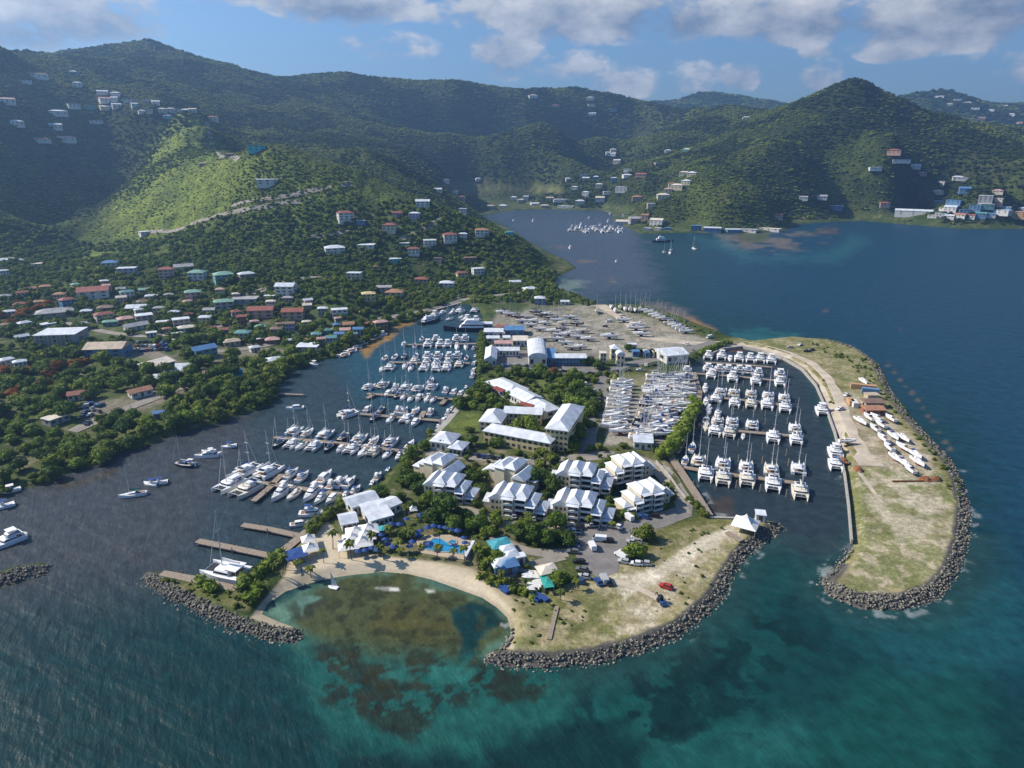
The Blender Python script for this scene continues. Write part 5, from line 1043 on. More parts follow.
# ------------------------------------------------------------------ parked vehicles
CAR = Spec()
PAINT = {k: mat('car_' + k, c, .3, .03, .3, spec=.5) for k, c in dict(white=(.72, .73, .74), silver=(.38, .39, .40), black=(.02, .02, .023), blue=(.03, .07, .22), red=(.40, .03, .02), grey=(.13, .135, .14), teal=(.05, .2, .22)).items()}
cy = lambda x, y, r_: MB().tube((x - .11, y, r_), (x + .11, y, r_), r_, r_, 10)
CAR.part('body', MB().loft([[(-.85, -2.2, .35), (.85, -2.2, .35), (.88, -2.2, .85), (-.88, -2.2, .85)], [(-.92, -1.4, .28), (.92, -1.4, .28), (.93, -1.4, .98), (-.93, -1.4, .98)], [(-.92, 1.0, .28), (.92, 1.0, .28), (.93, 1.0, .98), (-.93, 1.0, .98)], [(-.82, 2.2, .35), (.82, 2.2, .35), (.84, 2.2, .72), (-.84, 2.2, .72)]]).build('car_body', PAINT['white']))
CAR.part('roof', MB().loft([[(-.82, -1.9, .97), (.82, -1.9, .97), (.84, .9, .97), (-.84, .9, .97)], [(-.70, -1.4, 1.55), (.70, -1.4, 1.55), (.70, .1, 1.55), (-.70, .1, 1.55)]]).build('car_roof', PAINT['white']))
CAR.part('window', MB().loft([[(-.83, -1.85, 1.04), (.83, -1.85, 1.04), (.85, .86, 1.04), (-.85, .86, 1.04)], [(-.745, -1.5, 1.44), (.745, -1.5, 1.44), (.745, .3, 1.44), (-.745, .3, 1.44)]], False).build('car_window', M_glass))
for sx in (-1, 1):
    for yy in (-1.35, 1.35): CAR.part('wheel', cy(sx * .82, yy, .33).build('car_wheel', M_rubber))
VAN = Spec()
VAN.part('body', MB().loft([[(-.95, -2.6, .4), (.95, -2.6, .4), (.92, -2.6, 2.2), (-.92, -2.6, 2.2)], [(-.95, 1.4, .4), (.95, 1.4, .4), (.90, 1.2, 2.2), (-.90, 1.2, 2.2)], [(-.92, 2.5, .4), (.92, 2.5, .4), (.85, 2.4, 1.1), (-.85, 2.4, 1.1)]]).build('van_body', PAINT['white']))
VAN.part('windscreen', MB().loft([[(-.8, 1.42, 2.05), (.8, 1.42, 2.05), (.8, 1.47, 2.05), (-.8, 1.47, 2.05)], [(-.78, 2.3, 1.25), (.78, 2.3, 1.25), (.78, 2.36, 1.25), (-.78, 2.36, 1.25)]]).build('van_screen', M_glass))
for sx in (-1, 1):
    for yy in (-1.6, 1.6): VAN.part('wheel', cy(sx * .86, yy, .36).build('van_wheel', M_rubber))
PICK = Spec()
PICK.part('body', MB().box(-.95, .95, -2.6, 2.5, .45, 1.0).build('pickup_body', PAINT['white'])); PICK.part('cab', MB().loft([[(-.9, -.6, 1.0), (.9, -.6, 1.0), (.9, 1.4, 1.0), (-.9, 1.4, 1.0)], [(-.75, -.4, 1.75), (.75, -.4, 1.75), (.75, .7, 1.75), (-.75, .7, 1.75)]]).build('pickup_cab', PAINT['white'])); PICK.part('window', MB().loft([[(-.885, -.55, 1.1), (.885, -.55, 1.1), (.885, 1.3, 1.1), (-.885, 1.3, 1.1)], [(-.79, -.43, 1.6), (.79, -.43, 1.6), (.79, .88, 1.6), (-.79, .88, 1.6)]], False).build('pickup_window', M_glass)); PICK.part('load_bed', MB().box(-.8, .8, -2.5, -.7, 1.0, 1.03).build('pickup_bed', M_rubber))
for sx in (-1, 1):
    for yy in (-1.6, 1.6): PICK.part('wheel', cy(sx * .86, yy, .38).build('pickup_wheel', M_rubber))
def car(px, py, kind, col, ang, where, ref=None, refname=None, group='parked cars', z=None, sc=.9):
    nm = {'car': 'parked_car', 'van': 'parked_van', 'pickup': 'pickup_truck'}[kind]; sp_ = {'car': CAR, 'van': VAN, 'pickup': PICK}[kind]
    g_ = GT(px, py)[0]; z = max(g_.z, 1.6) + .07
    o = inst(sp_, nm, Vector((g_.x, g_.y, z)), ang, sc, {k: PAINT[col] for k in ('body', 'roof', 'cab')})
    return reg(o, f'{col} {dict(car="car", van="van", pickup="pickup truck")[kind]} {where}', 'car' if kind == 'car' else 'van' if kind == 'van' else 'truck', group, ref, refname)
CPk = G(620, 545)
for x, y, k, c, a in [(569, 527, 'car', 'silver', 10), (580, 528, 'car', 'black', 15), (592, 527, 'pickup', 'silver', 100), (574, 533, 'pickup', 'white', 85), (611, 527, 'car', 'silver', 60), (599, 541, 'van', 'white', 80), (608, 542, 'car', 'black', 85), (592, 548, 'van', 'white', 10), (575, 545, 'car', 'grey', 80), (574, 549, 'car', 'blue', 80), (573, 553, 'car', 'grey', 80), (579, 563, 'car', 'black', 75), (582, 571, 'car', 'grey', 70), (584, 578, 'car', 'silver', 70), (579, 583, 'car', 'blue', 70), (628, 519, 'van', 'white', 30), (644, 518, 'car', 'blue', 60), (637, 539, 'car', 'white', 60), (633, 544, 'pickup', 'silver', 65), (638, 546, 'car', 'grey', 60), (621, 557, 'van', 'white', 40), (624, 563, 'car', 'silver', 70), (636, 565, 'car', 'white', 80), (645, 565, 'car', 'silver', 80), (598, 583, 'car', 'blue', 20), (604, 581, 'van', 'silver', 10), (608, 583, 'car', 'black', 10), (617, 528, 'car', 'white', 60)]:
    car(x, y, k, c, R(a), 'in or beside the villa car park', CPk, 'its middle')
car(666, 588, 'car', 'red', R(60), 'alone on the pale dirt of the southern point'); car(654, 517, 'car', 'black', R(70), 'beside the road near the basin villa')
for x, y, c in [(514, 517, 'silver'), (521, 519, 'black'), (527, 519, 'grey'), (533, 519.5, 'silver'), (545, 521, 'grey')]: car(x, y, 'car', c, R(5), 'parked in front of the middle villa', G(519, 510), 'the villa')
for x, y, c in [(478, 456, 'black'), (483, 457, 'blue'), (488, 457, 'grey'), (493, 458, 'black'), (499, 458.5, 'grey')]: car(x, y, 'car', c, R(10), 'in front of the long hotel wing', G(483, 443), 'the lagoon end')
for x, y, k, c in [(800, 345.5, 'pickup', 'white'), (807, 352, 'pickup', 'black'), (812, 350.5, 'car', 'black'), (790, 348, 'car', 'silver'), (686, 345, 'car', 'white'), (709, 338, 'van', 'white'), (652, 351, 'pickup', 'grey'), (605, 327, 'car', 'black'), (609, 322, 'van', 'white'), (840, 410, 'pickup', 'white'), (846, 396, 'pickup', 'white')]: car(x, y, k, c, R(random.uniform(20, 160)), 'beside the dirt track of the eastern side', G(870, 460), 'the yachts')
for i in range(24): car(502 + (i % 12) * 4.2, 357 + 8.5 * (i // 12) + random.uniform(0, 1), 'car', random.choice(['white', 'silver', 'black', 'grey', 'blue']), R(5), 'among the boatyard workshops', G(540, 362), 'the warehouse') if not any((G(502 + (i % 12) * 4.2, 357 + 8.5 * (i // 12)).xy - Vector(o_[:2])).length < o_[2] * .6 for o_ in OBST) else None
for x, y in [(556, 375), (563, 372), (580, 378), (590, 374), (593, 392), (586, 385), (602, 374), (616, 372), (628, 371), (640, 371), (646, 366), (655, 366), (598, 400), (585, 431), (540, 398), (548, 386)]: car(x, y, random.choice(['car', 'car', 'pickup']), random.choice(['white', 'silver', 'black', 'grey']), R(random.choice([0, 90, 80])), 'along the yard road and its trees', G(600, 360), 'the gatehouse')
Tn = G(110, 355)
for i in range(26): car(138 + (i % 9) * 4.2 + random.uniform(-1, 1), 343 + 4 * (i // 9) + random.uniform(-1, 1), random.choice(['car', 'car', 'pickup', 'van']), random.choice(['white', 'silver', 'black', 'blue', 'grey', 'red']), R(random.uniform(0, 90)), 'on the dusty lot behind the blue hall', Tn, 'the blue hall')
for x, y in [(84, 408), (89, 406), (93, 410), (97, 407), (86, 413), (99, 412), (90, 416), (101, 406), (82, 418), (102, 427), (10, 402), (88, 424)]: car(x, y, random.choice(['car', 'pickup', 'van']), random.choice(['silver', 'blue', 'teal', 'grey', 'white']), R(random.uniform(0, 180)), 'in the scrapyard by the mangrove road', G(78, 399), 'the red roof')
tr = Spec(); tr.part('body', MB().box(-.6, .6, -1.6, 1.8, .6, 1.3).box(-.9, .9, 1.9, 2.3, .2, 1.0).build('digger_body', PAINT['blue'])); tr.part('cab', MB().box(-.7, .7, -1.2, .3, 1.3, 2.7).build('digger_cab', M_glass)); tr.part('arm', MB().tube((0, -1.6, 1), (0, -3, 2.6), .15).tube((0, -3, 2.6), (0, -3.8, .6), .12).build('digger_arm', PAINT['black']))
for sx in (-1, 1):
    for yy, rr_ in ((-1, .75), (1.3, .5)): tr.part('wheel', MB().tube((sx * .75 - .18, yy, rr_), (sx * .75 + .18, yy, rr_), rr_, rr_, 12).build('digger_wheel', M_rubber))
reg(inst(tr, 'tractor', G(661, 603, 1.62), R(200), .8), 'dark blue tractor with loader on the southern point', 'tractor')
def container(px, py, col, label, rz=0, L=6.1, h=2.6):
    r = obj('shipping_container', None, None, G(px, py, 1.62)); r.rotation_euler = (0, 0, rz); mb = MB().box(-L / 2, L / 2, -1.22, 1.22, .12, h)
    for i in range(int(L / .5)): x = -L / 2 + .25 + i * .5; mb.box(x - .1, x + .1, -1.27, -1.221, .25, h - .2)
    obj('body', mb.build('container_body', WALL[col]), r); obj('door', MB().box(L / 2 + .004, L / 2 + .06, -1.1, 1.1, .2, h - .1).build('container_door', M_steel), r); obj('skid', MB().box(-L / 2, L / 2, -1.1, -.8, 0, .118).box(-L / 2, L / 2, .8, 1.1, 0, .118).build('container_skid', M_steel), r)
    keepoff(r, 5); return reg(r, label, 'container')
aC = wdir((855, 389), (874, 391))
container(863, 389, 'orange', 'orange container behind a laid-up yacht on the eastern arm', aC, 12); container(850, 404, 'orange', 'small orange container beside the dirt track', R(80)); container(854, 406, 'white', 'white container beside the small orange one', R(80)); container(870, 393, 'blue', 'blue-grey container beside the long orange one', aC, 8)
seg_building('shed', (866, 409), (884, 409), 7, 3.4, 'brown-roofed open shed on the eastern arm', 'tan', 'brown', 'gable', 1.2, 1, 3, 'shed'); seg_building('shed', (867, 416), (885, 416), 7, 3.2, 'red and white shed in front of the brown-roofed one', 'red', 'orange', 'gable', 1.2, 1, 3, 'shed')
seg_building('shed', (868, 400), (880, 400), 5, 2.6, 'low timber store behind the brown-roofed shed', 'tan', 'tan', 'flat', .4, 1, 0, 'shed')
SCR = Spec(); SCR.part('pile', MB().loft([[(2.6 * math.cos(i), 1.7 * math.sin(i), 0) for i in np.arange(0, 6.28, .7)], [(1.7 * math.cos(i) + random.uniform(-.3, .3), 1.1 * math.sin(i), 1.0 + random.uniform(-.3, .3)) for i in np.arange(0, 6.28, .7)], [(.5 * math.cos(i), .4 * math.sin(i), 1.6) for i in np.arange(0, 6.28, .7)]]).build('scrap_pile', M_rust)); SCR.part('beam', MB().tube((-3, .5, .3), (2.4, -.4, 1.7), .12).tube((-1, -1.7, .2), (1, 1.6, 1.4), .1).build('scrap_beam', M_steel))
for x, y, l in [(936, 480, 'heap of rusty scrap at the edge of the eastern arm'), (843, 461, 'heap of rusty gear beside the eastern basin wall'), (858, 470, 'low rusty heap at the end of the dirt track'), (925, 480, 'heap of pale scrap beside the laid-up yachts')]: reg(inst(SCR, 'scrap_heap', G(x, y, 1.6), random.random() * 3), l, 'scrap heap')
reg(obj('log', MB().tube((-6, 0, .35), (6, .4, .35), .35, .25, 8).build('log', M_rust), None, G(908, 482, 1.6)), 'long rusty pipe lying on the grass of the eastern arm', 'pipe')
COL.objects['log'].name = 'rusty_pipe'
# quay walls
def wall_line(pts, w, z0, z1, label, m=None):
    P = [G(x, y, 1.6) for x, y in pts]; mb = MB()
    L_, Rr = [], []
    for i, p in enumerate(P):
        t = (P[min(i + 1, len(P) - 1)] - P[max(i - 1, 0)]).normalized(); s_ = Vector((-t.y, t.x, 0)) * w / 2; L_.append(p + s_); Rr.append(p - s_)
    mb.loft([[(a.x, a.y, z0), (b.x, b.y, z0), (b.x, b.y, z1), (a.x, a.y, z1)] for a, b in zip(L_, Rr)])
    return reg(obj('quay_wall', mb.build('quay_wall', m or M_concrete)), label, 'wall')
wall_line([(783, 357), (802, 368), (816, 384), (827, 409), (835, 431), (845, 473), (849, 504), (852, 540)], .6, -2, 1.75, 'concrete quay wall along the eastern arm')
wall_line([(704, 356), (724, 348), (742, 346), (762, 350), (783, 357)], 1.2, -2, 1.75, 'concrete quay wall at the north bank of the eastern basin')
wall_line([(709, 517), (739, 518), (766, 521)], 1.0, -2, 1.75, 'concrete quay wall at the southern end of the basin')
wall_line([(656, 462), (667, 473), (678, 489), (690, 504)], .5, 1.0, 2.4, 'low pale wall along the curved basin road')
wall_line([(470, 389), (456, 410), (445, 423), (434, 434)], 3.0, -1, 1.3, 'pale rubble bank beside the waterfront lawn')

# ------------------------------------------------------------------ houses of the town, the hills and the far shore
def houses(rows, where, ref, refname, fl=1, cat='house'):
    for row in rows:
        px, py, wpx, wl, rf = row[:5]; kind = row[5] if len(row) > 5 else random.choice(['hip', 'gable', 'hip', 'flat']); floors = row[6] if len(row) > 6 else (2 if random.random() < .45 else 1)
        g_ = GT(px, py)
        if g_ is None: print('NOHIT', px, py); continue
        p, t = g_; w = wpx * t / FPX * (.76 if t < 950 else 1.0); d = w * random.uniform(.55, .8) if w < 30 else random.uniform(13, 17); rz = -math.atan2(p.x, p.y) + (row[7] if len(row) > 7 else random.uniform(-.35, .35))
        if w > 30: d = min(d, 16)
        if len(row) > 9 and row[9] == 'school': d = 7
        p = p + Vector((p.x, p.y, 0)).normalized() * d * .4; p.z = float(height(p.x, p.y)) + .2
        nm = 'house'
        h = 2.5 * floors; o = building(nm, p, w, d, h, rz, wl, rf, kind, min(2.6, .16 * min(w, d) + .5), f"{wl} house with {rf if rf != 'pale' else 'pale grey'} {kind if kind in ('flat', 'hip') else 'gabled'} roof {where}" if len(row) < 9 else row[8], cat if len(row) < 10 else row[9], f'houses {where}', floors, 3 if wpx >= 9 else 2, True, 4.0, ref, refname, side=wpx >= 12, ribs=(len(row) > 9 and row[9] == 'office block'))
        keepoff(o, max(w, d) * .55)
T = [(64, 346, 50, 'grey', 'white', 'flat', 3, -.45, 'grey ribbed concrete block with white flat roof in the town', 'office block'), (110, 357, 48, 'blue', 'tan', 'gable', 2, -.45, 'large blue hall with tan gabled roof beside the playing field', 'hall'), (23, 341, 14, 'blue', 'pale', 'gable', 1, .3, 'small bright blue house beside the grey ribbed block', 'house'),
     (158, 370, 40, 'blue', 'cream', 'shed', 1, .55, 'long blue building with pale roof slanting across the school yard', 'school'), (166, 383, 25, 'blue', 'pale', 'gable', 1, -.3, 'blue and white classroom block, nearest of the three', 'school'), (177, 377, 24, 'blue', 'pale', 'gable', 1, -.3, 'blue and white classroom block, middle of the three', 'school'), (188, 372, 26, 'blue', 'pale', 'gable', 1, -.3, 'blue and white classroom block, farthest of the three', 'school'),
     (205, 358, 28, 'teal', 'blue', 'gable', 2, .35, 'long hall with bright blue roof near the mangroves', 'hall'), (78, 400, 19, 'white', 'red', 'gable', 1, -.2, 'white house with red roof in the wooded scrapyard', 'house'), (141, 397, 26, 'white', 'orange', 'gable', 1, .3, 'white house with orange roof at the mangrove road', 'house'), (57, 424, 26, 'grey', 'cream', 'flat', 1, .5, 'low grey shed with pale flat roof in the woods', 'shed'), (8, 369, 16, 'white', 'white', 'hip'), (22, 371, 14, 'white', 'pale', 'hip')]
T += [(95, 299, 36, 'white', 'red', 'gable', 2), (68, 307, 16, 'blue', 'red', 'hip', 2), (56, 317, 42, 'tan', 'grey', 'hip', 1), (105, 322, 21, 'cream', 'red', 'hip', 2), (126, 323, 18, 'salmon', 'pink', 'hip', 1), (145, 323, 20, 'pink', 'white', 'flat', 2), (106, 312, 18, 'brown', 'brown', 'hip', 1), (128, 299, 16, 'white', 'teal', 'hip', 2), (138, 312, 24, 'white', 'white', 'gable', 1), (111, 269, 18, 'cream', 'blue', 'hip', 2), (128, 275, 22, 'lilac', 'pale', 'flat', 2), (168, 279, 18, 'pink', 'red', 'hip', 3), (184, 270, 23, 'white', 'grey', 'gable', 1), (198, 280, 20, 'white', 'green', 'hip', 2), (224, 282, 23, 'teal', 'green', 'hip', 2), (247, 281, 19, 'pink', 'white', 'hip', 2), (194, 300, 19, 'pink', 'green', 'hip', 2), (225, 310, 24, 'grey', 'green', 'hip', 2), (246, 304, 32, 'grey', 'grey', 'flat', 1), (164, 326, 17, 'pink', 'white', 'flat', 1), (182, 327, 20, 'pink', 'white', 'flat', 2), (206, 325, 14, 'cream', 'white', 'hip', 2), (212, 332, 11, 'pink', 'red', 'gable', 1), (224, 334, 12, 'salmon', 'red', 'gable', 1), (187, 332, 20, 'white', 'cream', 'hip', 1), (243, 328, 11, 'red', 'red', 'gable', 3), (244, 341, 18, 'yellow', 'teal', 'hip', 2), (232, 346, 20, 'tan', 'tan', 'hip', 1), (252, 319, 11, 'pink', 'pink', 'hip', 1), (137, 330, 27, 'white', 'grey', 'gable', 1), (111, 326, 17, 'teal', 'green', 'hip', 1), (82, 328, 15, 'white', 'grey', 'hip', 1), (49, 328, 16, 'white', 'white', 'flat', 1), (25, 327, 14, 'white', 'pale', 'hip', 1), (8, 263, 16, 'white', 'white', 'gable', 1), (37, 267, 13, 'white', 'cream', 'flat', 1), (5, 277, 10, 'white', 'white', 'hip', 2), (20, 263, 10, 'blue', 'pale', 'hip', 1), (287, 297, 24, 'white', 'pale', 'gable', 3), (262, 318, 32, 'salmon', 'red', 'gable', 2), (294, 320, 27, 'salmon', 'red', 'gable', 2), (277, 337, 14, 'orange', 'brown', 'hip', 2), (291, 335, 11, 'lilac', 'brown', 'gable', 3), (273, 344, 17, 'brown', 'pink', 'hip', 1), (260, 343, 11, 'red', 'white', 'flat', 1), (309, 351, 28, 'white', 'white', 'flat', 1), (276, 365, 22, 'white', 'pale', 'hip', 1), (20, 308, 14, 'cream', 'red', 'hip', 1), (6, 300, 14, 'white', 'grey', 'hip', 1), (160, 312, 14, 'white', 'grey', 'hip', 1), (175, 316, 13, 'cream', 'pale', 'hip', 1), (210, 314, 14, 'white', 'grey', 'gable', 1), (152, 300, 14, 'white', 'pale', 'hip', 1), (270, 300, 13, 'tan', 'pale', 'flat', 1), (236, 316, 13, 'white', 'red', 'hip', 1), (207, 340, 12, 'white', 'grey', 'hip', 1), (178, 338, 12, 'white', 'pale', 'flat', 1), (152, 337, 12, 'white', 'white', 'flat', 1), (255, 352, 12, 'white', 'pale', 'hip', 1), (210, 378, 14, 'red', 'brown', 'gable', 1), (238, 376, 12, 'turquoise', 'turquoise', 'hip', 1), (248, 392, 10, 'white', 'white', 'flat', 1), (160, 419, 12, 'blue', 'blue', 'gable', 1)]
tp_ = np.array([(0, 290), (60, 284), (150, 290), (310, 302), (345, 318), (330, 332), (290, 352), (240, 350), (200, 343), (120, 337), (60, 322), (0, 330)], float); tries = 0; used_ = []
WCH = ['white', 'cream', 'pink', 'salmon', 'tan', 'yellow', 'grey', 'teal', 'lilac']; RCH = ['red', 'pink', 'white', 'pale', 'brown', 'grey', 'orange', 'cream', 'green']
hrnd = random.Random(5)
while len(used_) < 36 and tries < 4000:
    tries += 1; x_, y_ = hrnd.uniform(0, 345), hrnd.uniform(284, 352)
    if not inside(tp_, np.array([x_]), np.array([y_]))[0]: continue
    if any(abs(x_ - r_[0]) < (r_[2] + 12) * .5 and abs(y_ - r_[1]) < 5.0 for r_ in T) or any(abs(x_ - a) < 12 and abs(y_ - b) < 5 for a, b in used_): continue
    used_.append((x_, y_)); T.append((x_, y_, hrnd.uniform(9, 13), hrnd.choice(WCH), hrnd.choice(RCH), hrnd.choice(['hip', 'gable', 'hip']), hrnd.choice([1, 1, 2])))
houses(T, 'in the town', G(110, 355), 'the blue hall')
houses([(317, 342, 12, 'pink', 'teal', 'pyramid', 2), (322, 347, 10, 'salmon', 'pink', 'gable', 2), (332, 346, 13, 'lilac', 'teal', 'gable', 2), (340, 342, 12, 'blue', 'blue', 'gable', 2), (346, 338, 13, 'pink', 'pink', 'gable', 2), (349, 332, 14, 'orange', 'orange', 'gable', 2), (359, 337, 13, 'lilac', 'blue', 'gable', 2), (328, 338, 9, 'turquoise', 'teal', 'pyramid', 2), (366, 328, 11, 'red', 'red', 'gable', 1), (381, 330, 17, 'brown', 'pink', 'hip', 2), (338, 332, 10, 'pink', 'blue', 'pyramid', 2), (354, 342, 9, 'salmon', 'teal', 'gable', 2)], 'in the pastel waterside village', G(380, 335, 1), 'the lagoon head')
H = [(346, 224, 20, 'white', 'red', 'hip', 3), (361, 225, 11, 'blue', 'pale', 'flat', 1), (390, 233, 17, 'cream', 'red', 'hip', 2), (398, 217, 13, 'pink', 'red', 'hip', 1), (415, 220, 14, 'lilac', 'pale', 'hip', 2), (423, 208, 18, 'white', 'pale', 'gable', 2), (335, 254, 25, 'white', 'white', 'hip', 2), (367, 249, 21, 'white', 'white', 'flat', 1), (414, 256, 15, 'white', 'red', 'hip', 2), (395, 263, 16, 'turquoise', 'pale', 'flat', 1), (430, 248, 16, 'white', 'white', 'flat', 2), (450, 243, 17, 'white', 'red', 'hip', 2), (463, 238, 11, 'white', 'pale', 'hip', 1), (355, 282, 18, 'cream', 'pale', 'flat', 3), (422, 285, 17, 'salmon', 'red', 'hip', 2), (447, 289, 18, 'white', 'white', 'hip', 2), (462, 279, 14, 'yellow', 'red', 'hip', 2), (478, 275, 15, 'white', 'pale', 'flat', 2), (369, 302, 17, 'yellow', 'yellow', 'hip', 2), (395, 299, 22, 'cream', 'orange', 'hip', 2), (384, 294, 20, 'grey', 'grey', 'flat', 2), (340, 318, 20, 'white', 'white', 'flat', 2), (482, 237, 17, 'white', 'orange', 'hip', 2), (509, 235, 11, 'turquoise', 'turquoise', 'flat', 1), (463, 214, 9, 'white', 'white', 'flat', 2), (515, 285, 14, 'white', 'pale', 'gable', 1), (146, 235, 15, 'white', 'white', 'flat', 1), (405, 247, 12, 'grey', 'pale', 'flat', 1), (438, 262, 10, 'pink', 'brown', 'flat', 1), (470, 262, 16, 'brown', 'brown', 'flat', 1), (375, 270, 9, 'orange', 'orange', 'flat', 1)]
houses(H, 'on the conical hill', G(440, 305), 'the lagoon head')
houses([(257, 152, 22, 'turquoise', 'turquoise', 'flat', 2, 0, 'long turquoise house on the very top of the conical hill', 'house'), (268, 187, 27, 'white', 'pale', 'flat', 2, 0, 'long white house on the terrace below the hilltop', 'house'), (203, 166, 8, 'salmon', 'pink', 'hip', 1, 0, 'small pink house on the hilltop road', 'house'), (230, 157, 11, 'grey', 'brown', 'hip', 1, 0, 'small grey house beside the turquoise hilltop house', 'house')], 'x', None, None)
houses([(163, 114, 8, 'cream', 'cream'), (171, 113, 8, 'white', 'cream'), (178, 112, 9, 'cream', 'white'), (186, 112, 8, 'white', 'white'), (193, 113, 7, 'cream', 'cream'), (168, 119, 7, 'turquoise', 'pale'), (214, 121, 8, 'white', 'red')], 'on the saddle ridge', GT(180, 114)[0], 'the ridge road')
houses([(26, 84, 10, 'white', 'white'), (38, 79, 16, 'white', 'brown'), (7, 105, 14, 'white', 'pink'), (17, 127, 12, 'white', 'white'), (58, 117, 17, 'white', 'white'), (56, 130, 11, 'white', 'pale'), (39, 143, 20, 'white', 'red'), (65, 143, 19, 'white', 'pink'), (97, 125, 12, 'white', 'pale'), (74, 110, 11, 'white', 'white'), (91, 110, 8, 'teal', 'pale'), (103, 95, 10, 'white', 'pale'), (116, 96, 9, 'white', 'white'), (106, 104, 11, 'white', 'pink'), (106, 111, 10, 'cream', 'cream'), (117, 109, 8, 'white', 'white'), (130, 102, 10, 'white', 'pale'), (146, 102, 9, 'cream', 'cream'), (156, 105, 7, 'white', 'white'), (128, 114, 6, 'salmon', 'red'), (135, 108, 6, 'white', 'pale'), (142, 114, 6, 'white', 'white'), (150, 114, 6, 'cream', 'white'), (78, 87, 8, 'white', 'pale'), (115, 102, 6, 'white', 'white'), (74, 74, 7, 'blue', 'pale')], 'on the western mountain', GT(180, 114)[0], 'the saddle')
houses([(590, 101, 7, 'white', 'white'), (591, 108, 7, 'cream', 'pink'), (592, 117, 8, 'white', 'white'), (555, 108, 8, 'salmon', 'red'), (613, 113, 7, 'teal', 'pale'), (533, 99, 9, 'white', 'cream'), (612, 158, 8, 'white', 'white'), (617, 166, 7, 'cream', 'pale'), (627, 178, 9, 'white', 'white'), (641, 178, 11, 'salmon', 'red'), (658, 165, 7, 'pink', 'white'), (687, 151, 8, 'turquoise', 'pale'), (668, 152, 6, 'white', 'pale'), (586, 180, 7, 'white', 'white'), (746, 119, 7, 'white', 'white'), (585, 177, 6, 'blue', 'blue'), (596, 180, 6, 'blue', 'pale'), (568, 181, 5, 'white', 'white'), (628, 172, 8, 'white', 'pale'), (608, 156, 5, 'white', 'white'), (613, 154, 6, 'cream', 'white')], 'on the middle mountain', GT(640, 205)[0], 'the far bay')
houses([(684, 176, 9, 'cream', 'cream', 'hip', 2), (692, 176, 9, 'cream', 'white', 'hip', 2), (677, 190, 12, 'cream', 'cream', 'hip', 2), (686, 185, 9, 'cream', 'white', 'hip', 2), (668, 193, 8, 'cream', 'pink', 'hip', 2), (663, 199, 12, 'cream', 'cream', 'hip', 2), (651, 208, 8, 'cream', 'white', 'flat', 2), (672, 187, 7, 'white', 'orange', 'hip', 2)], 'above the far bay', GT(651, 209)[0], 'the clubhouse')
houses([(622, 194, 12, 'white', 'white', 'flat', 3), (637, 201, 10, 'salmon', 'orange', 'hip', 2), (562, 202, 17, 'white', 'white', 'flat', 1), (514, 200, 6, 'white', 'white'), (520, 202, 6, 'cream', 'cream'), (526, 200, 5, 'white', 'pale'), (566, 208, 16, 'white', 'pale', 'flat', 1), (599, 189, 7, 'cream', 'white'), (614, 183, 6, 'blue', 'pale'), (586, 196, 7, 'white', 'white'), (446, 183, 6, 'white', 'white'), (462, 200, 7, 'salmon', 'red'), (438, 192, 8, 'white', 'pale'), (478, 182, 5, 'white', 'white'), (490, 208, 10, 'tan', 'tan'), (503, 207, 8, 'white', 'white'), (535, 205, 9, 'white', 'pale'), (550, 201, 7, 'tan', 'tan'), (580, 205, 9, 'cream', 'pale'), (600, 203, 9, 'white', 'cream'), (545, 208, 8, 'tan', 'cream'), (455, 193, 6, 'white', 'grey'), (607, 197, 8, 'white', 'pale'), (575, 190, 6, 'white', 'white')], 'at the far bay head', G(560, 212, 1), 'the water')
houses([(622, 225, 12, 'white', 'cream', 'gable', 2), (636, 223, 14, 'grey', 'grey', 'gable', 2), (645, 221, 7, 'salmon', 'orange', 'gable', 3), (657, 225, 13, 'white', 'cream', 'gable', 2), (696, 231, 10, 'blue', 'blue', 'flat', 3, 0, 'blue three-storey block on the far shore', 'building'), (712, 232, 17, 'blue', 'pale', 'flat', 2, 0, 'long dark blue building beside the blue far shore block', 'building'), (748, 232, 18, 'white', 'grey', 'flat', 1), (770, 231, 20, 'white', 'cream', 'flat', 1), (733, 232, 14, 'blue', 'pale', 'flat', 1), (648, 230, 7, 'blue', 'pale', 'flat', 1), (658, 230, 6, 'white', 'white', 'flat', 1), (668, 230, 7, 'blue', 'blue', 'flat', 1)], 'on the far waterfront', G(560, 212, 1), 'the bay head')
houses([(893, 160, 12, 'salmon', 'red'), (913, 169, 13, 'white', 'pale'), (898, 172, 16, 'white', 'pale'), (874, 175, 11, 'white', 'white'), (921, 176, 9, 'salmon', 'pink'), (963, 183, 12, 'white', 'white'), (937, 195, 10, 'cream', 'cream'), (964, 194, 10, 'blue', 'blue'), (819, 200, 14, 'white', 'grey'), (834, 211, 15, 'blue', 'pale'), (884, 208, 9, 'pink', 'red'), (777, 219, 10, 'pink', 'red'), (803, 201, 8, 'white', 'grey'), (941, 186, 6, 'white', 'white'), (957, 182, 10, 'white', 'pale')], 'on the pointed mountain', GT(913, 213)[0], 'the warehouse')
houses([(913, 216, 33, 'white', 'white', 'gable', 3, 0, 'very long white warehouse on the distant eastern shore', 'warehouse')], 'x', None, None)
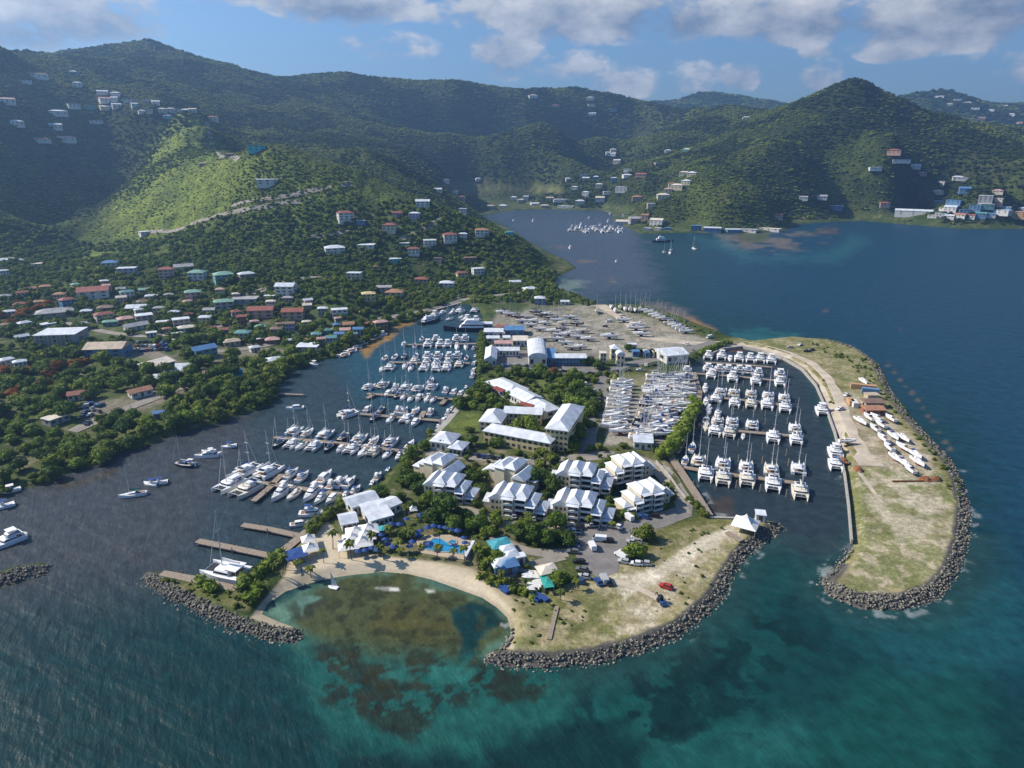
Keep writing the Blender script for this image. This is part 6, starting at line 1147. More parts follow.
houses([(984, 206, 12, 'grey', 'white', 'flat', 4), (997, 195, 9, 'cream', 'pink'), (997, 203, 9, 'cream', 'white'), (998, 207, 6, 'salmon', 'orange'), (1000, 218, 16, 'white', 'pale', 'flat', 2), (1016, 220, 17, 'orange', 'pink', 'flat', 3), (1021, 211, 6, 'white', 'white'), (938, 206, 14, 'blue', 'pale', 'flat', 2), (954, 206, 13, 'blue', 'blue', 'flat', 2), (950, 213, 11, 'white', 'pale', 'gable', 2), (964, 215, 10, 'blue', 'blue', 'flat', 2), (974, 213, 10, 'blue', 'blue', 'flat', 3), (985, 212, 12, 'teal', 'pale', 'flat', 2), (960, 219, 10, 'white', 'orange', 'gable', 1), (949, 219, 9, 'white', 'pale', 'gable', 1), (940, 217, 10, 'white', 'white', 'flat', 1), (980, 219, 9, 'blue', 'teal', 'gable', 2), (970, 219, 8, 'white', 'red', 'gable', 1), (932, 218, 8, 'white', 'cream', 'flat', 1), (944, 211, 8, 'white', 'grey', 'flat', 1), (1005, 212, 9, 'blue', 'pale', 'flat', 1), (990, 218, 8, 'white', 'blue', 'gable', 1)], 'in the eastern port', GT(913, 213)[0], 'the warehouse')
houses([(939, 98, 9, 'white', 'white'), (967, 104, 8, 'white', 'cream'), (979, 119, 10, 'salmon', 'pink'), (1003, 106, 8, 'white', 'white'), (989, 111, 9, 'white', 'pale'), (1017, 124, 10, 'salmon', 'orange'), (948, 106, 8, 'cream', 'cream'), (957, 101, 7, 'white', 'white'), (975, 110, 7, 'white', 'pale'), (1010, 116, 8, 'white', 'white')], 'on the farthest ridge', GT(880, 120)[0], 'the pointed peak')
# radio masts on the skyline
for x, y, h_, l in [(147, 48, 26, 'tall thin radio mast on the western skyline'), (155, 49, 15, 'shorter radio mast beside the tall one on the skyline')]:
    g_ = GT(x, y + 3)
    if g_:
        r = obj('radio_mast', None, None, g_[0]); 
        obj('pole', MB().tube((0, 0, -4), (0, 0, h_), 1.3, .9, 5).build('mast_pole', M_steel), r); obj('antenna', MB().box(-1.2, 1.2, -.8, .8, h_ * .8, h_ * .9).build('mast_antenna', M_alu), r); reg(r, l, 'mast')
# ------------------------------------------------------------------ foliage
import bmesh
F_dark = foliage('leaf_dark', (0.052, 0.097, 0.017), (0.135, 0.207, 0.038))
F_mid = foliage('leaf_mid', (0.081, 0.133, 0.020), (0.178, 0.238, 0.039))
F_lime = foliage('leaf_lime', (0.102, 0.144, 0.019), (0.192, 0.234, 0.041))
F_flame = foliage('leaf_flame', (.12, .085, .016), (.46, .135, .03), .3, .55)
F_palm = foliage('leaf_palm', (0.072, 0.108, 0.018), (0.156, 0.180, 0.036))
F_hill = foliage('leaf_hill', (0.075, 0.120, 0.020), (0.175, 0.240, 0.040), .6, .25)
F_mount_shade = foliage('leaf_mountain_shaded', (.028, .052, .015), (.074, .112, .026), .5, .25)  # hill foliage darkened, cloud shade put into the leaf colour
F_grass_lit = foliage('leaf_grass_lit', (.12, .165, .022), (.21, .25, .042), .35, .25)  # hill grass with sunlight painted into a brighter colour
F_scrub = foliage('leaf_scrub', (0.113, 0.155, 0.022), (0.221, 0.262, 0.044), .5, .25)
M_bark = mat('bark', (.14, .10, .07), .9, .3, 2, .4)
_b = bmesh.new(); bmesh.ops.create_icosphere(_b, subdivisions=2, radius=1.0); ICO2V = np.array([v.co[:] for v in _b.verts]); ICO2F = np.array([[v.index for v in f.verts] for f in _b.faces]); _b.free()
_b = bmesh.new(); bmesh.ops.create_icosphere(_b, subdivisions=1, radius=1.0); ICO1V = np.array([v.co[:] for v in _b.verts]); ICO1F = np.array([[v.index for v in f.verts] for f in _b.faces]); _b.free()
def crown_mesh(name, m, seed, lobes=9, leaves=520, flat=.62, core=True, ico=1, leaf=.16, hollow=0.0):
    """unit crown: about one across, sitting on z = 0; many leaf clumps round a few dense lobes"""
    g = np.random.default_rng(seed); V = []; F = []; nv = 0
    iv, if_ = (ICO1V, ICO1F) if ico == 1 else (ICO2V, ICO2F)
    cs = []
    for i in range(lobes):
        a = g.uniform(0, 6.28); rr_ = .30 * math.sqrt(g.uniform(.0, 1)) if i else 0
        c = np.array([rr_ * math.cos(a), rr_ * math.sin(a), flat * g.uniform(.30, .72) * (1.15 - rr_)]); r_ = g.uniform(.15, .25)
        cs.append((c, r_))
        if core:
            p = iv * (1 + g.uniform(-.28, .22, (len(iv), 1))) * r_ * np.array([1, 1, .85]) + c; p[:, 2] = np.maximum(p[:, 2], .05)
            V.append(p); F.append(if_ + nv); nv += len(p)
    per = leaves // lobes
    for c, r_ in cs:
        dirs = g.normal(size=(per, 3)); dirs[:, 2] = np.abs(dirs[:, 2]) * 1.0 - .35; dirs /= np.linalg.norm(dirs, axis=1, keepdims=True)
        pc = c + dirs * r_ * g.uniform(.85, 1.32, (per, 1)) * np.array([1, 1, .85]); pc[:, 2] = np.maximum(pc[:, 2], .06)
        t1 = np.cross(dirs + g.normal(size=(per, 3)) * .6, g.normal(size=(per, 3))); t1 /= np.linalg.norm(t1, axis=1, keepdims=True) + 1e-9
        t2 = np.cross(t1, dirs + g.normal(size=(per, 3)) * .5); t2 /= np.linalg.norm(t2, axis=1, keepdims=True) + 1e-9
        s_ = leaf * g.uniform(.35, .75, (per, 1)) * .5
        tri = np.stack([pc + t1 * s_ * 1.2, pc - t1 * s_ * .7 + t2 * s_, pc - t1 * s_ * .7 - t2 * s_], 1).reshape(-1, 3)
        V.append(tri); F.append(np.arange(len(tri)).reshape(-1, 3) + nv); nv += len(tri)
    return np_mesh(name, np.concatenate(V), np.concatenate(F), m)
TREES = {}
def trunk_mesh(h=.34):
    mb = MB().tube((0, 0, -.08), (.01, .01, h * .75), .045, .032, 6)
    for i in range(4): a = i * 1.6; mb.tube((.01, .01, h * .55), (.2 * math.cos(a), .2 * math.sin(a), h * 1.35), .024, .010, 5)
    return mb.build('trunk', M_bark)
TRK = trunk_mesh()
for k, m, fl in (('dark', F_dark, .66), ('mid', F_mid, .62), ('lime', F_lime, .60), ('flame', F_flame, .5)):
    TREES[k] = []
    for s_ in range(3):
        sp_ = Spec(); sp_.part('trunk', TRK); sp_.part('crown', crown_mesh('crown_' + k, m, hash(k) % 1000 + s_ if False else {'dark': 10, 'mid': 20, 'lime': 30, 'flame': 40}[k] + s_, 10, 620, fl)); TREES[k].append(sp_)
TDESC = {'dark': 'dense dark green tree', 'mid': 'leafy mid green tree', 'lime': 'bright yellow-green tree', 'flame': 'orange-flowering flame tree'}
MARKS = [(436, 546, 'the swimming pool'), (519, 510, 'the middle villa'), (451, 496, 'the lagoon-side villa'), (583, 517, 'the car park villa'), (510, 479, 'the middle canal villa'), (440, 474, 'the waterfront villa'), (625, 476, 'the broad canal villa'), (643, 505, 'the basin road villa'), (520, 446, 'the long hotel wing'), (556, 440, 'the tall hotel block'), (509, 400, 'the shop row'), (538, 362, 'the barrel-roofed warehouse'), (572, 364, 'the long workshop'), (612, 362, 'the gatehouse'), (640, 410, 'the storage yard'), (356, 545, 'the beach marquee'), (375, 520, 'the restaurant'), (559, 583, 'the thatch-coloured hut'), (605, 550, 'the car park'), (464, 420, 'the waterfront lawn'), (64, 346, 'the grey ribbed block'), (110, 357, 'the blue hall'), (170, 376, 'the classroom blocks'), (205, 358, 'the bright blue-roofed hall'), (78, 400, 'the scrapyard house'), (141, 397, 'the orange-roofed house'), (57, 424, 'the grey shed'), (276, 365, 'the inlet house'), (309, 350, 'the flat white building'), (35, 480, 'the inlet bank'), (130, 445, 'the mangrove shore'), (230, 405, 'the lagoon mangroves'), (690, 420, 'the eastern basin'), (530, 300, 'the isthmus'), (15, 369, 'the white woodland houses'), (100, 320, 'the town houses')]
MARKW = [(G(x, y, 1.6), t) for x, y, t in MARKS]
NTREE = 0
def tree(px, py, wpx, kind, p=None, w=None):
    global NTREE
    if p is None:
        g_ = GT(px, py)
        if g_ is None: return
        p, t = g_; w = wpx * t / FPX
    p = Vector((p.x, p.y, float(height(p.x, p.y)) - .15)); NTREE += 1
    mk = min(MARKW, key=lambda q: (q[0] - p).length)
    o = inst(random.choice(TREES[kind]), 'tree', p, random.uniform(0, 6.28), (w * 1.12, w * 1.12 * random.uniform(.9, 1.1), w * random.uniform(.95, 1.25)))
    return reg(o, f'{TDESC[kind]} nearest {mk[1]}', 'tree', 'trees', mk[0], 'it')
PT = [(472, 480, 20, 'dark'), (464, 476, 16, 'dark'), (535, 486, 26, 'dark'), (549, 490, 22, 'dark'), (557, 483, 18, 'dark'), (543, 478, 16, 'mid'), (412, 453, 14, 'mid'), (407, 466, 16, 'mid'), (414, 485, 22, 'dark'), (421, 492, 18, 'dark'), (407, 478, 16, 'mid'), (402, 486, 16, 'dark'),
      (525, 433, 26, 'mid'), (511, 432, 14, 'mid'), (534, 440, 18, 'dark'), (496, 447, 15, 'dark'), (472, 446, 16, 'dark'), (462, 444, 12, 'mid'), (570, 425, 18, 'mid'), (578, 437, 22, 'mid'), (572, 450, 18, 'dark'), (580, 424, 16, 'dark'), (562, 414, 16, 'dark'),
      (446, 516, 32, 'dark'), (437, 524, 28, 'dark'), (453, 529, 24, 'mid'), (476, 530, 22, 'dark'), (497, 524, 18, 'mid'), (517, 539, 26, 'dark'), (535, 541, 28, 'dark'), (525, 531, 20, 'mid'), (556, 531, 26, 'dark'), (563, 543, 26, 'dark'), (548, 545, 22, 'dark'), (409, 537, 20, 'mid'), (466, 520, 18, 'dark'), (488, 535, 16, 'mid'),
      (616, 476, 20, 'dark'), (605, 471, 16, 'dark'), (632, 492, 12, 'dark'), (608, 500, 14, 'mid'), (645, 539, 24, 'lime'), (634, 557, 22, 'mid'), (559, 583, 24, 'mid'), (497, 563, 18, 'dark'), (488, 556, 18, 'mid'), (482, 566, 16, 'mid'), (493, 572, 12, 'dark'), (575, 580, 10, 'mid'), (625, 516, 12, 'mid'), (617, 520, 9, 'lime'),
      (488, 369, 9, 'mid'), (500, 373, 12, 'mid'), (517, 375, 15, 'mid'), (526, 377, 17, 'mid'), (540, 376, 19, 'mid'), (548, 379, 14, 'dark'), (554, 372, 10, 'flame'), (573, 381, 19, 'mid'), (562, 386, 15, 'mid'), (551, 393, 17, 'mid'), (557, 402, 17, 'mid'), (568, 403, 21, 'mid'), (577, 410, 25, 'mid'), (585, 404, 21, 'dark'), (595, 410, 18, 'dark'), (590, 415, 20, 'mid'), (576, 391, 18, 'mid'), (587, 396, 14, 'lime'), (599, 369, 14, 'dark'), (590, 364, 12, 'dark'), (584, 365, 12, 'mid'), (595, 383, 10, 'mid'), (606, 376, 8, 'lime'), (609, 384, 8, 'lime'), (611, 392, 8, 'lime'), (613, 402, 8, 'mid'), (613, 411, 9, 'mid'), (600, 398, 9, 'mid'), (566, 421, 17, 'mid'), (584, 426, 17, 'mid'),
      (487, 394, 17, 'mid'), (483, 387, 13, 'mid'), (492, 404, 17, 'mid'), (505, 378, 11, 'mid'), (510, 400, 12, 'dark'), (500, 410, 13, 'mid'), (521, 410, 12, 'mid'), (537, 410, 15, 'mid'), (479, 401, 14, 'lime'), (473, 408, 12, 'mid'), (484, 412, 14, 'mid'),
      (460, 408, 17, 'mid'), (467, 403, 13, 'mid'), (472, 396, 13, 'mid'), (478, 390, 12, 'mid'), (430, 435, 10, 'lime'), (470, 432, 10, 'mid'), (424, 449, 13, 'dark'), (411, 460, 17, 'dark'), (446, 456, 10, 'mid'), (460, 455, 9, 'mid'),
      (629, 352, 10, 'dark'), (641, 355, 10, 'mid'), (380, 498, 20, 'dark'), (372, 502, 12, 'mid'), (412, 509, 15, 'mid'), (424, 504, 14, 'mid'), (400, 500, 14, 'dark'), (374, 539, 9, 'mid'), (374, 546, 9, 'mid'), (466, 447, 9, 'dark'), (652, 482, 9, 'mid'), (599, 449, 9, 'lime'), (590, 470, 9, 'mid'), (12, 442, 16, 'mid'), (26, 453, 16, 'lime'), (40, 446, 17, 'mid'), (56, 439, 16, 'mid'), (8, 459, 17, 'mid'), (30, 434, 15, 'dark'), (48, 456, 16, 'mid'), (70, 442, 15, 'lime'), (18, 427, 15, 'mid'), (64, 452, 15, 'mid'), (86, 442, 14, 'mid'), (100, 434, 14, 'mid'), (560, 470, 12, 'mid'), (480, 492, 16, 'dark'), (486, 478, 14, 'mid'), (495, 494, 12, 'mid'), (546, 498, 14, 'dark'), (552, 509, 13, 'mid'), (556, 500, 14, 'dark'), (612, 512, 12, 'mid'), (606, 492, 14, 'dark'), (475, 505, 12, 'mid'), (484, 514, 10, 'lime'), (428, 500, 14, 'dark'), (540, 455, 11, 'mid'), (550, 458, 11, 'lime'), (632, 518, 10, 'lime'), (566, 520, 8, 'lime'), (500, 458, 8, 'lime'), (519, 455, 9, 'mid'), (612, 462, 12, 'mid'), (590, 450, 9, 'mid'), (660, 500, 8, 'mid'), (664, 508, 8, 'lime'), (553, 463, 14, 'mid'), (540, 466, 12, 'lime'), (623, 448, 10, 'mid')]
for a in PT: tree(*a)
for x, y, w_ in [(20, 319, 13), (40, 311, 13), (30, 306, 11), (63, 304, 10), (10, 327, 13), (30, 373, 15), (60, 371, 16), (76, 366, 14), (55, 399, 16), (45, 386, 16), (12, 396, 15), (60, 391, 14), (137, 369, 9), (70, 386, 13), (188, 344, 8), (5, 374, 14), (86, 363, 10), (35, 392, 12), (66, 263, 6), (82, 262, 5), (25, 314, 12), (48, 306, 11), (0, 318, 12), (15, 305, 9), (50, 376, 14), (68, 378, 13), (24, 388, 13), (38, 368, 12)]: tree(x, y, w_, 'flame')
# mainland woods: scattered, largest ones as trees, the rest as one wood
WOOD = poly_world([(-300, 300), (-40, 262), (60, 255), (260, 268), (400, 262), (480, 262), (560, 274), (575, 268), (558, 276), (556, 288), (560, 304), (470, 303), (436, 309), (398, 321), (366, 341), (330, 352), (288, 374), (279, 397), (263, 407), (215, 423), (165, 437), (125, 451), (100, 464), (50, 483), (0, 496), (-60, 512), (-300, 600)], 1.6)
clear_px = [np.array(q, float) for q in ([(128, 344), (150, 340), (182, 352), (175, 366), (140, 372), (118, 367)], [(80, 402), (108, 400), (112, 418), (84, 424)], [(120, 400), (150, 388), (160, 392), (128, 410)], [(195, 348), (250, 345), (290, 350), (262, 357), (210, 362)])]
ob = np.array(OBST)
roads_w = [poly_world(q, 1.6) for q in ([(85, 425), (130, 408), (160, 396), (190, 385)], [(195, 352), (235, 352), (262, 346), (300, 338), (330, 330), (365, 322), (420, 312), (470, 298), (520, 293)], [(60, 322), (110, 333), (150, 338), (200, 330), (240, 322)])]
def free(x, y, pad=1.0):
    ok = np.ones(x.shape, bool)
    for ox, oy, r_ in ob: ok &= (x - ox) ** 2 + (y - oy) ** 2 > (r_ * pad) ** 2
    for rw in roads_w: ok &= segdist(rw, x, y, False) > 4.5
    qx, qy = proj(x, y, height(x, y))
    for cpx in clear_px: ok &= ~inside(cpx, qx, qy)
    return ok
bb = WOOD.min(0), WOOD.max(0)
cand = rng.uniform(bb[0], bb[1], (30000, 2))
cand = cand[inside(WOOD, cand[:, 0], cand[:, 1])]; 
sd_c = sdf(LAND, cand[:, 0], cand[:, 1])
shore_t = sd_c < 16
dens_n = fbm(cand[:, 0], cand[:, 1], 35, 3)
cand = cand[(sd_c > 1.0) & free(cand[:, 0], cand[:, 1], .8) & ((dens_n > .33) | shore_t)]
keep_ = []; cell = {}
for x, y in cand:
    r0 = (4.0 + 3.0 * rng.random()) * (1.35 if x * x + y * y < 480 ** 2 else 1.0); k = (int(x // 9), int(y // 9)); ok = True
    for i in (-1, 0, 1):
        for j in (-1, 0, 1):
            for (ax, ay, ar) in cell.get((k[0] + i, k[1] + j), ()):
                if (ax - x) ** 2 + (ay - y) ** 2 < ((ar + r0) * .44) ** 2: ok = False
    if ok: cell.setdefault(k, []).append((x, y, r0)); keep_.append((x, y, r0))
keep_ = np.array(keep_); hx, hy = proj(keep_[:, 0], keep_[:, 1], 4.0)
vis = (hx > 0) & (hx < 1024) & (hy > 230)
size = keep_[:, 2] / np.hypot(keep_[:, 0], keep_[:, 1]) * np.where(vis, 1, 0)
order = np.argsort(-size); NL = max(0, 297 - NTREE)
for i in order[:NL]:
    x, y, w_ = keep_[i]; sh_ = float(sdf(LAND, np.array([x]), np.array([y]))[0])
    tree(0, 0, 0, random.choices(['dark', 'mid', 'lime'], [.35, .5, .15] if sh_ > 14 else [.1, .5, .4])[0], Vector((x, y, 0)), w_ * 1.15)
rest = keep_[order[NL:]]
print('trees', NTREE, 'rest', len(rest))

# ------------------------------------------------------------------ woods and scrub nobody could count
def scatter(name, pts, scl, sources, label=None):
    me = bpy.data.meshes.new(name); me.vertices.add(len(pts)); me.vertices.foreach_set('co', np.asarray(pts, np.float32).ravel())
    at = me.attributes.new('size', 'FLOAT_VECTOR', 'POINT'); at.data.foreach_set('vector', np.asarray(scl, np.float32).ravel())
    ar = me.attributes.new('turn', 'FLOAT_VECTOR', 'POINT'); rt = np.zeros((len(pts), 3), np.float32); rt[:, 2] = rng.uniform(0, 6.28, len(pts)); ar.data.foreach_set('vector', rt.ravel())
    ai = me.attributes.new('pick', 'INT', 'POINT'); ai.data.foreach_set('value', rng.integers(0, len(sources), len(pts)).astype(np.int32))
    o = obj(name, me, kind='stuff')
    c = bpy.data.collections.new(name + '_kinds')
    for i, s_ in enumerate(sources): c.objects.link(bpy.data.objects.new(f'{name}_kind_{i}', s_))
    t = bpy.data.node_groups.new(name + '_nodes', 'GeometryNodeTree'); t.interface.new_socket('Geometry', in_out='INPUT', socket_type='NodeSocketGeometry'); t.interface.new_socket('Geometry', in_out='OUTPUT', socket_type='NodeSocketGeometry')
    N_ = t.nodes; gi = N_.new('NodeGroupInput'); go = N_.new('NodeGroupOutput'); ip = N_.new('GeometryNodeInstanceOnPoints'); ci = N_.new('GeometryNodeCollectionInfo')
    ci.inputs['Collection'].default_value = c; ci.inputs['Separate Children'].default_value = True; ci.inputs['Reset Children'].default_value = True; ip.inputs['Pick Instance'].default_value = True
    def na(nm, ty): q = N_.new('GeometryNodeInputNamedAttribute'); q.data_type = ty; q.inputs['Name'].default_value = nm; return q.outputs['Attribute']
    e2r = N_.new('FunctionNodeEulerToRotation'); L_ = t.links
    L_.new(na('turn', 'FLOAT_VECTOR'), e2r.inputs[0]); L_.new(gi.outputs[0], ip.inputs['Points']); L_.new(ci.outputs[0], ip.inputs['Instance']); L_.new(na('pick', 'INT'), ip.inputs['Instance Index']); L_.new(e2r.outputs[0], ip.inputs['Rotation']); L_.new(na('size', 'FLOAT_VECTOR'), ip.inputs['Scale']); L_.new(ip.outputs[0], go.inputs[0])
    md = o.modifiers.new('scatter', 'NODES'); md.node_group = t
    return o
def sizes(w, hmul=(.8, 1.15)): return np.stack([w, w * rng.uniform(.85, 1.15, len(w)), w * rng.uniform(*hmul, len(w))], 1)
low = [crown_mesh('wood_crown', F_mid, 71, 7, 150, .62, leaf=.26), crown_mesh('wood_crown', F_dark, 72, 7, 150, .66, leaf=.26), crown_mesh('wood_crown', F_lime, 73, 7, 150, .6, leaf=.26), crown_mesh('wood_crown', F_mid, 74, 7, 150, .66, leaf=.26)]
z = height(rest[:, 0], rest[:, 1]) - .2
scatter('woods', np.stack([rest[:, 0], rest[:, 1], z], 1), sizes(rest[:, 2] * 1.2), low)
# hills
hill_src = [crown_mesh('hill_crown', F_hill, 81 + i, 6, 110, .55, leaf=.26) for i in range(3)]
scrub_src = [crown_mesh('scrub_crown', F_scrub, 91 + i, 5, 70, .45, leaf=.28) for i in range(3)]
pts = []; scl = []; pts2 = []; scl2 = []; pts3 = []; scl3 = []
LIT2 = np.array([(648, 222), (662, 198), (690, 180), (735, 178), (768, 195), (778, 224), (700, 230)], float)  # painted sunlight: more of the pale scrub grows inside
LITHILL = np.array([(50, 265), (90, 222), (125, 188), (158, 128), (180, 105), (215, 140), (240, 150), (262, 148), (300, 155), (340, 170), (400, 200), (450, 218), (420, 240), (350, 255), (300, 268), (200, 268), (110, 285)], float)  # painted sunlight: bright grass takes the place of forest inside
r_ = 430.0
while r_ < 3800:
    s_ = max(3.4, r_ * .0044); na_ = int(R(86) * r_ / s_)
    th_ = -R(43) + (np.arange(na_) + rng.uniform(0, 1, na_)) * R(86) / na_; r2 = r_ + rng.uniform(0, s_, na_)
    x = r2 * np.sin(th_); y = r2 * np.cos(th_); zz = height(x, y); px_, py_ = proj(x, y, zz)
    ok = (zz > 5.0) & (px_ > -40) & (px_ < 1064)
    x, y, zz = x[ok], y[ok], zz[ok]
    if len(x):
        nn = fbm(x, y, 70, 3); ok = free(x, y, .6) & ((zz > 16) | (nn > .42)); px_, py_ = proj(x, y, zz)
        field = inside(np.array([(448, 181), (565, 185), (565, 194), (500, 195), (448, 195)], float), px_, py_); ok &= ~field
        if 0: grassy = inside(np.array([(60, 260), (95, 225), (130, 185), (160, 130), (185, 108), (215, 140), (245, 160), (240, 200), (180, 240), (110, 280)], float), px_, py_)
        w_ = s_ * rng.uniform(.7, 1.7, len(x)) * (.75 + .6 * nn) * np.where(y < 900, .85, 1.0)
        lw_ = sstep(-8, 60, sdf(LITHILL, px_, py_)); lit_ = (lw_ > 0) & (nn < .44 + .22 * lw_ + .06 * rng.standard_normal(len(x)) * lw_) & (zz > 14); nearh = (y < 900) & (zz > 18); l2 = inside(LIT2, px_, py_); thr_ = np.where(l2, .64, np.where(nearh, .60, .5)); sc_k = (nn < thr_) & ok & ~lit_; tr_k = (nn >= thr_) & ok & ~lit_; gr_k = lit_ & ok & (rng.random(len(x)) < .55)
        pts3.append(np.stack([x, y, zz - .3], 1)[gr_k]); scl3.append(w_[gr_k] * .8)
        pts.append(np.stack([x, y, zz - .4], 1)[tr_k]); scl.append(w_[tr_k]); pts2.append(np.stack([x, y, zz - .4], 1)[sc_k]); scl2.append(w_[sc_k] * .95)
    r_ += s_
P1 = np.concatenate(pts); S1 = np.concatenate(scl); fa = (P1[:, 1] + rng.normal(0, 30, len(P1)) > np.where(P1[:, 0] > -330, 905, 1210) - 260 * (P1[:, 0] < -520)) & ~((np.hypot(P1[:, 0] - 420, P1[:, 1] - 1180) < 200) & (P1[:, 2] < 90)); P2 = np.concatenate(pts2); print('hill plants', len(P1), len(P2))  # fa picks the back slopes that take the shade-darkened leaf
scatter('hillside_forest', P1[~fa], sizes(S1[~fa], (.40, .70)), hill_src); scatter('mountain_forest', P1[fa], sizes(S1[fa], (.42, .72)), [crown_mesh('mountain_crown', F_mount_shade, 181 + i, 6, 110, .55, leaf=.26) for i in range(3)]); P3 = np.concatenate(pts3); scatter('hill_grass', P3, sizes(np.concatenate(scl3), (.4, .7)), [crown_mesh('grass_crown', F_grass_lit, 95 + i, 5, 70, .4, leaf=.28) for i in range(2)]); scatter('hillside_scrub', P2, sizes(np.concatenate(scl2), (.38, .65)), scrub_src)
# low scrub on the peninsula and along the shores
def inpoly_scatter(poly, n_, w0, w1, hgt=1.6):
    P = poly_world(poly, hgt); a, b_ = P.min(0), P.max(0); c = rng.uniform(a, b_, (n_ * 3, 2)); c = c[inside(P, c[:, 0], c[:, 1])][:n_]
    c = c[free(c[:, 0], c[:, 1], .75)]
    return np.concatenate([c, rng.uniform(w0, w1, (len(c), 1))], 1)
bush = [inpoly_scatter(*a) for a in [
    ([(400, 455), (470, 440), (690, 452), (690, 500), (560, 522), (480, 505), (410, 500)], 170, 1.5, 4), ([(400, 500), (480, 545), (560, 548), (560, 530), (470, 512)], 60, 1.5, 4), ([(480, 552), (520, 560), (560, 575), (575, 590), (520, 595), (485, 575)], 80, 1.2, 3),
    ([(512, 600), (570, 595), (600, 610), (560, 640), (512, 650)], 26, .6, 1.4), ([(640, 540), (720, 520), (770, 527), (720, 580), (650, 630)], 34, .6, 1.6), ([(795, 338), (880, 362), (905, 405), (950, 460), (966, 505), (955, 505), (930, 455), (885, 405), (850, 365)], 260, 1.0, 2.6),
    ([(820, 380), (830, 378), (842, 420), (846, 460), (838, 440)], 30, .8, 2.2), ([(480, 330), (485, 330), (484, 378), (476, 382)], 40, 1.5, 3.5), ([(484, 372), (545, 376), (600, 372), (606, 440), (560, 415), (480, 412)], 150, 2, 4.5),
    ([(160, 578), (236, 592), (262, 606), (248, 614), (205, 600), (165, 584)], 50, .8, 2.2), ([(645, 308), (690, 322), (730, 338), (700, 334), (660, 318)], 60, 1.0, 2.4), ([(555, 288), (600, 302), (590, 306), (540, 300)], 90, 2, 5), ([(690, 350), (720, 344), (712, 350), (694, 362)], 30, 1, 2.5), ([(720, 232), (770, 232), (768, 242), (735, 242)], 4, 3, 6)]]
bush = np.concatenate(bush); bush = bush[sdf(LAND, bush[:, 0], bush[:, 1]) > 1.2]
bs = [crown_mesh('bush_crown', F_mid, 61, 5, 110, .6, leaf=.3), crown_mesh('bush_crown', F_lime, 62, 5, 110, .55, leaf=.3), crown_mesh('bush_crown', F_dark, 63, 5, 110, .6, leaf=.3)]
scatter('shrubbery', np.stack([bush[:, 0], bush[:, 1], height(bush[:, 0], bush[:, 1]) - .1], 1), sizes(bush[:, 2], (.7, 1.1)), bs)
# shoreline thicket of mangroves
sl = poly_world(LEFT_SHORE, 1.0); tp = []
for a, b_ in zip(sl, sl[1:]):
    L_ = np.hypot(*(b_ - a)); k = int(L_ / 1.5)
    for i in range(k): q = a + (b_ - a) * (i + rng.random()) / k; nrm = np.array([-(b_ - a)[1], (b_ - a)[0]]) / L_; tp.append((*(q + nrm * rng.uniform(.5, 11)), rng.uniform(2.5, 5.5)))
tp = np.array(tp); tp = tp[(sdf(LAND, tp[:, 0], tp[:, 1]) > .3) & free(tp[:, 0], tp[:, 1], .8)]
scatter('mangrove_thicket', np.stack([tp[:, 0], tp[:, 1], np.maximum(height(tp[:, 0], tp[:, 1]) - .3, -.2)], 1), sizes(tp[:, 2], (.7, 1.0)), [low[0], low[2], bs[1]])
# clipped and wild hedges
def hedge(pts_, w, h, label, m=F_mid):
    P = [G(x, y, 1.6) for x, y in pts_]; c = P[len(P) // 2]; V = []; F = []; nv = 0; g = np.random.default_rng(len(pts_) + int(abs(c.x)))
    for a, b_ in zip(P, P[1:]):
        L_ = (b_ - a).length
        for i in range(max(1, int(L_ / 1.3))):
            q = a.lerp(b_, (i + g.random()) / max(1, int(L_ / 1.3))) - c; q = np.array([q.x + g.uniform(-.4, .4) * w, q.y + g.uniform(-.4, .4) * w, h * g.uniform(.3, .6)])
            p = ICO1V * (1 + g.uniform(-.3, .3, (len(ICO1V), 1))) * np.array([w * .42, w * .42, h * .5]) + q; V.append(p); F.append(ICO1F + nv); nv += len(p)
            d_ = g.normal(size=(26, 3)); d_ /= np.linalg.norm(d_, axis=1, keepdims=True); pc = q + d_ * np.array([w * .48, w * .48, h * .6]); t1 = g.normal(size=(26, 3)) * .32; t2 = g.normal(size=(26, 3)) * .32
            tri = np.stack([pc + t1, pc - t1 + t2, pc - t1 - t2], 1).reshape(-1, 3); V.append(tri); F.append(np.arange(len(tri)).reshape(-1, 3) + nv); nv += len(tri)
    return reg(obj('hedge', np_mesh('hedge', np.concatenate(V), np.concatenate(F), m), None, c), label, 'hedge')
hedge([(240, 589), (258, 574), (280, 557)], 4.2, 3.0, 'bushy green hedge beside the western boardwalk', F_mid); hedge([(308, 534), (326, 518), (346, 502)], 4.2, 3.0, 'bright green hedge between lagoon quay and beach bar', F_lime); hedge([(247, 605), (255, 596), (262, 588)], 3.5, 2.4, 'low wild hedge beside the spit sand')
hedge([(662, 460), (672, 447), (684, 431), (691, 417), (694, 402)], 5, 4.0, 'tall wild hedge between storage yard and eastern basin', F_mid); hedge([(700, 354), (716, 347), (730, 343)], 3.5, 2.5, 'scrubby hedge along the north bank of the eastern basin'); hedge([(689, 499), (698, 508), (706, 518)], 2, 1.5, 'low flowering hedge along the basin walkway', F_lime)
hedge([(482, 372), (481, 352), (483, 334)], 4, 3.2, 'tall hedge between lagoon quay and boathouse', F_mid); hedge([(194, 583), (204, 586), (222, 590)], 3.5, 2.2, 'round green bushes beside the breakwater dock', F_mid); hedge([(612, 374), (616, 395), (612, 420)], 3, 2.2, 'narrow hedge beside the yard road', F_lime); hedge([(478, 577), (500, 584), (520, 592), (530, 600)], 2.6, 1.6, 'low shrubs above the curved beach', F_lime)
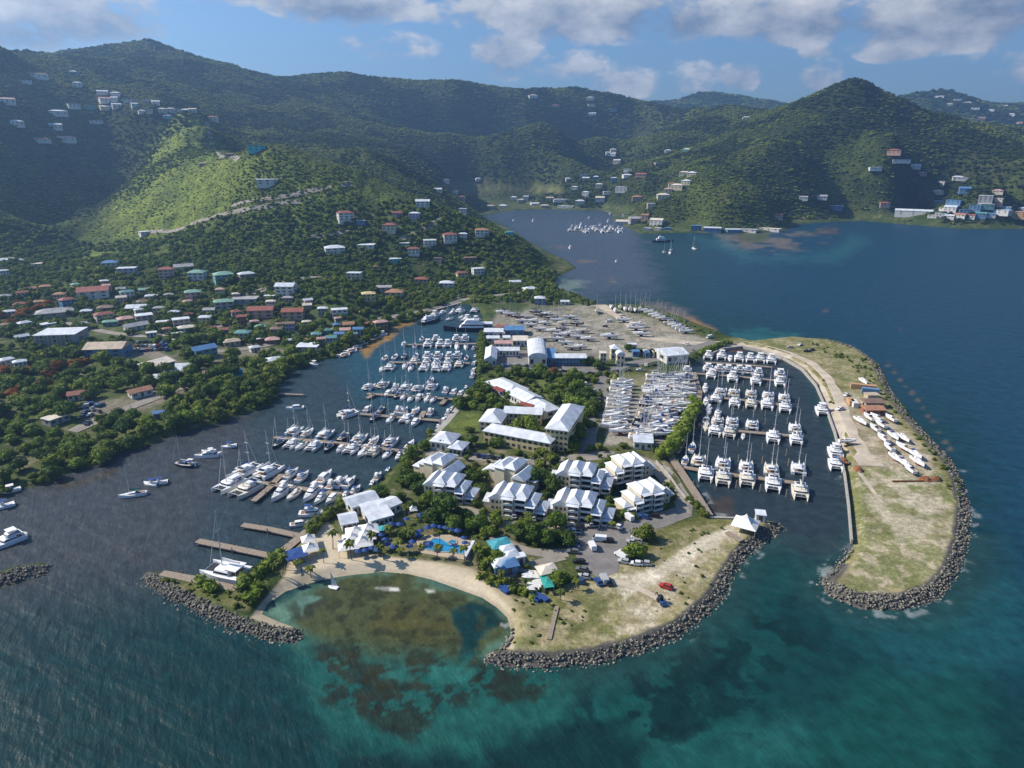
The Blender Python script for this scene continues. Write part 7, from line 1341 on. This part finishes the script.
# palms
def palm_spec(seed, h=7.5):
    g = random.Random(seed); s_ = Spec(); tb = MB(); p = Vector((0, 0, -.2)); ln = Vector((g.uniform(-.12, .12), g.uniform(-.12, .12), 1))
    for i in range(5): q = p + ln * (h / 5) + Vector((ln.x * i * .25, ln.y * i * .25, 0)); tb.tube(p, q, .2 - .018 * i, .182 - .018 * i, 6); p = q
    s_.part('trunk', tb.build('palm_trunk', M_bark)); fr = MB()
    for i in range(20):
        a = i * 2.4 + g.uniform(-.2, .2); up = g.uniform(-.15, .95); L_ = g.uniform(2.3, 3.1); prev = None; dirv = Vector((math.cos(a), math.sin(a), 0)); sd_ = Vector((-math.sin(a), math.cos(a), 0))
        for k in range(6):
            t = k / 5; c = p + dirv * (L_ * t * (1 - .18 * t)) + Vector((0, 0, L_ * (up * t - (.55 + .35 * up) * t * t))); w = .52 * math.sin(math.pi * min(1, .18 + t * .82)) + .04
            cur = (c + sd_ * w - Vector((0, 0, w * .45)), c + Vector((0, 0, .05)), c - sd_ * w - Vector((0, 0, w * .45)))
            if prev: fr.add([*prev, *cur], [(0, 1, 4, 3), (1, 2, 5, 4)])
            prev = cur
    s_.part('frond_crown', fr.build('palm_fronds', F_palm)); return s_
PALM = [palm_spec(i, 5.2 + i * .9) for i in range(4)]
for x, y in [(333, 549), (324, 563), (302, 572), (311, 577), (281, 578), (286, 570), (545, 463), (549, 468), (553, 462), (541, 470), (598, 452), (441, 449), (420, 556), (437, 558), (452, 561), (465, 564), (478, 560), (397, 552), (401, 557), (440, 545), (384, 560), (370, 548), (405, 540), (352, 560), (490, 578), (505, 586), (478, 570), (404, 520), (412, 546), (392, 540), (455, 511), (530, 524), (500, 519), (590, 529), (612, 530), (560, 600), (575, 590), (236, 408), (250, 395), (226, 388), (262, 392), (246, 326), (230, 318), (300, 334), (345, 325)]:
    g_ = GT(x, y); mk = min(MARKW, key=lambda q: (q[0] - g_[0]).length)
    reg(inst(random.choice(PALM), 'palm_tree', g_[0], random.uniform(0, 6.28), random.uniform(.58, .85)), f'coconut palm nearest {mk[1]}', 'palm', 'coconut palms', mk[0], 'it')

# ------------------------------------------------------------------ rock armour
M_rock = mat('armour_rock', (.20, .19, .17), .9, .45, .7, .6, rand=.45)
def rock_mesh(seed):
    g = np.random.default_rng(seed); v = ICO1V + g.uniform(-.24, .24, ICO1V.shape); v = v * np.array([1, g.uniform(.65, .95), g.uniform(.5, .8)]) * .5
    return np_mesh('boulder', v, ICO1F, M_rock)
ROCKS = [rock_mesh(200 + i) for i in range(6)]
def armour(line, w, s0=.4, s1=1.05, dens_=3.6, inner=.35):
    w = w * .62
    P = poly_world(line, 0.5); out_ = []
    for a, b_ in zip(P, P[1:]):
        L_ = np.hypot(*(b_ - a)); k = int(L_ * w * .62 * dens_); nrm = np.array([-(b_ - a)[1], (b_ - a)[0]]) / L_
        for i in range(k):
            q = a + (b_ - a) * rng.random() + nrm * (rng.random() - .5) * w; s_ = rng.uniform(s0, s1); out_.append((q[0], q[1], s_))
    return out_
Rk = armour([(140, 577), (152, 586), (168, 596), (197, 611), (234, 628), (270, 639), (301, 635)], 8.5) + armour([(150, 577), (170, 590), (200, 604), (236, 621), (272, 632), (296, 632)], 4.5) + armour([(484, 657), (510, 663), (548, 664), (596, 659), (640, 648), (677, 632), (702, 613), (721, 594), (729, 576), (742, 556), (763, 538), (782, 525)], 7.5)
Rk += armour([(822, 580), (832, 592), (862, 604), (902, 604), (935, 594), (952, 574), (963, 545), (966, 511), (960, 485), (948, 461), (928, 440), (907, 418), (889, 392), (877, 366), (856, 350), (832, 342)], 7.0) + armour([(822, 579), (838, 566), (850, 548)], 4) + armour([(-80, 601), (-20, 587), (22, 575), (50, 569)], 9)
Rk += armour([(836, 590), (866, 600), (902, 600), (932, 591), (948, 572)], 4) + armour([(434, 433), (446, 421), (456, 408), (469, 390)], 3, .8, 1.4) + armour([(501, 650), (508, 640), (511, 628)], 3, .7, 1.3)
Rk = np.array(Rk); sdr = np.maximum(sdf(LAND, Rk[:, 0], Rk[:, 1]), sdf(BREAK, Rk[:, 0], Rk[:, 1]))
Rk = Rk[(sdr > -2.2)]; sdr = sdr[sdr > -2.2]
Rz = np.where(sdr < 0, -.2 + sdr * .12, np.minimum(sdr * .42, 1.9)) + rng.uniform(-.1, .35, len(Rk))
qx, qy = proj(Rk[:, 0], Rk[:, 1], 1.0); inv_ = (qx > 0) & (qx < 1024) & (qy < 768)
rank = np.argsort(-(Rk[:, 2] / np.hypot(Rk[:, 0], Rk[:, 1]) * inv_)); big = rank[:290]
for i in big:
    o = obj('boulder', random.choice(ROCKS), None, (Rk[i, 0], Rk[i, 1], Rz[i])); o.rotation_euler = (rng.uniform(-.5, .5), rng.uniform(-.5, .5), rng.uniform(0, 6.28)); o.scale = (Rk[i, 2],) * 3
    o['category'] = 'boulder'; o['group'] = 'boulders of the rock armour'; o['label'] = 'large pale boulder on a breakwater along the open sea'
oth = rank[290:]
scatter('rock_rubble', np.stack([Rk[oth, 0], Rk[oth, 1], Rz[oth]], 1), np.repeat(Rk[oth, 2:3], 3, 1) * rng.uniform(.8, 1.2, (len(oth), 3)), ROCKS)
print('rocks', len(Rk), 'things', len(REG))
# ------------------------------------------------------------------ the sea air: one even volume round everything on the ground
mh = bpy.data.materials.new('sea_haze'); mh.use_nodes = True; n = NT(mh.node_tree)
pv = n.new('ShaderNodeVolumePrincipled'); pv.inputs['Color'].default_value = (.30, .54, .92, 1); pv.inputs['Density'].default_value = 0.00016; pv.inputs['Anisotropy'].default_value = 0.35
o_ = n.new('ShaderNodeOutputMaterial'); n.l.new(pv.outputs[0], o_.inputs['Volume'])
obj('haze', MB().box(-7500, 7500, -600, 5200, -6, 620).build('haze', mh), kind='stuff')
S.cycles.volume_step_rate = 20; S.cycles.volume_max_steps = 32
finish_labels()
bpy.context.view_layer.update()
